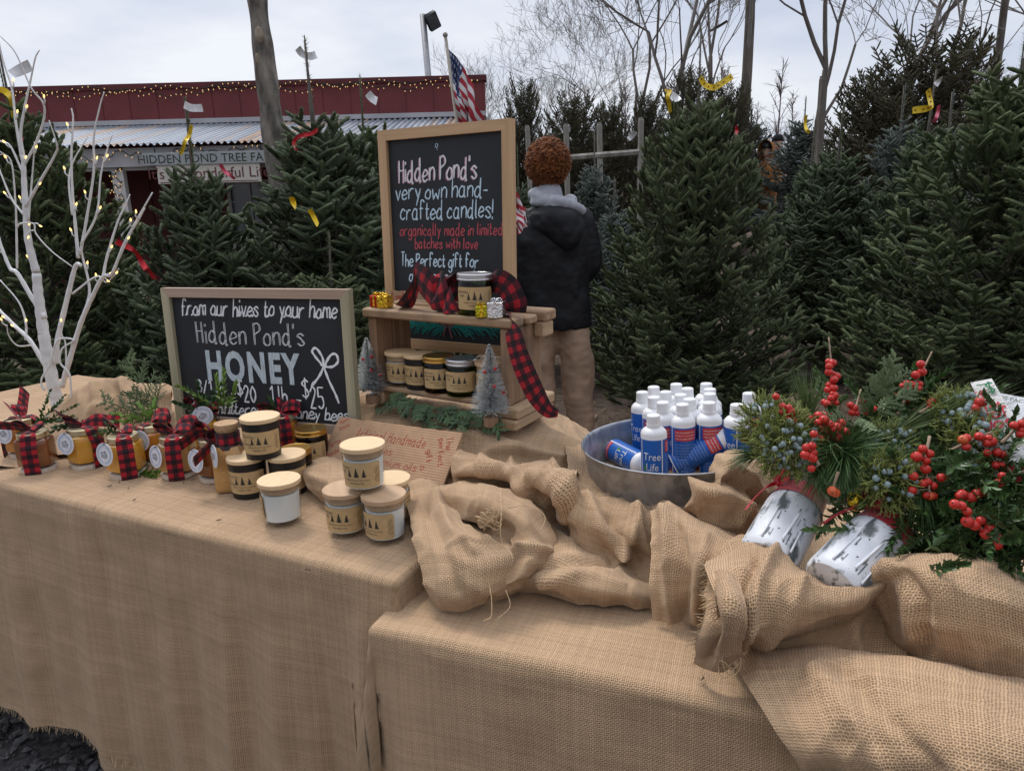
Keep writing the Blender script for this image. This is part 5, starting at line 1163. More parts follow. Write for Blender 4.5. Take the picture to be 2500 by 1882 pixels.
tail = [(.385, .055, T0+.004, .006, -.026, .002), (.412, .030, T0+.003, .010, -.026, .002), (W-.012, .012, T0-.002, .018, -.020, .0), (W+.010, -.010, T0-.030, .026, -.010, .008), (W+.026, -.016, T0-.075, .027, -.006, .010), (W+.050, -.020, T0-.125, .026, -.004, .014), (W+.078, -.024, T0-.168, .020, -.004, .020), (W+.106, -.026, T0-.196, .010, -.004, .018), (W+.132, -.028, T0-.200, .004, -.004, .010)]
cstrip('tail', tail)
# ------------------------------------------------------------------ tiny wrapped gifts
def foil(name, col):
    g = NG(name); ob = g.n('TexCoord').outputs['Object']; g.b.inputs['Base Color'].default_value = (*col, 1); g.b.inputs['Metallic'].default_value = 1; g.b.inputs['Roughness'].default_value = .22
    vo = g.n('TexVoronoi', {'Vector': ob, 'Scale': 150}, feature='DISTANCE_TO_EDGE').outputs['Distance']; g.bump(g.ma('ADD', g.noise(ob, 120, 3), g.ma('MULTIPLY', vo, .8)), .9, .004); return g.m
M_fr, M_fg, M_fs = foil('red_foil', (.55, .035, .02)), foil('gold_foil', (.75, .48, .04)), foil('silver_foil', (.72, .72, .74)); M_fg2 = foil('olive_gold_foil', (.50, .44, .03))
def gift(label, u, d, s, mt, mr, rz):
    o = thing('gift_box', label, 'gift box', cpt(u, d, CHt+.0005), group='tiny foil gift boxes on the crate'); o.rotation_euler = (0, 0, rz)
    mb = MB(); mb.box((-s/2, -s/2, 0), (s/2, s/2, s), bev=.0015); mb.build('box', mt, o, smooth=False)
    mb = MB(); e = s/2+.0006; t = s*.10
    mb.box((-t, -e, .001), (t, e, s+.0006)); mb.build('band', mr, o, smooth=False)
    mb = MB()
    for a in range(5): q = a*1.26; mb.tube([tuple(p) for p in cr1([(0, 0, s), (math.cos(q)*s*.2, math.sin(q)*s*.2, s*1.22), (math.cos(q)*s*.38, math.sin(q)*s*.38, s*1.12), (math.cos(q)*s*.14, math.sin(q)*s*.14, s)], 4)], .0011, 4)
    mb.build('bow', mr, o)
gift('red foil gift box at the left end of the crate top', .018, .030, .030, M_fr, M_fg, -.6); gift('gold foil gift box beside the red one', .044, .026, .031, M_fg, M_fg, -.35)
gift('olive gold foil gift box in front of the green candle', .352, -.0, .027, M_fg2, M_fg, .1); gift('silver foil gift box at the right of the crate top', .388, .010, .036, M_fs, M_fs, -.25)
# ------------------------------------------------------------------ bottle brush trees
M_frost = mat('frosted_bristle', (.17, .20, .19), .6, var=0, col2=(.74, .76, .76), vs=260, lo=.3, hi=.55); M_redb = mat('red_bead', (.42, .012, .012), .35, var=0); W_peg = wood('peg_wood', (.36, .22, .13), (.24, .14, .08), 2, 20)
def brush_tree(label, base, h, R, seed, tilt=0.0):
    r = random.Random(seed); o = thing('bottle_brush_tree', label, 'mini tree', base, group='bottle brush trees by the crate'); o.rotation_euler = (0, tilt, 0)
    mb = MB(); mb.lathe([(.0165, 0), (.0172, .002), (.0172, .020), (.0160, .0225), (.001, .0225)], 20); mb.build('base', W_peg, o, ang=35)
    mb = MB(); mb.tube([(0, 0, .02), (0, 0, h)], .0014, 6); mb.build('stem', M_steel, o)
    mb = MB(); z0 = .034
    for i in range(2600):
        t = r.random()**1.35; z = z0+(h-z0)*t; L_ = R*(1-t)**.85*r.uniform(.75, 1.08)+.003; a = r.uniform(0, 2*PI); up = r.uniform(-.1, .45)
        d = Vector((math.cos(a), math.sin(a), up)).normalized(); p = Vector((0, 0, z)); s = Vector((-math.sin(a), math.cos(a), 0))*.00055; q = p+d*L_
        mb.add([p-s, p+s, q+s*.8, q-s*.8], [(0, 1, 2, 3)])
    mb.build('bristles', M_frost, o, smooth=False)
    for zz, a in ((.42, -1.2), (.62, -2.2), (.30, -.3), (.66, -.8)): mb = MB(); zq = z0+(h-z0)*zz; rr = R*(1-zz)**.85*.92; mb.ball((rr*math.cos(a), rr*math.sin(a), zq), .0042, 10); mb.build('bead', M_redb, o)
brush_tree('frosted bottle brush tree at the left foot of the crate', cpt(.016, -.012, -.024), .172, .044, 3, -.03)
brush_tree('frosted bottle brush tree at the right foot of the crate', cpt(W-.030, -.048, -.020), .190, .046, 5, .01)
# ------------------------------------------------------------------ cardboard signs
g = NG('cardboard'); x, y, z = g.xyz()
cor = g.ma('SINE', g.ma('ADD', g.ma('MULTIPLY', y, 2*PI/.0062), g.ma('MULTIPLY', g.noise(g.n('TexCoord').outputs['Object'], 12, 2), 3)))
n = g.noise(g.n('TexCoord').outputs['Object'], 40, 4)
g.put(g.b.inputs['Base Color'], g.mix(g.n('MapRange', {0: cor, 1: -1, 2: 1}).outputs[0], g.ramp(n, [(.3, (.375, .225, .128)), (.7, (.42, .255, .148))]), g.ramp(n, [(.3, (.39, .235, .135)), (.7, (.46, .29, .17))])))
g.b.inputs['Roughness'].default_value = .9; g.bump(cor, .35, .0008); M_card = g.m
M_marker = mat('red_marker', (.36, .03, .025), .8, var=.25, vs=300)
def card(label, TL, TR, BLp):
    TL, TR, BLp = Vector(TL), Vector(TR), Vector(BLp); ex = (TR-TL).normalized(); ey = (TL-BLp); ey = (ey-ex*ey.dot(ex)); h = ey.length; ey.normalize(); w_ = (TR-TL).length
    o = thing('cardboard_sign', label, 'cardboard sign'); o.matrix_world = Matrix.Translation(TL-ey*h) @ Matrix((ex, ey, ex.cross(ey))).transposed().to_4x4()
    r = random.Random(6); n = 24; Vt = [(w_*i/n, h+(r.uniform(-.002, .0015) if 0 < i < n else 0)) for i in range(n+1)]; Vb = [(w_*i/n-.006*(1-i/n), 0) for i in range(n+1)]
    mb = MB(); V = [(a, b, .002) for a, b in Vb]+[(a, b, .002) for a, b in Vt]+[(a, b, -.002) for a, b in Vb]+[(a, b, -.002) for a, b in Vt]; m = n+1
    F = [(i, i+1, m+i+1, m+i) for i in range(n)]+[(2*m+i+1, 2*m+i, 3*m+i, 3*m+i+1) for i in range(n)]+[(m+i, m+i+1, 3*m+i+1, 3*m+i) for i in range(n)]+[(i+1, i, 2*m+i, 2*m+i+1) for i in range(n)]+[(0, m, 3*m, 2*m), (n, 2*m+n, 3*m+n, m+n)]
    mb.add(V, F); mb.build('card', M_card, o, smooth=False); return o, w_, h
TLc, TRc, BLc = ad(831, 1018, 1.80), ad(1130, 1058, 1.585), ad(813, 1150, 1.72)
co, w_, h_ = card('torn cardboard sign with red handwriting leaning on the burlap mound', TLc, TRc, BLc)
def hw_(L_): mb = MB(); strokes_on(mb, L_, (0, 0, .002), X, Y_, .0015, .0006); mb.build('handwriting', M_marker, co)
for t, x0, x1, y, h, q in (('Artisinal Handmade', .207, .773, .66, .026, 3), ('Candles', .30, .55, .44, .022, 4), ('with premium oils', .25, .773, .25, .019, 5), ('only : $25', .333, .717, .08, .016, 6)): hw_(fit(t, x0*w_, x1*w_, h_*y, h, seed=q, slant=.1))
for t, hh_, x, y, a in (('The', .017, .905, .88, -1.25), ('perfect', .015, .855, .84, -1.2), ('gift', .015, .80, .62, -1.2), ('non-', .012, .03, .86, .5), ('toxic', .012, .05, .74, .5), ('Farm', .014, .015, .38, .55), ('made', .013, .035, .22, .5)): hw_(shift(stroke_text(t, hh_, seed=2)[0], w_*x, h_*y, 1, a))
hw_([[tuple(q) for q in cr1([(w_*.81+a*.006, h_*.32+b*.006) for a, b in ((0, -1), (-1, .3), (-.5, 1), (0, .5), (.5, 1), (1, .3), (0, -1))], 4)]])
q0 = cbm @ Vector((.024, .125, .016)); q1 = cbm @ Vector((.165, .125, .016)); q2 = cbm @ Vector((.024, .162, .016))
c2, w2, h2 = card('small strip of cardboard with red writing at the foot of the candle chalkboard', q2, q2+(q1-q0), q0)
mb = MB(); strokes_on(mb, fit('& smell the', .006, .075, h2*.28, .022, seed=3), (0, 0, .002), X, Y_, .0018, .0006); mb.build('handwriting', M_marker, c2)
# ================================================================== HONEY JARS
g = NG('honey'); ob = g.n('TexCoord').outputs['Object']
def honey_mat(name, c):
    m = bpy.data.materials.new(name); m.use_nodes = True; b = m.node_tree.nodes['Principled BSDF']; t = m.node_tree
    b.inputs['Base Color'].default_value = (*c, 1); b.inputs['Roughness'].default_value = .18; b.inputs['Subsurface Weight'].default_value = .35; b.inputs['Subsurface Radius'].default_value = (.03, .014, .004); b.inputs['Specular IOR Level'].default_value = .6
    lw = t.nodes.new('ShaderNodeLayerWeight'); lw.inputs['Blend'].default_value = .35
    n = t.nodes.new('ShaderNodeTexNoise'); n.inputs['Scale'].default_value = 18
    r = t.nodes.new('ShaderNodeMixRGB'); r.inputs['Color1'].default_value = (*c, 1); r.inputs['Color2'].default_value = (*[min(1, q*1.5) for q in c], 1); t.links.new(n.outputs['Fac'], r.inputs['Fac']); t.links.new(r.outputs[0], b.inputs['Base Color'])
    return m
H_dark, H_amber, H_gold, H_cloud = honey_mat('honey_dark', (.19, .055, .010)), honey_mat('honey_amber', (.40, .145, .016)), honey_mat('honey_gold', (.56, .27, .028)), honey_mat('honey_cloudy', (.46, .25, .085))
M_lidg = mat('pale_gold_lid', (.66, .56, .36), .3, metal=.85, var=.04); M_slice = mat('birch_slice_edge', (.52, .43, .34), .85, var=0, col2=(.66, .58, .50), vs=40); M_cork = mat('cork', (.42, .27, .15), .9, var=.2, vs=120)
M_tag = mat('tag_paper', (.68, .69, .74), .75, var=.03, vs=30); M_taginkb = mat('tag_blue_ink', (.30, .36, .50), .8, var=0); M_tagink = mat('tag_grey_ink', (.17, .17, .19), .8, var=0); M_string = mat('black_string', (.01, .01, .01), .8, var=0)
M_box1 = mat('boxwood_leaf', (.048, .105, .026), .38, var=.35, vs=40, spec=.5); M_box2 = mat('young_leaf', (.13, .23, .035), .4, var=.3, vs=40); M_stem = mat('green_stem', (.09, .12, .04), .7, var=.2); M_box3 = mat('dark_leaf', (.038, .080, .032), .35, var=.35, vs=40)
def hexring(R, z, k=.0): return [(R*math.cos(PI/3*i+PI/6), R*math.sin(PI/3*i+PI/6), z) for i in range(6)]
def hexbody(mb, prof, bev=.22):
    """hexagonal prism with softened corners through (R, z)"""
    rings = []
    for R, z in prof:
        P = []
        for i in range(6):
            a0 = PI/3*i+PI/6; c = Vector((R*math.cos(a0), R*math.sin(a0), z))
            pa = PI/3*(i-1)+PI/6; na = PI/3*(i+1)+PI/6
            A = Vector((R*math.cos(pa), R*math.sin(pa), z)); B = Vector((R*math.cos(na), R*math.sin(na), z))
            P += [c.lerp(A, bev*.5), c.lerp((A+B)/2, bev*.18), c.lerp(B, bev*.5)]
        rings.append(P)
    n = len(rings[0]); V = [p for r_ in rings for p in r_]; F = [(i*n+j, i*n+(j+1) % n, (i+1)*n+(j+1) % n, (i+1)*n+j) for i in range(len(rings)-1) for j in range(n)]
    F += [tuple(range(n-1, -1, -1)), tuple((len(rings)-1)*n+j for j in range(n))]; mb.add(V, F)
def leaf_pts(L_, w_, fold=.25): return [(0, 0, 0), (w_*.5, L_*.28, fold*w_), (w_*.52, L_*.58, fold*w_), (0, L_, -fold*w_*.3), (-w_*.52, L_*.58, fold*w_), (-w_*.5, L_*.28, fold*w_), (0, L_*.3, 0), (0, L_*.62, 0)]
LF = [(0, 1, 6), (1, 2, 7, 6), (2, 3, 7), (0, 6, 5), (6, 7, 4, 5), (7, 3, 4)]
def leafy(mbS, mbL, base, d, L_, n, ll, lw, r, droop=.0, opp=True, mi=0):
    d = Vector(d).normalized(); P = [Vector(base)]; dd = d.copy()
    for i in range(6): dd = (dd+Vector((r.gauss(0, .06), r.gauss(0, .06), -droop))).normalized(); P.append(P[-1]+dd*L_/6)
    mbS.tube(P, np.linspace(.0012, .0007, 7), 4)
    for i in range(n):
        t = .12+.88*i/max(1, n-1); q = t*6; k = min(5, int(q)); p = P[k].lerp(P[k+1], q-k); ax = (P[k+1]-P[k]).normalized()
        s = ax.orthogonal(); s.rotate(Matrix.Rotation(i*PI/2+r.uniform(-.4, .4), 3, ax)); s.normalize()
        for sg in ((1, -1) if opp else (1,)):
            out = (s*sg*(1-.5*t)+ax*(.45+.7*t)+Vector((0, 0, .12))).normalized(); up = out.cross(ax).cross(out); up = up.normalized() if up.length > 1e-4 else out.orthogonal()
            side = out.cross(up).normalized(); sc = r.uniform(.75, 1.15)*(1-.25*t)
            mbL.add([p+side*a*sc+out*b*sc+up*c*sc for a, b, c in leaf_pts(ll, lw)], LF, None, mi)
def sprig(label, base, dirs, L_, n, ll, lw, m, seed, cat='greenery', name='leaf_sprig', group='green sprigs tucked on the honey jars', droop=.02):
    r = random.Random(seed); base = Vector(base); o = thing(name, label, cat, base, group=group); S1, L1 = MB(), MB()
    for d in dirs: leafy(S1, L1, (r.gauss(0, .004), r.gauss(0, .004), 0), d, L_*r.uniform(.8, 1.15), n, ll, lw, r, droop)
    S1.build('stem', M_stem, o); L1.build('leaves', m, o); return o
def tag_disc(o, p, nrm, R, roll=0.0, name='tag'):
    n = Vector(nrm).normalized(); x = Vector((0, 0, 1)).cross(n).normalized(); y = n.cross(x); x, y = x*math.cos(roll)+y*math.sin(roll), y*math.cos(roll)-x*math.sin(roll)
    p = Vector(p); k = 36; V = [p+x*R*math.cos(2*PI*i/k)+y*R*math.sin(2*PI*i/k) for i in range(k)]; mb = MB(); mb.add([v+n*.0006 for v in V]+[v-n*.0006 for v in V], [tuple(range(k)), tuple(range(2*k-1, k-1, -1))]+[(i, i+k, (i+1) % k+k, (i+1) % k) for i in range(k)])
    t = mb.build(name, M_tag, o, smooth=False)
    mb = MB()
    for rr, w_ in ((.84, .016), (.66, .012)):
        V = [p+n*.0012+(x*math.cos(2*PI*i/k)+y*math.sin(2*PI*i/k))*R*q for i in range(k) for q in (rr-w_, rr+w_)]; mb.add(V, [(2*i, 2*i+1, (2*i+3) % (2*k), (2*i+2) % (2*k)) for i in range(k)])
    rr_ = random.Random(5)
    for i in range(40):
        if i in (9, 10, 11, 29, 30, 31): continue
        a = 2*PI*i/40; c = p+n*.0012+(x*math.cos(a)+y*math.sin(a))*R*.75; tx = (y*math.cos(a)-x*math.sin(a)); ra = (x*math.cos(a)+y*math.sin(a)); mb.add([c-tx*R*.04-ra*R*.03, c+tx*R*.03-ra*R*.03, c+tx*R*.04+ra*R*.035, c-tx*R*.03+ra*R*.02], [(0, 1, 2, 3)])
    mb.build('ring_print', M_taginkb, t, smooth=False)
    mb = MB(); L_ = [[(-.42, -.02), (-.25, .22), (-.12, .10), (.06, .36), (.22, .12), (.42, -.02)], [(-.1, .1), (.0, .2), (.12, .02)], [(.05, .3), (.2, .05)], [(.15, .2), (.32, .0)], [(-.3, .05), (-.2, .15)]]
    for i in range(5): L_.append([(-.32+.15*i, -.10), (-.32+.15*i, -.26)]); L_.append([(-.32+.15*i, -.18+.06*(i % 2)), (-.24+.15*i, -.18)])
    L_ += [[(-.40, -.05), (.40, -.05)], [(-.34, -.31), (.36, -.31)]]
    strokes_on(mb, [[(a*R, b*R) for a, b in l] for l in L_], p+n*.0012, x, y, R*.055, .0003); mb.build('picture_print', M_tagink, t)
    mb = MB(); mb.tube([tuple(p+y*R*.86+n*.001), tuple(p+y*R*.98+n*.006), tuple(p+y*R*1.2+x*R*.35-n*.002)], .0009, 5); mb.build('string', M_string, t)
JG = 'honey jars in rows on the left table'
def jar(label, base, honey, rz=0.0, wrap=None, bow=(), tags=(), lean=(0, 0), sc=1.0, jarname='honey_jar'):
    """hexagonal honey jar on a birch slice; wrap = facing of the ribbon round it (world angle)"""
    o = thing(jarname, label, 'honey jar', base, group=JG); o.rotation_euler = (lean[0], lean[1], 0); o.scale = (sc,)*3
    mb = MB(); rr = random.Random(len(label)); ks = 22; V = []
    for z in (0.0005, .0105): V += [(.040*(1+.04*math.sin(j*1.7+rr.random()))*math.cos(2*PI*j/ks), .040*(1+.04*math.sin(j*1.7))*math.sin(2*PI*j/ks), z) for j in range(ks)]
    mb.add(V, [tuple(range(ks-1, -1, -1)), tuple(range(ks, 2*ks))]+[(j, (j+1) % ks, (j+1) % ks+ks, j+ks) for j in range(ks)]); mb.build('birch_slice', M_slice, o, smooth=False)
    z0 = .0112; M = Matrix.Rotation(rz, 4, 'Z')
    mb = MB(); hexbody(mb, [(.036, z0), (.0435, z0+.004), (.0450, z0+.010), (.0450, z0+.062), (.0430, z0+.070), (.034, z0+.076), (.031, z0+.078), (.031, z0+.084)]); mb.xf(M); mb.build('glass', M_glass, o, ang=25)
    mb = MB(); hexbody(mb, [(.035, z0+.0030), (.0415, z0+.006), (.0430, z0+.011), (.0430, z0+.0615), (.0412, z0+.069), (.033, z0+.0745)]); mb.xf(M); mb.build('honey', honey, o, ang=25)
    zl = z0+.0845
    mb = MB(); mb.lathe([(.0335, zl-.0100), (.0345, zl-.009), (.0345, zl+.003), (.0335, zl+.0045), (.031, zl+.0040), (.030, zl+.0046), (.0005, zl+.0046)], 36); mb.build('lid', M_lidg, o, ang=30)
    if wrap is not None:
        u = Vector((math.cos(wrap), math.sin(wrap), 0)); s = Vector((-math.sin(wrap), math.cos(wrap), 0)); hw = .0175
        for sg in (1, -1):
            C = [u*sg*.006+Z*(zl+.008), u*sg*.026+Z*(zl+.007), u*sg*.0365+Z*(zl-.002), u*sg*.0425+Z*(zl-.020), u*sg*.0475+Z*(z0+.055), u*sg*.0478+Z*(z0+.025), u*sg*.0475+Z*.008, u*sg*.046+Z*.001]
            mb = MB(); strip(mb, C, [s*hw*f for f in (.55, .8, 1, 1, 1, 1, 1, 1)], 5, .0012); mb.build('ribbon', M_plaid3, o)
    for j, lo in enumerate(bow):
        mb = MB(); strip(mb, [Vector(p[:3]) for p in lo], [Vector(p[3:]) for p in lo], 6, .002); mb.build('bow', M_plaid3, o)
    for (az_, zt, R, roll) in tags:
        n = Vector((math.cos(az_), math.sin(az_), .10)); tag_disc(o, n*.0520+Z*zt, n, R, roll)
    return o, zl
def loop(a, L_, h, w_=.0165, z=.108, tilt=.35):
    """a ribbon bow loop from the knot outwards at world angle a"""
    u = Vector((math.cos(a), math.sin(a), 0)); s = Vector((-math.sin(a), math.cos(a), 0)); k = Vector((0, 0, z)); wv = (s*.8+Z*tilt).normalized()*w_
    L_ *= .74; h *= .74; wv = wv*.92
    P = [(k, wv*.45), (k+u*L_*.45+Z*h*.9, wv), (k+u*L_*.95+Z*h*.75, wv), (k+u*L_*1.0+Z*h*.15, wv), (k+u*L_*.5-Z*h*.05, wv*.9), (k+u*.003, wv*.4)]
    return [(*p, *q) for p, q in P]
def tailr(a, L_, dz, w_=.016, z=.108, up=.3):
    u = Vector((math.cos(a), math.sin(a), 0)); s = Vector((-math.sin(a), math.cos(a), 0)); k = Vector((0, 0, z)); wv = (s*.55+Z*.8).normalized()*w_
    return [(*k, *(wv*.4)), (*(k+u*L_*.35+Z*(.012*up+.004)), *wv), (*(k+u*L_*.7+Z*(dz*.5+.004)), *wv), (*(k+u*L_+Z*dz), *(wv*1.05))]
b1 = az(97, 1146, .7985)
jar('dark honey jar nearest the left front with a plaid ribbon down its front', b1, H_dark, .15, FV+.30, [loop(PI, .055, .020, tilt=.7), loop(-.3, .035, .012), tailr(PI+.2, .10, .018), tailr(PI*.85, .085, .050)])
jar('amber honey jar half hidden behind the front left dark jar', az(66, 1108, .7985), H_amber, .3, FV+1.9, [tailr(1.9, .08, .05), loop(2.2, .05, .03)], [(FV-.25, .068, .0265, .1)])
jar('golden honey jar with green sprig and white tag, second from the left', az(218, 1135, .7985), H_gold, .05, FV+1.15, [loop(PI*.93, .060, .016, tilt=.9), tailr(.25, .085, -.004), tailr(PI*.9, .085, .028)], [(FV-.35, .068, .0270, -.1)])
jar('golden honey jar third from the left with a leafy twig at its foot', az(314, 1157, .7985), H_gold, .1, FV+.55, [tailr(PI*.78, .10, .020), loop(.4, .03, .010)], [(FV-.42, .062, .0275, -.15)])
jar('amber honey jar standing back between two golden jars', az(386, 1126, .7985), H_amber, .2, FV+2.5, [loop(.5, .055, .022, tilt=.9), loop(.1, .05, .02)], [(FV-.20, .066, .0265, .2)])
jar('cloudy honey jar with a wide plaid ribbon in the middle of the front row', az(440, 1158, .7985), H_cloud, .0, FV+.28, [loop(PI*.95, .060, .018, tilt=.9), loop(.6, .075, .030, tilt=.8), loop(.2, .05, .02)], [(FV-.62, .056, .0265, -.25)])
jar('dark red honey jar right of the cloudy jar with a ribbon end over its tag', az(533, 1166, .7985), H_dark, .1, None, [tailr(PI*1.05, .075, -.022, .018), loop(PI*.8, .07, .03, tilt=.8), loop(.2, .035, .012)], [(FV-.55, .054, .0270, .3)])
jar('golden honey jar deep behind the cloudy jar under a clump of boxwood', az(505, 1100, .7985), H_gold, .3, FV+2.0, [loop(PI*.9, .06, .045, tilt=.8), loop(.3, .055, .02), loop(2.6, .06, .02)], [(FV+.45, .104, .0245, .5)])
jar('honey jar hidden behind the black candles with a big plaid bow', az(694, 1102, .7985), H_amber, .1, FV+.45, [loop(PI*.95, .075, .022, tilt=.9), loop(.15, .065, .024, tilt=.9), loop(1.4, .04, .035, tilt=.8)], [])
# tall corked bottle
o = thing('honey_bottle', 'tall square honey bottle with a cork, beside the black candles', 'honey bottle', az(572, 1192, .7985), group=JG); o.rotation_euler = (0, 0, .12)
def sq(mb, prof, bev=.30):
    rings = []
    for R, z in prof:
        P = []
        for i in range(4):
            c = Vector((R*(1, -1, -1, 1)[i], R*(1, 1, -1, -1)[i], z)); A = Vector((R*(1, -1, -1, 1)[i-1], R*(1, 1, -1, -1)[i-1], z)); j = (i+1) % 4; B = Vector((R*(1, -1, -1, 1)[j], R*(1, 1, -1, -1)[j], z))
            for t in (0, .25, .5, .75, 1): P.append(c.lerp(A, bev*.5*(1-t)**2).lerp(c.lerp(B, bev*.5*t**2), t))
        rings.append(P)
    n = len(rings[0]); V = [p for q in rings for p in q]; F = [(i*n+j, i*n+(j+1) % n, (i+1)*n+(j+1) % n, (i+1)*n+j) for i in range(len(rings)-1) for j in range(n)]+[tuple(range(n-1, -1, -1)), tuple((len(rings)-1)*n+j for j in range(n))]; mb.add(V, F)
mb = MB(); sq(mb, [(.030, 0), (.033, .004), (.034, .01), (.034, .088), (.033, .098), (.027, .110)]); mb.lathe([(.0285, .109), (.0255, .114), (.0245, .118), (.0245, .136), (.027, .137), (.027, .142), (.0245, .143)], 28); mb.build('glass', M_glass, o, ang=40)
mb = MB(); sq(mb, [(.028, .002), (.031, .006), (.032, .012), (.032, .087), (.031, .096), (.026, .106)]); mb.build('honey', H_cloud, o, ang=40)
mb = MB(); mb.lathe([(.022, .137), (.0255, .1435), (.0262, .151), (.0255, .156), (.0005, .1565)], 26); mb.build('cork', M_cork, o, ang=35)
mb = MB(); mb.lathe([(.0300, .100), (.0275, .112), (.0262, .118), (.0262, .1345), (.0250, .135)], 28); F0 = mb.u[:]; mb.u = [(a*5, b/.034) for a, b in mb.u]; mb.build('ribbon', M_plaid3, o)
for lo in (loop(PI*.9, .075, .02, .018, .110, .9), loop(PI*1.0, .055, .035, .018, .112, .8), tailr(PI*1.08, .075, -.03, .018, .105)):
    mb = MB(); strip(mb, [Vector(p[:3]) for p in lo], [Vector(p[3:]) for p in lo], 6, .002); mb.build('bow', M_plaid3, o)
n = Vector((math.cos(FV-.5), math.sin(FV-.5), .1)); tag_disc(o, n*.046+Z*.088, Vector((math.cos(FV-1.05), math.sin(FV-1.05), .05)), .0255, .15)
# sprigs
def up(a, e): return (math.cos(a)*math.cos(e), math.sin(a)*math.cos(e), math.sin(e))
J = lambda x, y, dz: tuple(az(x, y, .7985)+Vector((0, 0, dz)))
sprig('boxwood sprig standing up behind the front left jars', J(112, 1125, .098), [up(a, e) for a, e in ((.2, .5), (.7, .75), (1.2, .6), (.0, .25), (1.8, .9), (-.5, .35))], .085, 10, .016, .0085, M_box1, 1)
sprig('dark leafy twig lying across the lid of the second jar', J(205, 1128, .103), [up(PI, .05), up(PI+.35, -.15), up(PI-.3, .2), up(.3, .25)], .080, 10, .016, .009, M_box3, 2, droop=.05)
sprig('small grey green sprig on the lid of the third jar', J(300, 1152, .101), [up(PI-.2, .1), up(PI+.3, .0), up(PI*.8, .3)], .05, 8, .018, .005, M_box1, 3)
sprig('bright yellow green leafy twig lying at the foot of the third jar', tuple(az(326, 1158, .803)), [up(-.05, .12), up(-.45, .05)], .075, 10, .022, .009, M_box2, 4, droop=.01)
sprig('bright green leafy twig on the lid of the jar standing back', J(378, 1122, .103), [up(PI*.95, .3), up(PI*.8, .55), up(PI*1.1, .15), up(PI*.6, .7)], .075, 8, .022, .009, M_box2, 5)
sprig('thick clump of dark boxwood rising from the jar deep behind', J(508, 1100, .104), [up(a, e) for a, e in ((1.5, 1.45), (.2, 1.0), (2.8, 1.0), (-1, .9), (.4, .6), (-2.2, .75), (1, .8))], .085, 11, .018, .012, M_box3, 6)
sprig('upright bright sprig rising from the corked bottle', J(566, 1150, .150), [up(1.4, 1.5), up(.1, .95), up(PI, .7), up(2.4, 1.2)], .095, 13, .022, .007, M_box2, 7)
sprig('pale leafy sprig under the bow of the jar behind the black candles', J(680, 1102, .102), [up(PI, .5), up(PI*.7, .8), up(.3, .4)], .05, 7, .02, .008, M_box1, 8)
# cedar: flat sprays
M_cedar = mat('cedar', (.085, .12, .045), .6, var=.35, vs=30); M_cedard = mat('cedar_dark', (.055, .098, .040), .6, var=.4, vs=30)
def cedar_fan(mb, base, d, nrm, L_, r, lev=2):
    d = Vector(d).normalized(); nrm = Vector(nrm); nrm = (nrm-d*nrm.dot(d)).normalized(); s = d.cross(nrm); P = [Vector(base)]; dd = d.copy(); n = 7
    for i in range(n): dd = (dd+nrm*r.gauss(-.03, .03)+s*r.gauss(0, .04)).normalized(); P.append(P[-1]+dd*L_/n)
    w_ = .0016 if lev else .0013
    for i in range(n):
        q0, q1 = P[i], P[i+1]; mb.add([q0-s*w_, q0+nrm*w_*.5, q0+s*w_, q1+s*w_*.8, q1+nrm*w_*.5, q1-s*w_*.8], [(0, 1, 4, 5), (1, 2, 3, 4)])
    if lev:
        for i in range(1, n+1):
            for sg in (1, -1):
                if r.random() < .93: cedar_fan(mb, P[i-1].lerp(P[i], r.random()), dd*.8+s*sg*r.uniform(.55, .95)+nrm*r.uniform(-.1, .15), nrm, L_*(.46 if lev == 2 else .34)*(1-.55*i/n)*r.uniform(.8, 1.2), r, lev-1)
def cedar(label, base, fans, m, seed, group=None, name='cedar_sprig'):
    r = random.Random(seed); base = Vector(base); o = thing(name, label, 'greenery', base, group=group); mb = MB(); sb = MB()
    for off, d, nn, L_ in fans: cedar_fan(mb, off, d, nn, L_, r)
    mb.build('foliage', m, o, smooth=False); return o
cedar('green cedar spray standing up at the left of the honey chalkboard', az(378, 1012, .90), [((0, .03, 0), (-.45, .1, .75), (0, -1, .2), .17), ((-.01, .02, -.02), (-.75, .0, .35), (.2, -1, .3), .15), ((0, .02, -.05), (-.3, -.1, .5), (0, -1, .3), .13), ((-.02, .02, -.05), (-.6, -.2, -.1), (0, -.6, .8), .12)], M_cedar, 4)
fans = []
r = random.Random(12)
for i in range(17):
    u = .075+.30*i/16; fans.append((tuple(cpt(u+r.uniform(-.01, .01), -.012-.006*r.random(), .006-.014*math.sin(i/16*PI))-cpt(.2, 0, 0)), cex*r.uniform(.4, 1)*(1 if r.random() < .6 else -1)-cey*r.uniform(.15, .7)-Z*r.uniform(.05, .3), (-cey*.5+Z*.7), r.uniform(.065, .10)))
cedar('cedar garland lying along the front foot of the crate', cpt(.2, 0, 0), fans, M_cedard, 5, name='cedar_garland')
cedar('cedar tips poking out left of the mound behind the honey chalkboard', az(872, 965, .93), [((0, .02, 0), (-.6, 0, .5), (0, -1, .2), .10), ((0, .02, -.02), (-.8, 0, -.05), (0, -1, .4), .09), ((.01, .03, 0), (-.2, 0, .8), (0, -1, .2), .08)], M_cedar, 8)
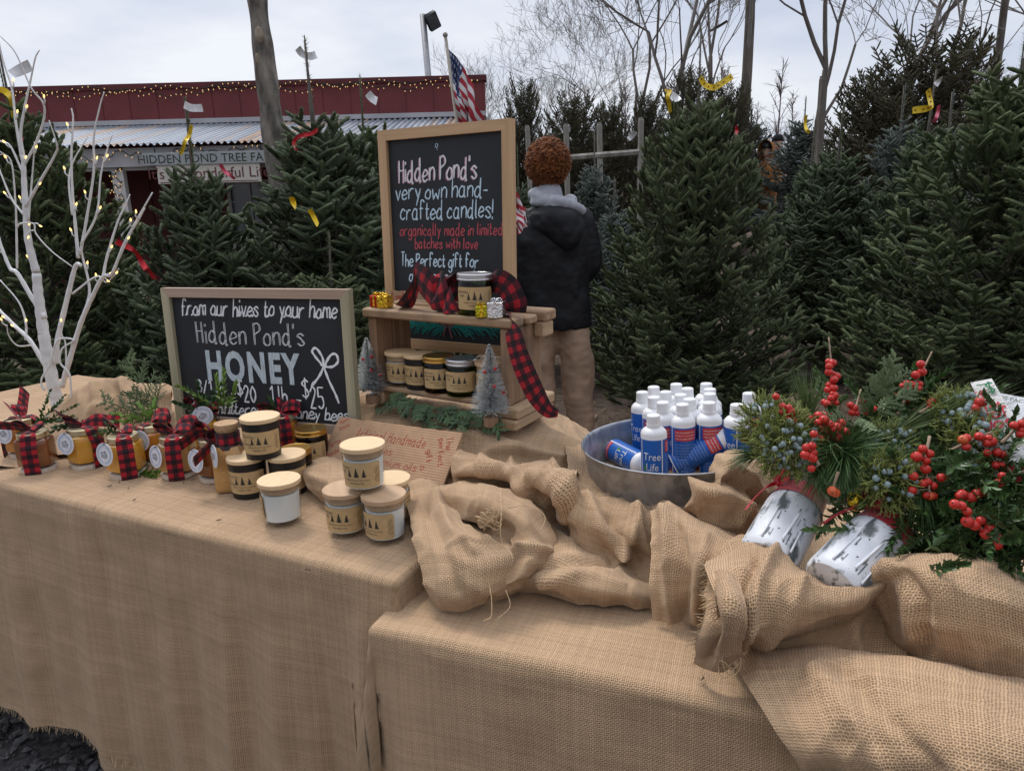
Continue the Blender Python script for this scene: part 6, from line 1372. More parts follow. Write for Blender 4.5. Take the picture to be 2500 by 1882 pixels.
# crumbs of bark and leaf on the burlap
M_crumb = mat('bark_crumb', (.10, .065, .035), .9, var=.3)
rr = random.Random(3)
for i, (x, y) in enumerate([(262, 1188), (312, 1194), (324, 1222), (290, 1179), (448, 1180), (465, 1172), (528, 1270), (757, 1392), (1712, 1660)]):
    p = az(x, y, .8025 if x < 1000 else .745); a = rr.uniform(0, 3); mb = MB(); mb.tube([(0, 0, 0), (math.cos(a)*.006, math.sin(a)*.006, .001), (math.cos(a+.3)*.011, math.sin(a+.3)*.011, 0)], [.0008, .0012, .0006], 5); o = mb.build('bark_crumb', M_crumb, loc=p); tag(o, 'tiny brown crumb of bark on the burlap', 'bark crumb', 'bark crumbs on the burlap')
# ================================================================== PEOPLE
M_skin = mat('skin', (.55, .33, .25), .55, var=.06, vs=20, sss=.1)
def fuse(mb, name, m, parent, voxel, smooth=4, wr=0.0, wsc=8, loc=None):
    """several overlapping limbs melted into one continuous surface"""
    o = mb.build(name, m, None); md = o.modifiers.new('r', 'REMESH'); md.mode = 'VOXEL'; md.voxel_size = voxel; ms = o.modifiers.new('s', 'SMOOTH'); ms.iterations = smooth; ms.factor = .6
    dg = bpy.context.evaluated_depsgraph_get(); me = bpy.data.meshes.new_from_object(o.evaluated_get(dg)); old = o.data; o.modifiers.clear(); o.data = me; bpy.data.meshes.remove(old)
    me.name = name
    if len(me.materials) == 0: me.materials.append(m)
    n = len(me.vertices)
    if wr:
        P = np.zeros(n*3); me.vertices.foreach_get('co', P); P = P.reshape(-1, 3); Nn = np.zeros(n*3); me.vertices.foreach_get('normal', Nn); Nn = Nn.reshape(-1, 3)
        q = P*np.array([1, 1, .75]); d = wr*(vnoise(q+2, wsc)+.5*vnoise(q+5, wsc*2.1)+.25*vnoise(q*np.array([1, 1, 2.5]), wsc*3.5)); me.vertices.foreach_set('co', (P+Nn*d[:, None]).ravel())
    me.polygons.foreach_set('use_smooth', [True]*len(me.polygons)); me.update()
    if parent: o.parent = parent
    if loc is not None: o.location = loc
    return o
def loft(mb, rings, k=24):
    """elliptical rings (x, y, z, rx, ry)"""
    V = [(x+rx*math.cos(2*PI*j/k), y+ry*math.sin(2*PI*j/k), z) for x, y, z, rx, ry in rings for j in range(k)]; n = len(rings)
    mb.add(V, [(i*k+j, i*k+(j+1) % k, (i+1)*k+(j+1) % k, (i+1)*k+j) for i in range(n-1) for j in range(k)]+[tuple(range(k-1, -1, -1)), tuple((n-1)*k+j for j in range(k))])
def limb(mb, P, R, k=14): A = cr1(P, 5); mb.tube(A, np.interp(np.linspace(0, len(P)-1, len(A)), range(len(P)), R), k); mb.ball(P[0], R[0]*.99, 12); mb.ball(P[-1], R[-1]*.99, 12)
def hand(mb, w, d, side, s=1.0):
    """palm with five bent fingers; d = pointing direction, side = thumb side"""
    w, d, side = Vector(w), Vector(d).normalized(), Vector(side).normalized(); nn = d.cross(side).normalized()
    mb.ball(w+d*.045*s, .042*s, 12, sc=(1, 1, 1), M=Matrix((side, d*1.05, nn*.36)).transposed()@Matrix.Identity(3))
    for i, L_ in enumerate((.070, .080, .074, .056)):
        b = w+d*.082*s+side*(.030-.020*i)*s; limb(mb, [tuple(b), tuple(b+d*L_*.5*s+nn*.006*s), tuple(b+d*L_*.85*s+nn*.026*s)], [.0095*s, .0088*s, .0075*s], 8)
    b = w+d*.03*s+side*.034*s; limb(mb, [tuple(b), tuple(b+d*.03*s+side*.022*s+nn*.006*s), tuple(b+d*.056*s+side*.024*s+nn*.018*s)], [.011*s, .010*s, .008*s], 8)
def head(mb, c, f, s=1.0):
    """skull with face towards f"""
    c, f = Vector(c), Vector(f).normalized(); x = f.cross(Z).normalized()
    B = Matrix((x, f, Z)).transposed()
    def at(a, b, z): return c+B @ Vector((a*s, b*s, z*s))
    mb.ball(at(0, -.008, .022), .092*s, 20, sc=(.83, 1.02, 1.0), M=B); mb.ball(at(0, .022, -.045), .066*s, 16, sc=(.86, .95, 1.05), M=B); mb.ball(at(0, .052, -.080), .028*s, 12, M=B)
    limb(mb, [tuple(at(0, .088, .018)), tuple(at(0, .100, -.005)), tuple(at(0, .108, -.024))], [.008*s, .010*s, .013*s], 8)
    for e in (-1, 1): mb.ball(at(e*.076, -.006, -.006), .030*s, 10, sc=(.30, .62, 1.05), M=B); mb.ball(at(e*.030, .074, .030), .016*s, 8, sc=(1.3, .7, .5), M=B)
    mb.ball(at(0, .083, -.052), .014*s, 10, sc=(1.7, .8, .55), M=B)
# ------------------------------------------------------------------ the red haired person, seen from behind
M_jack = mat('black_jacket', (.0105, .0105, .0125), .6, var=.15, vs=9, bump=.15, bs=160, spec=.3); M_khaki = mat('khaki_trousers', (.37, .245, .165), .85, var=.12, vs=9, bump=.3, bs=400)
M_grey = mat('grey_fleece', (.36, .37, .41), .95, var=.12, vs=30, bump=.4, bs=300); M_hair = mat('red_curls', (.12, .036, .012), .55, var=0, col2=(.36, .125, .036), vs=34, spec=.4); M_shoe = mat('dark_shoe', (.03, .025, .022), .7)
px, py = .245, 4.0
man = thing('person', 'person with curly red hair seen from behind in a black hooded jacket and khaki trousers', 'person', (px, py, gz(px, py)))
mb = MB(); head(mb, (-.014, .01, 1.605), (-.15, 1, 0)); limb(mb, [(-.014, 0, 1.55), (-.012, -.012, 1.47), (0, -.01, 1.38)], [.056, .054, .075])
loft(mb, [(0, 0, .80, .15, .10), (0, 0, .95, .14, .10), (0, 0, 1.15, .16, .11), (0, 0, 1.30, .17, .10), (0, 0, 1.38, .12, .08), (0, 0, 1.42, .07, .06)])
LS, LE, LW = (-.165, 0, 1.325), (-.190, .0, 1.06), (-.185, .06, .83); RS_, RE, RW = (.170, 0, 1.325), (.190, .03, 1.06), (.14, .27, 1.00)
for A in ((LS, LE, LW), (RS_, RE, RW)): limb(mb, A, [.052, .042, .028])
hand(mb, LW, (0, .12, -1), (.3, .9, 0)); hand(mb, RW, (-.5, .8, .05), (0, .3, 1))
limb(mb, [(-.08, 0, .84), (-.085, .02, .46), (-.085, 0, .09)], [.085, .058, .042]); limb(mb, [(.085, 0, .84), (.13, .0, .46), (.150, -.03, .09)], [.085, .058, .042])
fuse(mb, 'body', M_skin, man, .0075, 3)
mb = MB(); loft(mb, [(.012, 0, .735, .205, .130), (.010, 0, .80, .208, .138), (.006, 0, .95, .200, .138), (.004, -.004, 1.10, .203, .138), (.002, -.008, 1.22, .208, .135), (0, -.008, 1.31, .200, .120), (0, 0, 1.365, .165, .098), (0, .0, 1.41, .105, .085), (-.006, .005, 1.445, .085, .080)], 32)
limb(mb, [(-.150, 0, 1.325), (-.198, -.004, 1.19), (-.206, -.004, 1.06), (-.204, .02, .94), (-.190, .055, .84)], [.072, .070, .066, .060, .050]); limb(mb, [(.155, 0, 1.325), (.196, .0, 1.19), (.205, .03, 1.06), (.185, .14, 1.02), (.150, .24, 1.00)], [.072, .070, .066, .060, .050])
jk = fuse(mb, 'jacket', M_jack, man, .010, 4, .020, 12)
G = [[(-.150, -.055, 1.375), (-.095, -.105, 1.395), (-.01, -.125, 1.405), (.085, -.105, 1.395), (.150, -.055, 1.385)], [(-.135, -.110, 1.345), (-.08, -.150, 1.365), (.0, -.168, 1.375), (.095, -.150, 1.365), (.160, -.095, 1.345)],
     [(-.085, -.140, 1.290), (-.045, -.172, 1.300), (.025, -.192, 1.305), (.100, -.176, 1.300), (.160, -.125, 1.290)], [(-.02, -.142, 1.235), (.015, -.165, 1.225), (.055, -.182, 1.220), (.105, -.172, 1.222), (.150, -.135, 1.240)], [(.02, -.138, 1.200), (.045, -.142, 1.182), (.070, -.144, 1.176), (.100, -.142, 1.182), (.130, -.136, 1.205)]]
H = cr2(G, 8, 8); N = gnormal(H); N *= np.sign((N[..., 1:2]).mean())*-1; H = H+N*(vnoise(H, 14)*.020+vnoise(H+3, 33)*.010)[..., None]
mb = MB(); mb.grid(H); mb.build('hood', M_jack, man)
mb = MB(); A = []
for i in range(33):
    a = 2*PI*i/32; A.append((-.004+.098*math.cos(a)+.012*max(0, math.cos(a)), -.010+.088*math.sin(a), 1.435+.016*math.sin(a*2+1)-.022*math.cos(a)-.012*(math.sin(a) < -.5)))
mb.tube(A, [.034+.006*math.sin(i*1.1) for i in range(33)], 12); limb(mb, [(-.105, -.07, 1.425), (.0, -.105, 1.43), (.10, -.085, 1.405), (.155, -.05, 1.375)], [.026, .034, .034, .026], 10); limb(mb, [(-.012, .0, 1.40), (-.012, -.02, 1.475)], [.082, .068])
fuse(mb, 'hoodie_collar', M_grey, man, .008, 3, .010, 16)
mb = MB(); limb(mb, [(-.068, 0, .80), (-.080, .02, .46), (-.085, -.005, .06)], [.098, .086, .074], 18); limb(mb, [(.092, 0, .80), (.135, .0, .46), (.150, -.030, .06)], [.102, .090, .076], 18); loft(mb, [(.008, 0, .72, .160, .112), (.008, 0, .80, .160, .100), (.005, 0, .86, .150, .09)])
fuse(mb, 'trousers', M_khaki, man, .011, 3, .030, 8)
for sx, sy in ((-.085, .04), (.150, .01)): mb = MB(); mb.ball((sx, sy, .045), .06, 14, sc=(.8, 2.1, .75)); mb.build('shoe', M_shoe, man)
mb = MB(); r = random.Random(8); hc = Vector((-.020, -.004, 1.632))
mb.ball(hc, .106, 18, sc=(.93, 1.05, 1.02))
for i in range(3200):
    z = r.uniform(-.98, 1); a = r.uniform(0, 2*PI); q = math.sqrt(1-z*z); d = Vector((q*math.cos(a), q*math.sin(a), z))
    if d.y > .35 and d.z < .35: continue
    if d.z < -.72 and d.y > -.1: continue
    p = hc+Vector((d.x*.104, d.y*.112, d.z*.114))*r.uniform(.94, 1.12); L_ = r.uniform(.018, .040)*(1.15 if d.z > 0 else .95)
    tg = d.cross(Vector((r.gauss(0, 1), r.gauss(0, 1), r.gauss(0, 1)))).normalized(); t = (d*.22+tg+Vector((0, 0, -.25))).normalized(); u = t.orthogonal().normalized(); v = t.cross(u); cr_ = r.uniform(.006, .014); n = 10; ph = r.uniform(0, 6); tw = r.uniform(3.5, 6.5)
    mb.tube([p+t*L_*k/n+(u*math.cos(ph+tw*k/n)+v*math.sin(ph+tw*k/n))*cr_*(.35+.65*k/n) for k in range(n)], [.0024*(1-.5*k/n) for k in range(n)], 3)
mb.build('hair', M_hair, man)
# ------------------------------------------------------------------ far people on the slope
def far_person(label, x, yt, Y, face, coat, legs, hoodm, beanie=None, arms='hold', H=1.76):
    A = ay(x, yt, Y); z0 = gz(A.x, Y); s = (A.z-z0)/H; o = thing('person', label, 'person', (A.x, Y, z0)); o.scale = (s,)*3; f = Vector(face).normalized(); sd = f.cross(Z); ang = math.atan2(-f.x, f.y)
    R_ = Matrix.Rotation(ang, 4, 'Z')
    mb = MB(); head(mb, (0, .01, 1.60), (0, 1, 0)); limb(mb, [(0, 0, 1.54), (0, -.01, 1.38)], [.055, .07]); loft(mb, [(0, 0, .85, .15, .11), (0, 0, 1.1, .15, .11), (0, 0, 1.3, .17, .10), (0, 0, 1.40, .10, .07)])
    el, wr = ((-.24, .05, 1.08), (-.10, .30, 1.08)), ((.24, .05, 1.08), (.10, .30, 1.08))
    for sg in (-1, 1): limb(mb, [(sg*.17, 0, 1.32), (sg*.24, .03, 1.08), (sg*.10, .28, 1.06)], [.05, .04, .028]); hand(mb, (sg*.10, .28, 1.06), (-sg*.4, .9, 0), (0, 0, 1)); limb(mb, [(sg*.09, 0, .86), (sg*.1, .02, .46), (sg*.1, 0, .06)], [.085, .06, .045])
    mb.xf(R_); fuse(mb, 'body', M_skin, o, .011, 2)
    mb = MB(); loft(mb, [(0, 0, .70, .21, .15), (0, 0, .9, .21, .15), (0, 0, 1.15, .22, .15), (0, 0, 1.32, .20, .12), (0, 0, 1.42, .10, .09)])
    for sg in (-1, 1): limb(mb, [(sg*.17, 0, 1.31), (sg*.25, .03, 1.08), (sg*.12, .26, 1.06)], [.08, .072, .055])
    mb.xf(R_); fuse(mb, 'coat', coat, o, .014, 3, .03, 8)
    mb = MB()
    for sg in (-1, 1): limb(mb, [(sg*.09, 0, .84), (sg*.1, .02, .46), (sg*.1, 0, .08)], [.11, .085, .075])
    mb.xf(R_); fuse(mb, 'trousers', legs, o, .014, 3, .02, 8)
    if hoodm:
        mb = MB(); k = 18; V = []; rows = []
        for t in np.linspace(0, 1, 8):
            y = .085-.20*t; rr = .150*math.sqrt(max(.02, 1-(max(0, t-.15)/.88)**2)); rows.append([(rr*.95*math.cos(a), y, 1.60+rr*1.15*math.sin(a)) for a in np.linspace(-.45*PI, 1.45*PI, k)])
        mb.grid(rows); mb.xf(R_); mb.build('hood', hoodm, o)
    if beanie:
        mb = MB(); loft(mb, [(0, 0, 1.635, .096, .105), (0, 0, 1.68, .094, .103), (0, 0, 1.72, .074, .084), (0, -.005, 1.745, .04, .045)], 16); mb.xf(R_); mb.build('beanie', beanie, o)
    return o
M_camel = mat('camel_coat', (.30, .125, .035), .9, var=.15, vs=8); M_tan = mat('tan_canvas', (.33, .21, .11), .9, var=.1); M_olive = mat('dark_olive_coat', (.045, .048, .042), .9, var=.15); M_knit = mat('black_knit', (.012, .012, .014), .9)
far_person('person in a hooded camel brown coat holding something, beyond the biggest fir', 1876, 344, 13.5, (-.8, -.6, 0), M_camel, M_tan, M_camel, M_knit)
far_person('person in a black knitted beanie standing behind the one in camel brown', 1900, 326, 14.2, (-.1, -1, 0), M_olive, M_olive, None, M_knit)
# ================================================================== PAN OF BOTTLES
g = NG('galvanised'); ob = g.n('TexCoord').outputs['Object']
sp_ = g.n('TexVoronoi', {'Vector': ob, 'Scale': 60}).outputs['Color']; st = g.noise(g.n('Mapping', {0: ob, 'Scale': (40, 40, 3)}), 1.0, 4)
f = g.ma('ADD', g.ma('MULTIPLY', g.n('RGBToBW', {0: sp_}).outputs[0], .4), g.ma('MULTIPLY', st, .6))
g.put(g.b.inputs['Base Color'], g.ramp(f, [(.25, (.30, .31, .33)), (.5, (.43, .44, .46)), (.75, (.56, .57, .59))])); g.b.inputs['Metallic'].default_value = .75; g.put(g.b.inputs['Roughness'], g.n('MapRange', {0: f, 1: .2, 2: .8, 3: .32, 4: .55}).outputs[0]); M_galv = g.m
pc = ad(1651, 1078, 1.50); PR = .194; ph = .086
PT = (math.radians(-1.0), math.radians(-2.2))
pan = thing('metal_pan', 'round galvanised metal pan holding the bottles', 'metal pan', (pc.x, pc.y, pc.z-ph)); pan.rotation_euler = (PT[0], PT[1], 0)
mb = MB(); mb.lathe([(.0005, 0), (PR*.90, 0), (PR*.925, .003), (PR*.935, .010), (PR-.001, ph-.006), (PR+.0015, ph-.0035), (PR+.003, ph-.001), (PR+.0015, ph+.0008), (PR-.001, ph-.001), (PR-.0035, ph-.008), (PR*.925, .012), (PR*.91, .005), (.0005, .0045)], 96); mb.build('pan', M_galv, pan, ang=50)
MP = Matrix.Translation((pc.x, pc.y, pc.z-ph)) @ Euler((PT[0], PT[1], 0)).to_matrix().to_4x4()
M_bw = mat('bottle_white', (.76, .76, .77), .38, var=.02, vs=10); M_bb = mat('label_blue', (.012, .105, .42), .35, var=.05, vs=10); M_br = mat('label_red', (.52, .03, .035), .35, var=.04); M_bwt = mat('label_white', (.72, .73, .76), .5, var=0); M_bgr = mat('label_green', (.02, .20, .06), .5, var=0); M_blt = mat('label_pale_blue', (.33, .47, .70), .5, var=0)
BR, BH = .0262, .118
def bottle_parts(o):
    mb = MB(); mb.lathe([(BR-.003, 0), (BR-.0006, .001), (BR, .004), (BR, BH), (BR-.0012, BH+.005), (BR-.006, BH+.0105), (BR-.0115, BH+.0125), (.0135, BH+.0135), (.0128, BH+.019), (.0005, BH+.019)], 36); mb.build('body', M_bw, o, ang=40)
    mb = MB(); k = 60; zc = BH+.0150; prof = [(.0133, 0), (.0143, .0006), (.0143, .0055), (.0136, .0060), (.0134, .0215), (.0122, .0232), (.0005, .0234)]; V = []; n = len(prof)
    for i, (r_, z) in enumerate(prof): V += [((r_+(.0002 if (j % 2 and 2 < i < 5) else 0))*math.cos(2*PI*j/k), (r_+(.0002 if (j % 2 and 2 < i < 5) else 0))*math.sin(2*PI*j/k), zc+z) for j in range(k)]
    mb.add(V, [(i*k+j, i*k+(j+1) % k, (i+1)*k+(j+1) % k, (i+1)*k+j) for i in range(n-1) for j in range(k)]); mb.build('cap', M_bw, o, ang=35)
    mb = MB(); kk = 48; zz = (.003, BH-.008); V = [((BR+.0003)*math.cos(a), (BR+.0003)*math.sin(a), z) for z in zz for a in np.linspace(0, 2*PI, kk+1)]; mb.add(V, [(j, j+1, kk+2+j, kk+1+j) for j in range(kk)]); lb = mb.build('label', M_bb, o)
    def patch_(nm, m, x0, x1, y0, y1, lift, face=0.0):
        b = MB(); n_ = 14; xs = np.linspace(x0, x1, n_); V = [(x, y) for y in (y0, y1) for x in xs]; bend(b, V, [(i, i+1, n_+i+1, n_+i) for i in range(n_-1)], BR, face, 0, lift); return b.build(nm, m, lb)
    fr, bk = 0.0, 2.05                                                     # brand face, directions face
    b = MB()
    for x in (-.0225, .0225): n_ = 2; bend(b, [(x-.0011, .003), (x+.0011, .003), (x+.0011, BH-.008), (x-.0011, BH-.008)], [(0, 1, 2, 3)], BR, fr, 0, .0007)
    b.build('white_stripes', M_bwt, lb)
    # front: the two word mark, band at the foot
    b = MB()
    for t, y, sz in (('Tree', .068, .0225), ('Life', .046, .0225)):
        V, F = ptext(t, sz, 'CENTER'); bend(b, [(x*.82+v_*.06+.001, v_+y) for x, v_ in V], F, BR, fr, 0, .0009)
    b.build('wordmark', M_bwt, lb, smooth=False)
    b = MB(); P, F = fir_icon(.016); bend(b, [(x-.0135, y+.046) for x, y in P], F, BR, fr, 0, .0011); b.build('tree_emblem', M_bgr, lb, smooth=False)
    patch_('foot_band', M_br, -.021, .021, .006, .017, .0009)
    b = MB(); V, F = ptext('PRESERVATIVE', .0052, 'CENTER'); bend(b, [(x, y+.0105) for x, y in V], F, BR, fr, 0, .0013); b.build('foot_print', M_bwt, lb, smooth=False)
    # back: red headline box and lines of directions
    patch_('red_box', M_br, -.0235, .0235, BH-.036, BH-.0115, .0009, bk)
    b = MB()
    for i, t in enumerate(('TREE LIFE MAXIMIZES THE LIFE', 'AND BEAUTY OF YOUR CHRISTMAS', 'TREE & OTHER GREENERY.')):
        V, F = ptext(t, .0046, 'CENTER'); wmx = max(abs(x) for x, y in V); sc_ = min(1, .0215/wmx); bend(b, [(x*sc_, y+BH-.0190-.0068*i) for x, y in V], F, BR, bk, 0, .0013)
    b.build('headline', M_bwt, lb, smooth=False)
    b = MB()
    for i, t in enumerate(('Cut at least 1" (2.54 cm) off the', 'base of the tree. Shake well. Mix 2', 'tablespoons (29.57 ml) of tree life per', 'gallon (3.78 L) of water. This bottle makes 8', 'gallons (30.28 L). Check water level daily', 'and refill as necessary.', '', 'Cut at least 1 in (2.54 cm) off the stem', 'and place in container. Mix 1 tablespoon', 'with one gallon of water. Water plants', 'daily as needed. Keep out of the reach')):
        if not t: continue
        V, F = ptext(t, .0044, 'LEFT'); wmx = max(x for x, y in V); sc_ = min(1, .044/wmx); bend(b, [(-.0225+x*sc_, y+BH-.0455-.0064*i) for x, y in V], F, BR, bk, 0, .0009)
    b.build('directions', M_blt, lb, smooth=False)
b0 = None; BG = 'bottles standing in the metal pan'
def bottle(label, u, v, face, rot=None, z=.0065):
    """u, v in the pan plane (metres from its centre); face = world angle of the word mark"""
    global b0
    if b0 is None: b0 = thing('plastic_bottle', label, 'bottle', group=BG); bottle_parts(b0); o = b0
    else: o = dup(b0, label=label, group=BG)
    R_ = Euler((PT[0], PT[1], 0)).to_matrix().to_4x4() @ (rot.to_4x4() if rot is not None else Matrix.Identity(4)) @ Matrix.Rotation(face, 4, 'Z')
    o.matrix_world = Matrix.Translation(MP @ Vector((u, v, z))) @ R_; return o
def uvat(x, y, h):
    """pan coordinates of the point seen at pixel (x, y), h above the pan floor"""
    q = MP.inverted() @ az(x, y, (MP @ Vector((0, 0, h))).z); return q.x, q.y
CT = BH+.038
def c5(x, y): return 1400+x*.2712, 850+y*.2712
B_ = FV; DIR = B_-2.05
for (cx_, cy_), fc, lb in (((720, 640), B_-.42, 'bottle with its word mark facing the camera, nearest the left front of the pan'), ((982, 548), DIR+.02, 'bottle showing its red box of white print, front row middle'), ((1222, 540), DIR+.12, 'bottle showing its red box, front row right of the middle'),
    ((1472, 570), B_-1.15, 'bottle standing right behind the fallen one'), ((1580, 468), DIR-.25, 'bottle farthest right in the pan'), ((806, 522), DIR+.55, 'bottle second row, behind the word mark bottle'), ((1046, 500), DIR+.1, 'bottle second row, behind the front middle bottle'),
    ((1228, 458), DIR, 'bottle directly behind the front right one'), ((724, 470), DIR-.2, 'bottle third row left with part of its red box showing'), ((620, 418), B_-1.0, 'tall looking bottle at the far left of the upright group'), ((966, 456), DIR, 'bottle third row middle'), ((830, 424), DIR, 'bottle fourth row, left of the middle'),
    ((722, 374), DIR, 'bottle at the back left with only its shoulders showing'), ((1026, 400), DIR, 'bottle fourth row middle with white shoulders showing'), ((926, 356), DIR, 'bottle at the very back middle'), ((1228, 414), DIR, 'bottle fourth row right'), ((1196, 362), DIR, 'bottle at the very back right')):
    u, v = uvat(*c5(cx_, cy_-16), CT); bottle(lb, u, v, fc)
# the two fallen bottles
cu_ = uvat(*c5(1440, 800), .092); d = Vector((.86, -.10, .44)).normalized(); q = Z.rotation_difference(d).to_matrix()
bottle('bottle lying slanted with its cap on the rim, nearest the evergreens', cu_[0]-d.x*.140, cu_[1]-d.y*.140, DIR-.75, q, .092-d.z*.140)
u0 = uvat(*c5(365, 900), .030); u1 = uvat(*c5(560, 1010), .03); d = Vector((u1[0]-u0[0], u1[1]-u0[1], -.0005)).normalized(); q = Z.rotation_difference(d).to_matrix()
bottle('bottle lying on its side at the left of the pan', u0[0], u0[1], DIR+.5, q, .0325)
# ================================================================== PRICE TAG, PACKETS
M_foilw = mat('white_packet', (.66, .66, .68), .35, var=.04, vs=10, bump=.5, bs=18); M_blackink = M_ink; M_redink = mat('red_ink', (.50, .03, .05), .7, var=0); M_grnink = mat('green_ink', (.02, .16, .07), .7, var=0); M_paper = mat('ribbed_paper', (.62, .60, .585), .8, var=.05, vs=40)
def sheet(o, nm, m, TL, TR, BL, BR_, n=12, wav=.006, seed=0):
    P = [[Vector(TL).lerp(TR, i/n).lerp(Vector(BL).lerp(BR_, i/n), j/n) for i in range(n+1)] for j in range(n+1)]; P = np.array([[tuple(p) for p in r_] for r_ in P]); N = gnormal(P); P = P+N*(vnoise(P+seed, 22)*wav*2+vnoise(P+seed, 55)*wav)[..., None]; mb = MB(); mb.grid(P); return mb.build(nm, m, o)
def packet(label, TL, TR, BL, lines, seed, red=False):
    TL, TR, BL = Vector(TL), Vector(TR), Vector(BL); ex = (TR-TL).normalized(); w_ = (TR-TL).length; ey = (TL-BL); ey = (ey-ex*ey.dot(ex)); h0 = ey.length; ey.normalize(); h = max(h0, (TL.z-.765)/max(.3, ey.z)); o = thing('packet', label, 'packet', group='white packets at the right end of the table'); o.matrix_world = Matrix.Translation(TL-ey*h) @ Matrix((ex, ey, ex.cross(ey))).transposed().to_4x4()
    n = 16; P0 = np.array([[(w_*i/n, h*j/n, .006*math.sin(PI*i/n)*math.sin(PI*j/n)) for i in range(n+1)] for j in range(n+1)]); P0[..., 2] += vnoise(P0*1.0+seed, 30)*.008+vnoise(P0+seed, 80)*.003
    mb = MB(); mb.grid(P0); B2_ = P0.copy(); B2_[..., 2] = -.004-B2_[..., 2]*.5; mb.grid(B2_[::-1]); mb.build('bag', M_foilw, o)
    mb = MB()
    for t, x, y, sz in lines: V, F = ptext(t, sz); mb.add([(x*w_+a, h-h0+y*h0+b, .0135) for a, b in V], F)
    mb.build('print', M_blackink, o, smooth=False)
    if red:
        mb = MB(); k = 40; mb.add([((.30*w_)+.032*(1+.05*(i % 2))*math.cos(2*PI*i/k), h-.85*h0+.032*(1+.05*(i % 2))*math.sin(2*PI*i/k), .0140) for i in range(k)], [tuple(range(k))]); sl_ = mb.build('red_seal', M_redink, o, smooth=False)
        mb = MB(); V, F = ptext('100%', .020, 'CENTER'); mb.add([(.30*w_+a, h-.85*h0+b, .0146) for a, b in V], F); mb.build('seal_print', M_bwt, sl_, smooth=False)
        mb = MB(); strokes_on(mb, [[(w_*.12+w_*.3*t, h-.3*h0+.006*math.sin(t*9)) for t in np.linspace(0, 1, 12)]], (0, 0, .013), X, Y_, .003); mb.build('swash', M_redink, o)
    return o
packet('white plastic packet with rows of small print, rearmost beside the price tag', ad(2420, 955, 1.28), ad(2590, 985, 1.22), ad(2392, 1080, 1.24), [('THIS PACKAGE CONTAINS', .06, .80, .0105), ('PACKAGE CONTAINS ONE', .10, .42, .0085), ('IT CONTAINS ONE', .12, .22, .008)], 1)
packet('white packet with a round red seal reading 100%, below the price tag', ad(2385, 1040, 1.20), ad(2580, 1080, 1.10), ad(2380, 1190, 1.16), [('THIS PACKAGE CONTAINS ONE', .1, .75, .009)], 4, True)
packet('crumpled white packet end poking out between the winterberries', ad(2310, 1075, 1.16), ad(2400, 1090, 1.14), ad(2320, 1135, 1.13), [('PACKAGE', .1, .5, .008)], 7)
o = thing('price_tag', 'upside down ribbed paper price tag with red and green lettering at the right', 'price tag'); TL, TR, BL = ad(2369, 934, 1.12), ad(2421, 924, 1.11), ad(2434, 1100, 1.03)
ex = (TR-TL).normalized(); w_ = (TR-TL).length; ey0 = (TL-BL); h = ey0.length; ey0.normalize(); nz_ = ex.cross(ey0).normalized()
n = 14; P = [[TL+ex*w_*i/4*(1+.25*j/n)-ey0*h*j/n+nz_*(.006*math.sin(j/n*3.1)) for i in range(5)] for j in range(n+1)]
mb = MB(); mb.grid([[p-TL for p in r_] for r_ in P]); o.location = TL; mb.build('paper', M_paper, o)
def tagtext(nm, m, L_, wd): mb = MB(); strokes_on(mb, L_, nz_*.0075, ex, ey0, wd, .0005); return mb.build(nm, m, o)
fl = lambda L_, x, y: [[(x-a, y-b) for a, b in l] for l in L_]
tagtext('green_lettering', M_grnink, fl(stroke_text('$', .020)[0], w_*.86, -h*.10)+[[(w_*.18, -h*.11), (w_*.62, -h*.11)], [(w_*.30, -h*.43), (w_*1.05, -h*.43)], [(w_*.35, -h*.62), (w_*.75, -h*.62)], [(w_*.30, -h*.75), (w_*.36, -h*.86), (w_*.46, -h*.92)]], .0028)
tagtext('red_lettering', M_redink, fl(stroke_text('3.', .020)[0], w_*.48, -h*.20)+fl(stroke_text('with', .022)[0], w_*.86, -h*.40)+fl(stroke_text('jolly', .022)[0], w_*1.02, -h*.52)+fl(stroke_text('sock', .022)[0], w_*1.12, -h*.66), .0030)
# striped sock in a packet
g = NG('striped_knit'); u, v = g.uv(); s_ = g.ma('FRACT', g.ma('MULTIPLY', v, 34.0)); g.put(g.b.inputs['Base Color'], g.mix(g.ma('LESS_THAN', s_, .33), g.mix(g.ma('LESS_THAN', s_, .66), (.45, .03, .04, 1), (.02, .02, .025, 1)), (.66, .66, .66, 1))); g.b.inputs['Roughness'].default_value = .9; M_sock = g.m
mb = MB(); A = cr1([tuple(ad(x, y, D)) for x, y, D in ((2440, 1185, 1.05), (2475, 1172, 1.04), (2510, 1160, 1.03), (2560, 1150, 1.0))], 6); mb.tube(A, .022, 12); o = mb.build('striped_sock', M_sock, origin=tuple(A[0])); tag(o, 'red white and black striped sock among the berries at the right edge', 'sock')
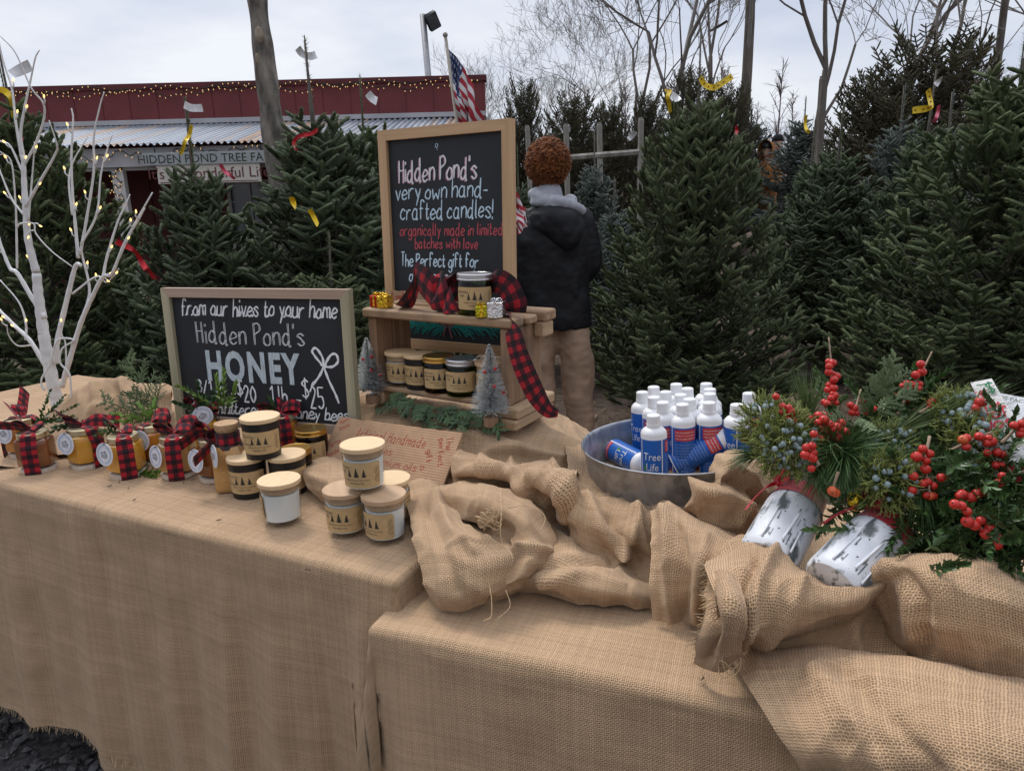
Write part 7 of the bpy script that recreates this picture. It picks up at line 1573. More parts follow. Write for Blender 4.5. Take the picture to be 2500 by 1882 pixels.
# ================================================================== PAINTED JARS AND EVERGREENS
g = NG('birch_paint'); ob = g.n('TexCoord').outputs['Object']
mpx = g.n('Mapping', {0: ob, 'Scale': (60, 60, 16)}); n1 = g.noise(mpx, 1.0, 5); n2 = g.noise(g.n('Mapping', {0: ob, 'Scale': (14, 14, 22)}), 1.0, 4); n3 = g.noise(ob, 120, 4)
streak = g.n('MapRange', {0: g.ma('ADD', g.ma('MULTIPLY', n1, .55), g.ma('MULTIPLY', n2, .45)), 1: .525, 2: .60}).outputs[0]
fleck = g.n('MapRange', {0: n3, 1: .66, 2: .70}).outputs[0]
c = g.mix(streak, g.ramp(n2, [(.3, (.58, .60, .64)), (.6, (.74, .76, .79))]), (.11, .125, .13, 1)); g.put(g.b.inputs['Base Color'], g.mix(fleck, c, (.03, .03, .03, 1))); g.b.inputs['Roughness'].default_value = .5; g.bump(n3, .3, .001); M_birchp = g.m
M_satin = mat('red_satin', (.45, .010, .022), .35, var=.08, vs=30, sheen=.3); M_brass = mat('brass_bell', (.70, .46, .03), .18, metal=1.0, var=.06, vs=60); M_white3 = mat('paint_ridge', (.74, .75, .78), .5, var=.05, vs=60); M_greyp = mat('paint_grey', (.10, .115, .12), .6, var=.2, vs=80)
def painted_jar(label, bot, neck, R, L_, bell, bow_a, group):
    bot, neck = Vector(bot), Vector(neck); d = (neck-bot).normalized(); o = thing('painted_jar', label, 'painted jar', bot, group=group); q = Z.rotation_difference(d); o.rotation_mode = 'QUATERNION'; o.rotation_quaternion = q
    mb = MB(); mb.lathe([(R*.5, 0), (R*.88, .001), (R*.98, .006), (R, .014), (R, L_*.70), (R*.97, L_*.80), (R*.86, L_*.89), (R*.80, L_*.92), (R*.80, L_), (R*.76, L_), (R*.76, L_*.92)], 40); mb.build('jar', M_birchp, o, ang=45)
    # painted trunks: raised strokes following the curve of the glass
    inv = q.inverted(); vd = inv @ (Vector((0, 0, CAMH))-bot); va = math.atan2(vd.y, vd.x); r = random.Random(5); m1, m2 = MB(), MB()
    for off, w_, z0, z1 in ((-.52, .0016, .0, .46), (.12, .0020, .06, .50), (.55, .0016, .0, .34)):
        a = va+off; a2 = a+r.uniform(-.1, .1)
        m1.tube([((R+.0008)*math.cos(a+(a2-a)*t), (R+.0008)*math.sin(a+(a2-a)*t), L_*(z0+(z1-z0)*t)+.01) for t in np.linspace(0, 1, 6)], [w_]*5+[w_*.4], 6)
        for k in range(9):
            t = r.random(); zc = L_*(z0+(z1-z0)*t)+.008; b = a+.055+.17*r.random()**1.6; hh = r.uniform(.003, .020); ww = r.uniform(.012, .045)
            m2.add([((R+.0004)*math.cos(b+e*ww), (R+.0004)*math.sin(b+e*ww), zc+f*hh) for e, f in ((-.5, -.5), (.5, -.35), (.4, .5), (-.45, .4))], [(0, 1, 2, 3)])
    m2.build('painted_shade', M_greyp, o, smooth=False); m1.build('painted_trunks', M_white3, o)
    mb = MB(); k = 40; V = []; zr = L_*.90
    for dz, rr in ((-.022, R*1.0), (-.012, R*.94), (-.004, R*.89), (.006, R*.865), (.012, R*.87)): V += [((rr+.001)*math.cos(2*PI*j/k), (rr+.001)*math.sin(2*PI*j/k), zr+dz) for j in range(k)]
    mb.add(V, [(i*k+j, i*k+(j+1) % k, (i+1)*k+(j+1) % k, (i+1)*k+j) for i in range(4) for j in range(k)]); mb.build('ribbon', M_satin, o)
    ka = va+bow_a; kn = Vector((R*.93*math.cos(ka), R*.93*math.sin(ka), zr)); u = Vector((math.cos(ka), math.sin(ka), 0)); s = Vector((-math.sin(ka), math.cos(ka), 0))
    mb = MB(); mb.ball(kn+u*.003, .006, 10); mb.build('knot', M_satin, o)
    for pts in ([(0, 0, 0), (-.010, .016, .018), (-.006, .020, .040), (.004, .012, .046), (.006, .006, .022), (0, 0, .002)], [(0, 0, 0), (.012, .010, .004), (.030, .008, .006), (.034, .004, -.002), (.018, .002, -.004), (0, 0, -.002)]):
        C = [kn+s*a+u*(b+.004)+Z*c for a, b, c in pts]; mb = MB(); strip(mb, C, [u*.004+Z*.004+s*.004]*len(C), 6, .002); mb.build('bow_loop', M_satin, o)
    for pts in ([(0, 0, 0), (-.016, .008, -.012), (-.030, .010, -.034), (-.042, .008, -.058)], [(0, 0, 0), (-.006, .010, -.012), (-.014, .012, -.030), (-.030, .010, -.040)]):
        C = [kn+s*a+u*(b+.003)+Z*c for a, b, c in pts]; mb = MB(); strip(mb, C, [s*.005+Z*.003]*4, 6, .001); mb.build('ribbon_end', M_satin, o)
    if bell:
        bc = kn+s*bell[0]+u*.012+Z*bell[1]; mb = MB(); mb.ball(bc, .0145, 20); bl = mb.build('bell', M_brass, o); mb = MB(); mb.tube([bc+Vector((.0148*math.cos(a), .0148*math.sin(a), 0)) for a in np.linspace(0, 2*PI, 30)], .0012, 6); mb.build('bell_rim', M_brass, bl); mb = MB(); mb.tube([bc+Z*.014, bc+Z*.019, kn], .0015, 6); mb.build('bell_loop', M_satin, bl)
    return o, d
GJ = 'painted jars of evergreens lying on the burlap'
j1n, j1b = ad(1952, 1222, 1.17), ad(1868, 1372, 1.085); j2n, j2b = ad(2160, 1296, 1.06), ad(2030, 1432, 1.0)
J1, d1 = painted_jar('white painted birch jar lying left, with a red bow and no bell', j1b, j1n, .0445, (j1n-j1b).length+.012, None, -1.15, GJ)
J2, d2 = painted_jar('white painted birch jar lying right, with a gold bell on its red ribbon', j2b, j2n, .0445, (j2n-j2b).length+.012, (-.018, .002), -1.0, GJ)
M_berry = mat('winterberry', (.50, .026, .018), .32, var=.12, vs=6, spec=.5); M_berryo = mat('orange_berry', (.55, .10, .030), .35, var=.12); M_bdot = mat('berry_eye', (.05, .02, .015), .8, var=0); M_twigb = mat('winterberry_twig', (.28, .20, .135), .85, var=.25, vs=60)
M_juni = mat('juniper', (.20, .23, .06), .6, var=.3, vs=40); M_jberry = mat('juniper_berry', (.22, .28, .29), .55, var=.3, vs=60, col2=None); M_pine = mat('white_pine', (.060, .115, .036), .5, var=.4, vs=5); M_pine2 = mat('white_pine_light', (.12, .17, .058), .5, var=.3, vs=5); M_box = mat('boxwood_dark', (.060, .112, .036), .33, var=.45, vs=30, spec=.5)
GW = 'winterberry twigs in the evergreen arrangements'
BD = 0.0
def P3(x, y, D): return ad(x, y, D+BD)
def berry_twig(label, path, berries, orange=0.0, seed=0, R=.0070):
    """path: [(x, y, D)] from the root to the tip; berries: [(x, y, D)] single berries, or a count strung along the twig"""
    r = random.Random(seed); P3 = lambda x, y, D: ad(x, y, D-.035); A = cr1([tuple(P3(*p)) for p in path], 6); O = Vector(A[0]); o = thing('winterberry_twig', label, 'winterberry twig', O, group=GW); mb = MB(); T = [Vector(p)-O for p in A]
    mb.tube(T, np.linspace(.0026, .0012, len(T)), 6)
    pts = []
    if isinstance(berries, int):
        for i in range(berries):
            k = len(T)*(.18+.72*i/berries); j = min(len(T)-2, int(k)); p = T[j].lerp(T[j+1], k-j); pts.append((p, p+Vector((r.gauss(0, 1), r.gauss(0, 1), r.gauss(.2, .7))).normalized()*r.uniform(.0085, .0125)))
    else:
        for b in berries: q = P3(*b)-O; pts.append((min(T, key=lambda t: (t-q).length), q))
    for p, q in pts: mb.tube([p, q], .0007, 4)
    mb.build('twig', M_twigb, o)
    for p, q in pts:
        rr = R*r.uniform(.74, 1.02); m = MB(); m.ball((0, 0, 0), rr, 14, sc=(1, 1, .94)); b = m.build('berry', M_berryo if r.random() < orange*.5 else M_berry, o, loc=q)
        e = MB(); dd = (q-p).normalized() if (q-p).length > 1e-5 else Z; e.ball(dd*rr*.97, rr*.16, 6); e.build('eye', M_bdot, b)
    return o
def c6(x, y, D): return (1750+x/2.561, 800+y/2.561, D)
berry_twig('tallest upright winterberry twig with its bare tip', [c6(690, 740, 1.16), c6(708, 560, 1.17), c6(714, 400, 1.18), c6(716, 240, 1.19), c6(700, 60, 1.20)],
    [c6(x, y, D) for x, y, D in ((698, 212, 1.19), (724, 220, 1.185), (702, 243, 1.18), (700, 278, 1.18), (724, 288, 1.19), (748, 303, 1.185), (732, 325, 1.175), (702, 358, 1.18), (692, 388, 1.175), (730, 378, 1.175), (722, 415, 1.17), (735, 425, 1.17), (714, 440, 1.165), (745, 468, 1.17), (690, 475, 1.16), (672, 465, 1.17), (735, 512, 1.165), (728, 540, 1.16), (685, 548, 1.165))], seed=1)
berry_twig('thick winterberry cluster below the tallest twig', [c6(720, 820, 1.12), c6(700, 700, 1.13), c6(680, 600, 1.14), c6(665, 520, 1.15)],
    [c6(x, y, 1.12+.02*((x+y) % 3)/2) for x, y in ((638, 552), (632, 592), (670, 575), (675, 604), (708, 606), (662, 632), (690, 640), (730, 632), (752, 622), (740, 660), (668, 660), (655, 695), (695, 705), (765, 690), (735, 748), (720, 680), (778, 595), (800, 650))], seed=2, R=.0078)
berry_twig('short winterberry twig leaning left with one berry at its tip', [c6(560, 720, 1.13), c6(500, 620, 1.14), c6(440, 510, 1.15), c6(385, 425, 1.16)],
    [c6(x, y, 1.145) for x, y in ((370, 431), (412, 492), (448, 503), (412, 527), (466, 536), (458, 525), (435, 575), (462, 580), (478, 584), (514, 628), (575, 570))], seed=3, R=.0072)
berry_twig('winterberry sprig over the blue juniper berries', [c6(640, 860, 1.07), c6(600, 790, 1.08), c6(560, 720, 1.10)], [c6(x, y, 1.075) for x, y in ((557, 748), (596, 738), (606, 780), (552, 795), (585, 806), (602, 818), (592, 880), (608, 664))], seed=4, R=.0074)
berry_twig('winterberry twig with a forked bare tip right of the tallest', [c6(1130, 540, 1.17), c6(1190, 430, 1.18), c6(1260, 310, 1.19), c6(1310, 220, 1.20), c6(1345, 150, 1.205)],
    [c6(x, y, 1.185) for x, y in ((1275, 228), (1283, 276), (1244, 295), (1268, 352), (1258, 384), (1216, 360), (1186, 352), (1188, 388), (1160, 366), (1200, 453), (1110, 435), (1070, 450))], seed=5, R=.0076)
berry_twig('winterberry twig pointing right above the boxwood', [c6(1270, 530, 1.14), c6(1340, 490, 1.15), c6(1410, 450, 1.16), c6(1480, 432, 1.16)], [c6(x, y, 1.15) for x, y in ((1345, 468), (1396, 443), (1434, 446), (1478, 454), (1338, 498), (1370, 470))], seed=6, R=.0076)
berry_twig('winterberry sprig behind the cedar tip', [c6(850, 600, 1.18), c6(870, 500, 1.19), c6(900, 385, 1.21)], [c6(x, y, 1.185) for x, y in ((836, 484), (858, 503), (845, 530), (872, 534), (912, 455), (960, 520), (940, 530), (985, 508))], seed=7, R=.0070)
berry_twig('hanging winterberry twig with orange berries in the middle of the arrangement', [c6(1330, 680, 1.08), c6(1310, 800, 1.06), c6(1310, 900, 1.04), c6(1330, 1010, 1.03)], [c6(x, y, 1.035) for x, y in ((1288, 757), (1332, 787), (1310, 830), (1250, 806), (1306, 884), (1230, 928), (1288, 975), (1318, 964), (1355, 988), (1404, 938), (1335, 1052), (1352, 1050), (1312, 1048), (1222, 1016))], .25, 8, .0078)
berry_twig('long winterberry twig drooping over the boxwood at the lower right', [c6(1480, 1080, .99), c6(1580, 1170, .965), c6(1660, 1260, .95), c6(1760, 1340, .93)], [c6(x, y, .945) for x, y in ((1488, 1103), (1530, 1112), (1565, 1148), (1568, 1212), (1614, 1236), (1652, 1204), (1682, 1288), (1710, 1256), (1752, 1312), (1752, 1356))], .15, 9, .0078)
berry_twig('winterberry sprig in the boxwood above the drooping twig', [c6(1500, 1040, 1.0), c6(1580, 1035, 1.0), c6(1680, 1030, 1.0)], [c6(x, y, .995) for x, y in ((1625, 1038), (1662, 1030), (1590, 1062), (1535, 1042), (1582, 1064), (1522, 1050))], .1, 10, .0078)
berry_twig('winterberry twig by the price tag', [c6(1560, 580, 1.10), c6(1590, 520, 1.10), c6(1630, 430, 1.11), c6(1650, 390, 1.11)], [c6(x, y, 1.10) for x, y in ((1618, 502), (1645, 466), (1660, 470))], seed=11, R=.0078)
berry_twig('winterberry sprig over the red seal', [c6(1460, 770, 1.06), c6(1600, 700, 1.05), c6(1720, 650, 1.05)], [c6(x, y, 1.045) for x, y in ((1562, 690), (1640, 680), (1700, 690), (1690, 722), (1722, 712), (1755, 780), (1790, 795), (1745, 860), (1780, 858), (1690, 782), (1560, 745), (1540, 700), (1790, 928))], .2, 12, .0074)
berry_twig('winterberry twig at the right edge with grey leaves', [c6(1780, 720, 1.03), c6(1860, 640, 1.03), c6(1921, 560, 1.02)], [c6(x, y, 1.02) for x, y in ((1858, 610), (1912, 600), (1908, 640), (1900, 665))], .3, 13, .0074)
berry_twig('bare grey twig crossing the striped sock', [c6(1700, 990, .99), c6(1780, 955, .99), c6(1870, 915, .98), c6(1940, 890, .98)], [c6(1785, 925, .985), c6(1760, 972, .985)], seed=14, R=.007)
berry_twig('low winterberry tip peeping out between the two painted jars', [c6(760, 900, 1.07), c6(740, 960, 1.07), c6(722, 1010, 1.07)], [c6(722, 1020, 1.065), c6(742, 1032, 1.07)], .6, 15, .0074)
# white pine tufts
def tuft(mb, c, d, n, L_, spread, r, droop=.0, w_=.0006):
    c, d = Vector(c), Vector(d).normalized(); x = d.orthogonal().normalized(); y = d.cross(x)
    for i in range(n):
        a = r.uniform(0, 2*PI); t = spread*math.sqrt(r.random()); e = (d*math.cos(t)+(x*math.cos(a)+y*math.sin(a))*math.sin(t)).normalized(); l = L_*r.uniform(.7, 1.1); s = e.orthogonal(); s.rotate(Matrix.Rotation(r.uniform(0, 6), 3, e)); s = s.normalized()*w_
        b = c+e*.004+d*r.uniform(-.02, .01); m = b+e*l*.5; t_ = b+e*l-Z*droop*l*r.uniform(.5, 1.3)
        m -= Z*droop*l*.2; mb.add([b-s, b+s, m+s, m-s, t_], [(0, 1, 2, 3), (3, 2, 4)])
GP = 'green sprigs in the painted jar arrangements'
def pine(label, x, y, D, d, n, L_, spread, seed, droop=.15, m=None, side=()):
    r = random.Random(seed); c = P3(x, y-28, D+.03); o = thing('pine_sprig', label, 'greenery', c, group=GP); mb = MB(); tuft(mb, (0, 0, 0), d, n, L_, spread, r, droop)
    for off, dd, nn in side: tuft(mb, off, dd, nn, L_*.9, spread*.8, r, droop)
    mb.build('needles', m or M_pine, o, smooth=False); t = MB(); t.tube([-Vector(d)*.022, -Vector(d)*.01, Vector((0, 0, 0))], [.002, .002, .0018], 6); t.build('stem', M_twigb, o); return o
pine('big white pine tuft bursting towards the viewer between the painted jars', *c6(795, 850, 1.055)[:2], 1.055, (-.05, -.75, .0), 480, .088, 1.40, 1, .20, side=[((-.02, .01, .01), (-.7, -.5, .1), 140), ((.03, .01, .0), (.8, -.4, .0), 160), ((0, .0, -.01), (0, -.6, -.5), 110)])
pine('white pine spray fanning left over the pan rim', *c6(370, 780, 1.17)[:2], 1.17, (-.85, -.2, .10), 200, .060, .75, 2, .05, side=[((-.03, 0, -.02), (-.9, -.2, -.15), 120), ((.02, 0, .02), (-.5, -.1, .6), 80)])
pine('long white pine needles sweeping right above the boxwood', *c6(1150, 720, 1.10)[:2], 1.10, (.85, -.15, .32), 420, .14, .55, 3, .05, M_pine2, side=[((.05, 0, .01), (.9, -.1, .42), 200), ((-.02, 0, -.03), (.95, -.3, .05), 160)])
pine('small white pine tuft hanging above the gold bell jar', *c6(1270, 1010, .99)[:2], .99, (.05, -.3, -.85), 170, .075, .55, 4, .25)
pine('white pine tuft rising behind the left winterberry', *c6(560, 640, 1.20)[:2], 1.20, (.0, .1, 1), 120, .09, .5, 5, .0, M_pine2)
pine('white pine tuft low over the left jar ribbon', *c6(640, 960, 1.06)[:2], 1.06, (-.05, -.5, -.4), 110, .052, .9, 6, .22)
pine('thin white pine tuft in the middle of the boxwood', *c6(1050, 940, 1.04)[:2], 1.04, (.3, -.7, -.1), 240, .095, 1.2, 7, .2)
# juniper with blue berries
def juniper(label, x, y, D, R, n, nb, seed, d=(0, -.8, .35)):
    r = random.Random(seed); c = P3(x, y-52, D+.03); o = thing('juniper_sprig', label, 'greenery', c, group=GP); mb = MB(); bb = MB(); d = Vector(d).normalized(); sx = d.orthogonal().normalized(); sy = d.cross(sx)
    for i in range(n):
        a = r.uniform(0, 2*PI); q = R*math.sqrt(r.random()); b = (sx*math.cos(a)+sy*math.sin(a))*q+d*(.02*(1-(q/R)**2)+r.uniform(-.02, .006)); e = (d*.7+(sx*math.cos(a)+sy*math.sin(a))*(.3+.8*q/R)+Vector((r.gauss(0, .35), r.gauss(0, .35), r.gauss(.1, .35)))).normalized(); L_ = r.uniform(.012, .026)
        mb.tube([b, b+e*L_*.6, b+e*L_], [.0013, .0011, .0005], 4, cap=False)
        for k in range(4): s = b+e*L_*(.2+.2*k); f = (e+Vector((r.gauss(0, .7), r.gauss(0, .7), r.gauss(0, .7)))).normalized(); mb.tube([s, s+f*L_*.42], [.0010, .0005], 3, cap=False)
    mb.build('foliage', M_juni, o)
    for i in range(nb):
        a = r.uniform(0, 2*PI); q = R*.92*math.sqrt(r.random()); p = (sx*math.cos(a)+sy*math.sin(a))*q+d*(.030*(1-(q/R)**2)+r.uniform(-.004, .010)); m = MB(); rr = r.uniform(.0038, .0056); m.ball((0, 0, 0), rr, 10); m.build('berry', M_jberry, o, loc=p)
    return o
juniper('large juniper clump with blue grey berries above the left painted jar', *c6(450, 860, 1.08)[:2], 1.08, .048, 420, 58, 1, (-.15, -.8, .45))
juniper('yellow green juniper tips left of the large clump', *c6(330, 730, 1.13)[:2], 1.13, .044, 240, 14, 2, (-.3, -.6, .6))
juniper('small juniper clump with blue berries above the gold bell', *c6(1085, 1090, 1.0)[:2], 1.0, .036, 280, 24, 3, (0, -.85, .3))
juniper('juniper clump with dusky berries near the packets', *c6(1530, 700, 1.08)[:2], 1.07, .042, 240, 42, 4, (.1, -.7, .55))
juniper('dusky juniper berries deep in the arrangement', *c6(1100, 900, 1.10)[:2], 1.09, .04, 150, 24, 5)
juniper('dusky juniper berries below the red seal', *c6(1620, 880, 1.03)[:2], 1.02, .038, 150, 28, 6, (.1, -.7, .5))
# boxwood
def boxwood(label, x, y, D, dirs, L_, n, seed, ll=.017, lw=.0085, m=None, nst=3, spread=.03):
    r = random.Random(seed); c = P3(x, y, D); o = thing('boxwood_sprig', label, 'greenery', c, group=GP); S1, L1 = MB(), MB()
    for d in dirs:
        for k in range(nst): leafy(S1, L1, (r.gauss(0, spread), r.gauss(0, spread), r.gauss(0, spread*.6)), Vector(d)+Vector((r.gauss(0, .25), r.gauss(0, .25), r.gauss(0, .25))), L_*r.uniform(.6, .95), n, ll*r.uniform(.85, 1.2)*.92, lw*.92, r, .02)
    S1.build('stems', M_stem, o); L1.build('leaves', m or M_box, o); return o
fan = lambda *a: [(math.sin(t), -.35*e, math.cos(t)*.9) for t, e in a]
boxwood('dense dark boxwood mass filling the lower right of the arrangement', *c6(1580, 1180, .965)[:2], 1.010, [(-.6, -.5, -.1), (-.3, -.7, .3), (.2, -.7, .35), (.6, -.5, .1), (.5, -.6, -.35), (0, -.8, -.2), (-.5, -.6, -.45), (.9, -.3, .2)], .10, 13, 1, .020, .0095, nst=7, spread=.045)
boxwood('dark boxwood sprigs over the right painted jar', *c6(1540, 1060, 1.0)[:2], 1.045, [(-.5, -.6, -.2), (-.1, -.8, .2), (.3, -.7, .3), (0, -.6, -.5), (.6, -.5, -.1)], .09, 12, 2, .021, .0095, nst=6, spread=.035)
boxwood('boxwood sprigs spreading at the right edge below the sock', *c6(1800, 1120, .95)[:2], 0.995, [(-.4, -.6, .3), (.2, -.7, .3), (.5, -.6, -.1), (0, -.7, -.4), (-.6, -.4, -.1), (.6, -.3, .5)], .10, 13, 3, .021, .0095, nst=7, spread=.045)
boxwood('boxwood sprigs between the berries in the centre', *c6(1480, 900, 1.04)[:2], 1.085, [(-.5, -.5, .4), (.1, -.6, .6), (.6, -.5, .3), (.8, -.3, .0), (-.2, -.8, -.1)], .11, 13, 4, .020, .009, nst=6, spread=.04)
boxwood('lighter boxwood shoots rising at the back of the arrangement', *c6(1150, 560, 1.17)[:2], 1.215, [(-.6, -.1, .6), (-.2, 0, .9), (.3, 0, .85), (.7, -.1, .5), (.1, -.3, .6)], .10, 12, 5, .022, .0085, M_box1, nst=4, spread=.035)
boxwood('boxwood shoots behind the left winterberry', *c6(520, 700, 1.18)[:2], 1.225, [(-.7, 0, .4), (-.3, 0, .8), (.2, 0, .7), (-.9, -.2, .1)], .08, 11, 6, .021, .008, M_box1, nst=3, spread=.03)
boxwood('boxwood leaves tucked behind the packets twig', *c6(1420, 600, 1.13)[:2], 1.175, [(-.4, -.2, .6), (.2, -.2, .7), (.7, -.2, .4)], .08, 11, 7, .020, .009, nst=4, spread=.03)
boxwood('dark boxwood filling behind the big pine tuft', *c6(900, 720, 1.13)[:2], 1.175, [(-.6, -.3, .4), (0, -.4, .6), (.6, -.3, .4), (.2, -.6, 0), (-.4, -.6, -.1)], .09, 12, 8, .019, .009, nst=6, spread=.045)
boxwood('shadowy boxwood under the big pine tuft', *c6(990, 1100, 1.05)[:2], 1.105, [(-.5, -.4, -.2), (.3, -.5, -.3), (0, -.6, .3), (.6, -.4, .2), (-.6, -.3, .3)], .09, 12, 9, .019, .009, nst=6, spread=.045)
boxwood('dark boxwood filling low at the right edge', *c6(1720, 1230, .93)[:2], 0.975, [(-.4, -.5, .1), (.3, -.5, .2), (.7, -.3, 0), (0, -.6, -.3), (-.8, -.3, .1)], .08, 12, 11, .019, .009, nst=6, spread=.045)
boxwood('boxwood tucked low behind the gold bell', *c6(1180, 1215, 1.06)[:2], 1.06, [(-.4, -.4, .2), (.2, -.5, .3), (.5, -.4, .0), (0, -.5, -.2)], .07, 12, 12, .019, .009, nst=6, spread=.03)
M_cedarL = mat('cedar_light', (.12, .17, .075), .6, var=.3, vs=30)
for i, (x, y, D, L_, dd) in enumerate(((940, 560, 1.15, .10, (.15, -.35, .7)), (900, 660, 1.13, .10, (.0, -.55, -.6)), (840, 600, 1.14, .08, (-.5, -.4, .2)), (1000, 430, 1.18, .07, (.35, -.1, .9)), (1020, 620, 1.14, .08, (.7, -.4, .0)), (900, 830, 1.06, .07, (.4, -.6, -.3)))):
    cedar(('pale cedar fan in the centre of the arrangement', 'pale cedar fan hanging over the central berries', 'small cedar fan left of the central fan', 'small cedar tip standing against the dirt', 'cedar fan spreading right of the central fan', 'cedar tip under the big pine tuft')[i], P3(*c6(x, y, D)[:2], D), [((0, 0, 0), dd, (0, -.9, .45), L_), ((.01, 0, .01), (dd[0]+.5, dd[1], dd[2]-.2), (0, -.9, .45), L_*.7)], M_cedarL, 20+i, GP)
# ================================================================== WHITE TWIG TREE WITH LIGHTS
g = NG('white_twig_bark'); ob = g.n('TexCoord').outputs['Object']
nA = g.noise(g.n('Mapping', {0: ob, 'Scale': (20, 20, 130)}), 1.0, 3); nB = g.noise(ob, 30, 4)
mk = g.n('MapRange', {0: nA, 1: .69, 2: .73}).outputs[0]
g.put(g.b.inputs['Base Color'], g.mix(mk, g.ramp(nB, [(.3, (.60, .59, .58)), (.7, (.73, .72, .71))]), (.10, .09, .085, 1))); g.b.inputs['Roughness'].default_value = .6; g.bump(g.ma('ADD', nA, nB), .4, .002); M_wt = g.m
M_wtp = mat('white_twig', (.70, .69, .68), .6, var=.06, vs=60, bump=.3, bs=260); M_led = mat('warm_led', (1, .75, .35), .3, var=0, emit=(1, .60, .16), es=2.0); M_wcord = mat('white_cord', (.68, .68, .66), .5, var=0)
def cw(x, y): return x/2.379, y/2.379                           # first close-up, upper left
def cw2(x, y): return x/2.379, 650+y/2.379
WY = 2.06; wb = ay(137, 985, WY); wb.z = .80
wt = thing('twig_tree', 'white artificial twig tree with tiny warm lights at the left', 'lighted tree', wb)
def wp(p, dy): return ay(p[0], p[1], WY+dy)-wb
def wbranch(pts, r0, r1, dy0=0.0, dy1=0.0, lights=(), nm='branch', side=()):
    n = len(pts); P = [wp(p, dy0+(dy1-dy0)*i/max(1, n-1)) for i, p in enumerate(pts)]; A = cr1([tuple(p) for p in P], 7); k = len(A)
    R = np.linspace(r0, r1, k)*(.86 if r0 > .012 else .74)*(1+.07*np.sin(np.arange(k)*1.9)); mb = MB(); mb.tube(A, R, 9 if r0 > .004 else 7); o = mb.build(nm, M_wt if r0 > .012 else M_wtp, wt)
    for t, a in lights:
        i = min(k-2, int(t*(k-1))); p = Vector(A[i]); d = (Vector(A[i+1])-p).normalized(); s = Vector((math.cos(a), -.35, .5)).normalized(); L_ = .022
        m = MB(); m.tube([p, p+(s+d*.5).normalized()*L_*.6, p+(s*.8+d).normalized()*L_], [.0022, .0018, .0018], 6); tw = m.build('light_stub', M_wtp, o)
        q = p+(s*.8+d).normalized()*L_; e = (s*.6+d).normalized(); m = MB(); m.tube([q, q+e*.004, q+e*.0085], [.0020, .0024, .0008], 8); m.build('bulb', M_led, tw)
    return o
C, D2 = cw, cw2
T = lambda *l: list(l)
wbranch(T(cw2(345, 830), cw2(325, 760), cw2(295, 620), cw2(268, 480), cw2(245, 330), cw2(225, 180), cw2(212, 40)), .0235, .0135, 0, .01, (), 'trunk')
wbranch(T(cw2(212, 40), C(165, 1400), C(150, 1220), C(140, 1050), C(135, 900)), .0125, .0065, .01, .02, ((.1, 3.0), (.35, .2), (.55, 3.1), (.9, .1)))
wbranch(T(C(135, 900), C(120, 780), C(145, 620), C(175, 480), C(205, 340), C(230, 292)), .0058, .0018, .02, .0, ((.35, .3),))
wbranch(T(C(128, 930), C(90, 700), C(70, 520), C(20, 360), C(-20, 180)), .0052, .0022, .02, .05, ((.25, .2), (.5, .1)))
wbranch(T(C(140, 960), C(210, 830), C(255, 690), C(250, 600), C(180, 510), C(90, 310), C(0, 210)), .0050, .0016, .02, -.06, ((.48, .5),))
wbranch(T(C(150, 1200), C(230, 1060), C(320, 900), C(330, 840), C(285, 700)), .0060, .0018, .01, -.06, ((.2, .3),))
wbranch(T(C(130, 1000), C(60, 850), C(0, 820), C(-60, 780)), .0042, .0016, .02, .03, ((.3, 2.8),))
wbranch(T(C(165, 1290), C(185, 1050), C(195, 930), C(200, 825)), .0038, .0016, .01, -.02, ((.8, .4),))
wbranch(T(C(100, 1560), C(95, 1300), C(90, 1180), C(70, 960), C(30, 900), C(-20, 906)), .0042, .0016, .04, .02, ((.6, 2.9), (.8, 2.0)))
wbranch(T(C(140, 1250), C(70, 1160), C(10, 1020), C(-30, 900)), .0046, .0018, .01, .05, ((.35, 2.8), (.7, 2.5)))
wbranch(T(cw2(262, 300), cw2(190, 190), cw2(100, 40), C(60, 1560), C(10, 1440), C(-30, 1300)), .0100, .0046, 0, .06, ((.75, 2.5),))
wbranch(T(cw2(300, 640), cw2(180, 440), cw2(90, 350), cw2(-10, 250)), .0095, .0058, 0, .07, ((.78, 2.6), (.6, 2.2)))
wbranch(T(cw2(150, 430), cw2(150, 330), cw2(110, 210), cw2(0, 80)), .0050, .0022, .03, .06, ((.25, 1.2),))
wbranch(T(cw2(180, 460), cw2(100, 460), cw2(50, 400), cw2(40, 340)), .0030, .0016, .05, .02, ((.97, 2.8),))
wbranch(T(cw2(325, 560), cw2(335, 430), cw2(400, 150), cw2(440, 0), C(470, 1540)), .0110, .0068, 0, -.03, ((.7, .5),))
wbranch(T(C(455, 1500), C(440, 1330), C(420, 1100), C(415, 900), C(425, 700), C(415, 630)), .0064, .0022, -.03, -.02, ((.15, 2.8), (.3, .2), (.72, 2.9)))
wbranch(T(C(465, 1480), C(500, 1290), C(545, 1000), C(545, 800), C(580, 620), C(605, 535)), .0056, .0018, -.03, -.05, ((.45, .3), (.3, 2.9)))
wbranch(T(C(470, 1420), C(560, 1250), C(585, 1020), C(620, 880), C(652, 785)), .0046, .0018, -.04, -.02, ((.25, .2), (.62, .4)))
wbranch(T(C(420, 1250), C(400, 1050), C(430, 930), C(510, 795)), .0042, .0016, -.02, .02, ((.4, 2.8),))
wbranch(T(cw2(360, 700), cw2(400, 560), cw2(470, 330), cw2(540, 170), cw2(600, 60), C(650, 1590), C(720, 1420), C(800, 1270), C(885, 1120)), .0110, .0024, -.01, -.09, ((.45, 2.8), (.52, .2), (.75, .4)))
wbranch(T(cw2(600, 60), C(620, 1500), C(680, 1300), C(725, 1200), C(755, 1130)), .0056, .0018, -.05, -.03, ((.3, .4),))
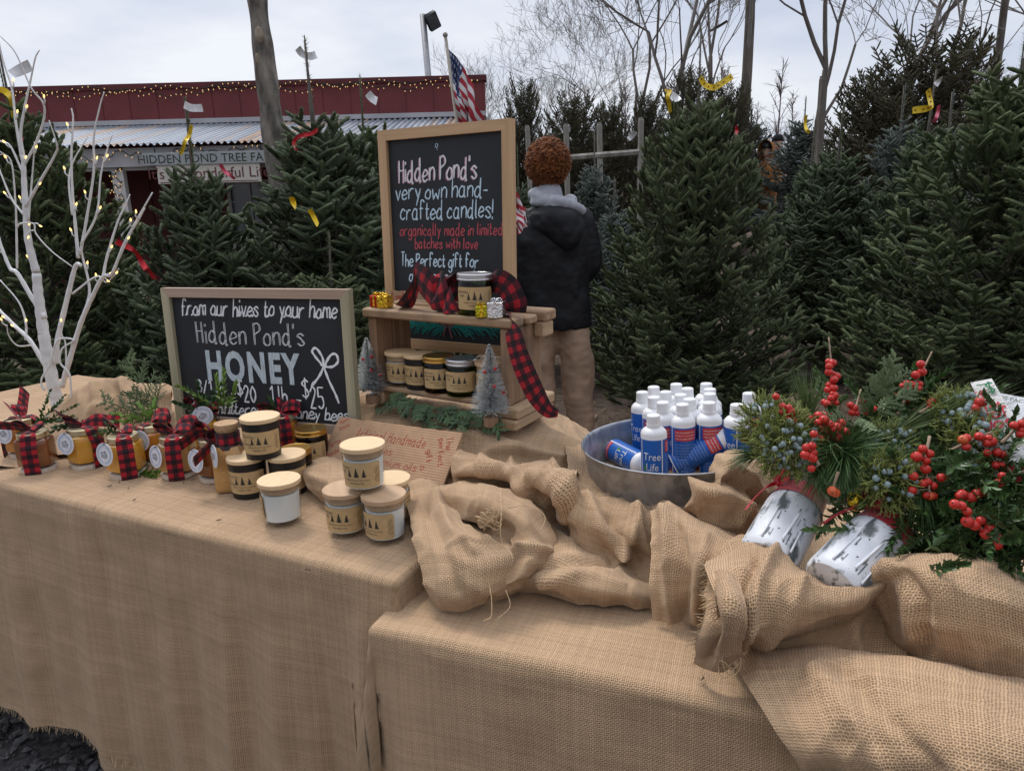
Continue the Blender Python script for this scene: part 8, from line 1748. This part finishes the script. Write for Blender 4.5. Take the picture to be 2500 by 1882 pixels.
wbranch(T(C(650, 1590), C(750, 1370), C(800, 1290), C(842, 1210)), .0050, .0018, -.06, -.10, ((.5, 2.6), (.72, 2.3)))
wbranch(T(cw2(490, 280), cw2(520, 130), cw2(470, -90), C(480, 1480)), .0056, .0030, -.03, -.02, ((.5, .4),))
wbranch(T(cw2(420, 160), cw2(560, 60), C(620, 1640), C(690, 1560)), .0040, .0018, -.02, -.06, ((.85, .3), (.5, .2)))
wbranch(T(C(100, 1320), C(120, 1300), C(195, 1300), C(210, 1360), C(300, 1460), C(420, 1550)), .0036, .0020, -.01, -.03, ((.4, .4), (.55, 2.9)))
wbranch(T(cw2(385, 600), cw2(380, 450), cw2(360, 400), cw2(350, 340)), .0034, .0016, -.02, -.03, ((.95, 1.0),))
mb = MB(); A = cr1([tuple(wp(cw2(*p), -.035)) for p in ((235, 690), (260, 720), (240, 660), (290, 570), (335, 430), (430, 430), (360, 480), (350, 560), (400, 620), (412, 700), (414, 800))], 6); mb.tube(A, .0028, 6); mb.build('cord', M_wcord, wt)
# ================================================================== TAGS AND TAPES ON THE FIRS
def tapemat(name, col):
    m = mat(name, col, .45, var=.10, vs=40); return m
M_ty, M_tr, M_tp, M_tw = tapemat('yellow_tape', (.72, .50, .02)), tapemat('red_tape', (.50, .02, .03)), tapemat('pink_tape', (.60, .10, .16)), tapemat('white_tag', (.70, .70, .71))
M_tdot = mat('tape_print', (.12, .06, .02), .6, var=0)
def tape(label, pts, Y, w_, m, dots=False, cat='tape', name='flagging_tape', group='coloured tapes and tags tied on the firs'):
    """ribbon of plastic tape through pixel points at distance Y"""
    P = [ay(x, y, Y+.03*math.sin(i*2.1)) for i, (x, y) in enumerate(pts)]; O = P[0]; C = [p-O for p in P]; wd = w_/FPX*Y*.5; W_ = []
    for i in range(len(C)):
        t = (C[min(i+1, len(C)-1)]-C[max(i-1, 0)]).normalized(); s = t.cross(Vector((.25*math.sin(i*1.7), -1, .25*math.cos(i*1.3)))).normalized(); W_.append(s*wd)
    mb = MB(); strip(mb, C, W_, 5, .002); o = mb.build(name, m, loc=O); tag(o, label, cat, group)
    if dots:
        mb = MB(); A = cr1([tuple(c) for c in C], 5)
        for k in range(1, len(A)-1, 3): mb.ball(Vector(A[k])+Vector((0, -.004, 0)), wd*.28, 6, sc=(1, .25, 1))
        mb.build('print', M_tdot, o)
    return o
tape('white tag on the leader of the fir behind the twig tree', [(28, 182), (48, 172), (74, 160)], 3.85, 24, M_tw, name='hang_tag', cat='tag')
tape('yellow tape at the far left edge behind the twig tree', [(-8, 218), (10, 222), (24, 236), (30, 262), (36, 290)], 3.8, 14, M_ty)
tape('pink tape hanging in the fir behind the twig tree', [(50, 320), (52, 340), (50, 358)], 3.6, 8, M_tp)
tape('white tag flying from the bare leader of the slim fir', [(450, 256), (468, 264), (494, 264)], 3.85, 17, M_tw, name='hang_tag', cat='tag')
tape('yellow tape twisting down the slim fir leader', [(468, 306), (462, 330), (452, 345), (446, 365), (440, 378)], 3.85, 9, M_ty, True)
tape('pink tape on the slim fir over the cream sign', [(538, 402), (548, 418), (560, 426), (574, 438)], 3.55, 9, M_tp)
tape('clear plastic tag on the tall fir leader', [(727, 118), (738, 132), (756, 138), (772, 134)], 4.1, 16, M_tw, name='hang_tag', cat='tag')
tape('red tape curling on the shoulder of the tall fir', [(775, 316), (762, 326), (742, 330), (726, 336), (718, 348), (724, 362), (736, 370)], 3.9, 9, M_tr)
tape('yellow tape hanging low on the tall fir', [(712, 482), (716, 494), (722, 506)], 3.5, 13, M_ty); tape('lower yellow tape end on the tall fir', [(756, 512), (766, 530), (776, 550)], 3.5, 11, M_ty)
tape('white tag on the fir behind the candle chalkboard', [(898, 228), (908, 240), (920, 248)], 4.6, 18, M_tw, name='hang_tag', cat='tag')
tape('red garland ribbon trailing down behind the honey chalkboard', [(284, 590), (305, 600), (322, 608), (336, 622), (346, 640), (356, 655), (366, 664), (378, 682)], 3.4, 13, M_tr)
tape('white tag with a point beside the left yellow tape of the biggest fir', [(1640, 230), (1650, 238), (1656, 246)], 4.2, 16, M_tw, name='hang_tag', cat='tag')
tape('yellow tape hanging left of the biggest fir leader', [(1624, 222), (1636, 220), (1630, 236), (1634, 256), (1636, 276)], 4.2, 9, M_ty, True)
tape('long yellow tape streaming right of the biggest fir leader', [(1710, 190), (1722, 208), (1742, 214), (1762, 204), (1788, 186)], 4.2, 14, M_ty, True)
tape('dark dry twig tip beside the top of the biggest fir', [(1731, 78), (1750, 68), (1776, 52)], 4.3, 6, M_barkd, name='dry_twig', cat='twig')
tape('small red tape on the right flank of the biggest fir', [(1796, 310), (1799, 318), (1796, 326)], 4.0, 9, M_tr)
tape('white flag of paper left of the biggest fir by the rail', [(1534, 340), (1542, 334), (1552, 322)], 5.2, 11, M_tw, name='hang_tag', cat='tag')
tape('yellow tape hanging on the fir behind the person in brown', [(1968, 282), (1966, 302), (1970, 318), (1978, 324)], 5.4, 8, M_ty)
tape('yellow tape folded like a tick on the tall right hand fir', [(2266, 220), (2270, 240), (2272, 260), (2258, 266), (2228, 270)], 5.1, 15, M_ty, True)
tape('white tag on the leader of the plank stand fir', [(2284, 208), (2292, 198), (2296, 190)], 5.2, 13, M_tw, name='hang_tag', cat='tag')
tape('pink red tape right of the yellow tick on the tall right hand fir', [(2292, 258), (2290, 274), (2286, 286), (2280, 300)], 5.0, 10, M_tp)
# ground timbers of the tree stands
W_plank = wood('dark_plank', (.060, .048, .040), (.030, .024, .021), 0, 8, .85)
def plank(label, x0, y0, x1, y1, h=.07, d=.12):
    a = az(x0, y0, .02); b = az(x1, y1, .02); ex = (b-a).normalized(); L_ = (b-a).length; mb = MB(); mb.box((0, 0, 0), (L_, d, h), bev=.006); o = mb.build('plank', W_plank, smooth=False, loc=(a.x, a.y, .013)); o.rotation_euler = (0, 0, math.atan2(ex.y, ex.x)); return tag(o, label, 'plank', 'dark timbers of the tree stand')
plank('long dark plank lying on the dirt under the fir on the plank stand', 1880, 938, 2150, 930); plank('dark plank slanting towards the viewer from the trunk foot', 2098, 945, 2230, 1010)
plank('short dark plank behind the biggest middle fir', 1935, 862, 2010, 862)
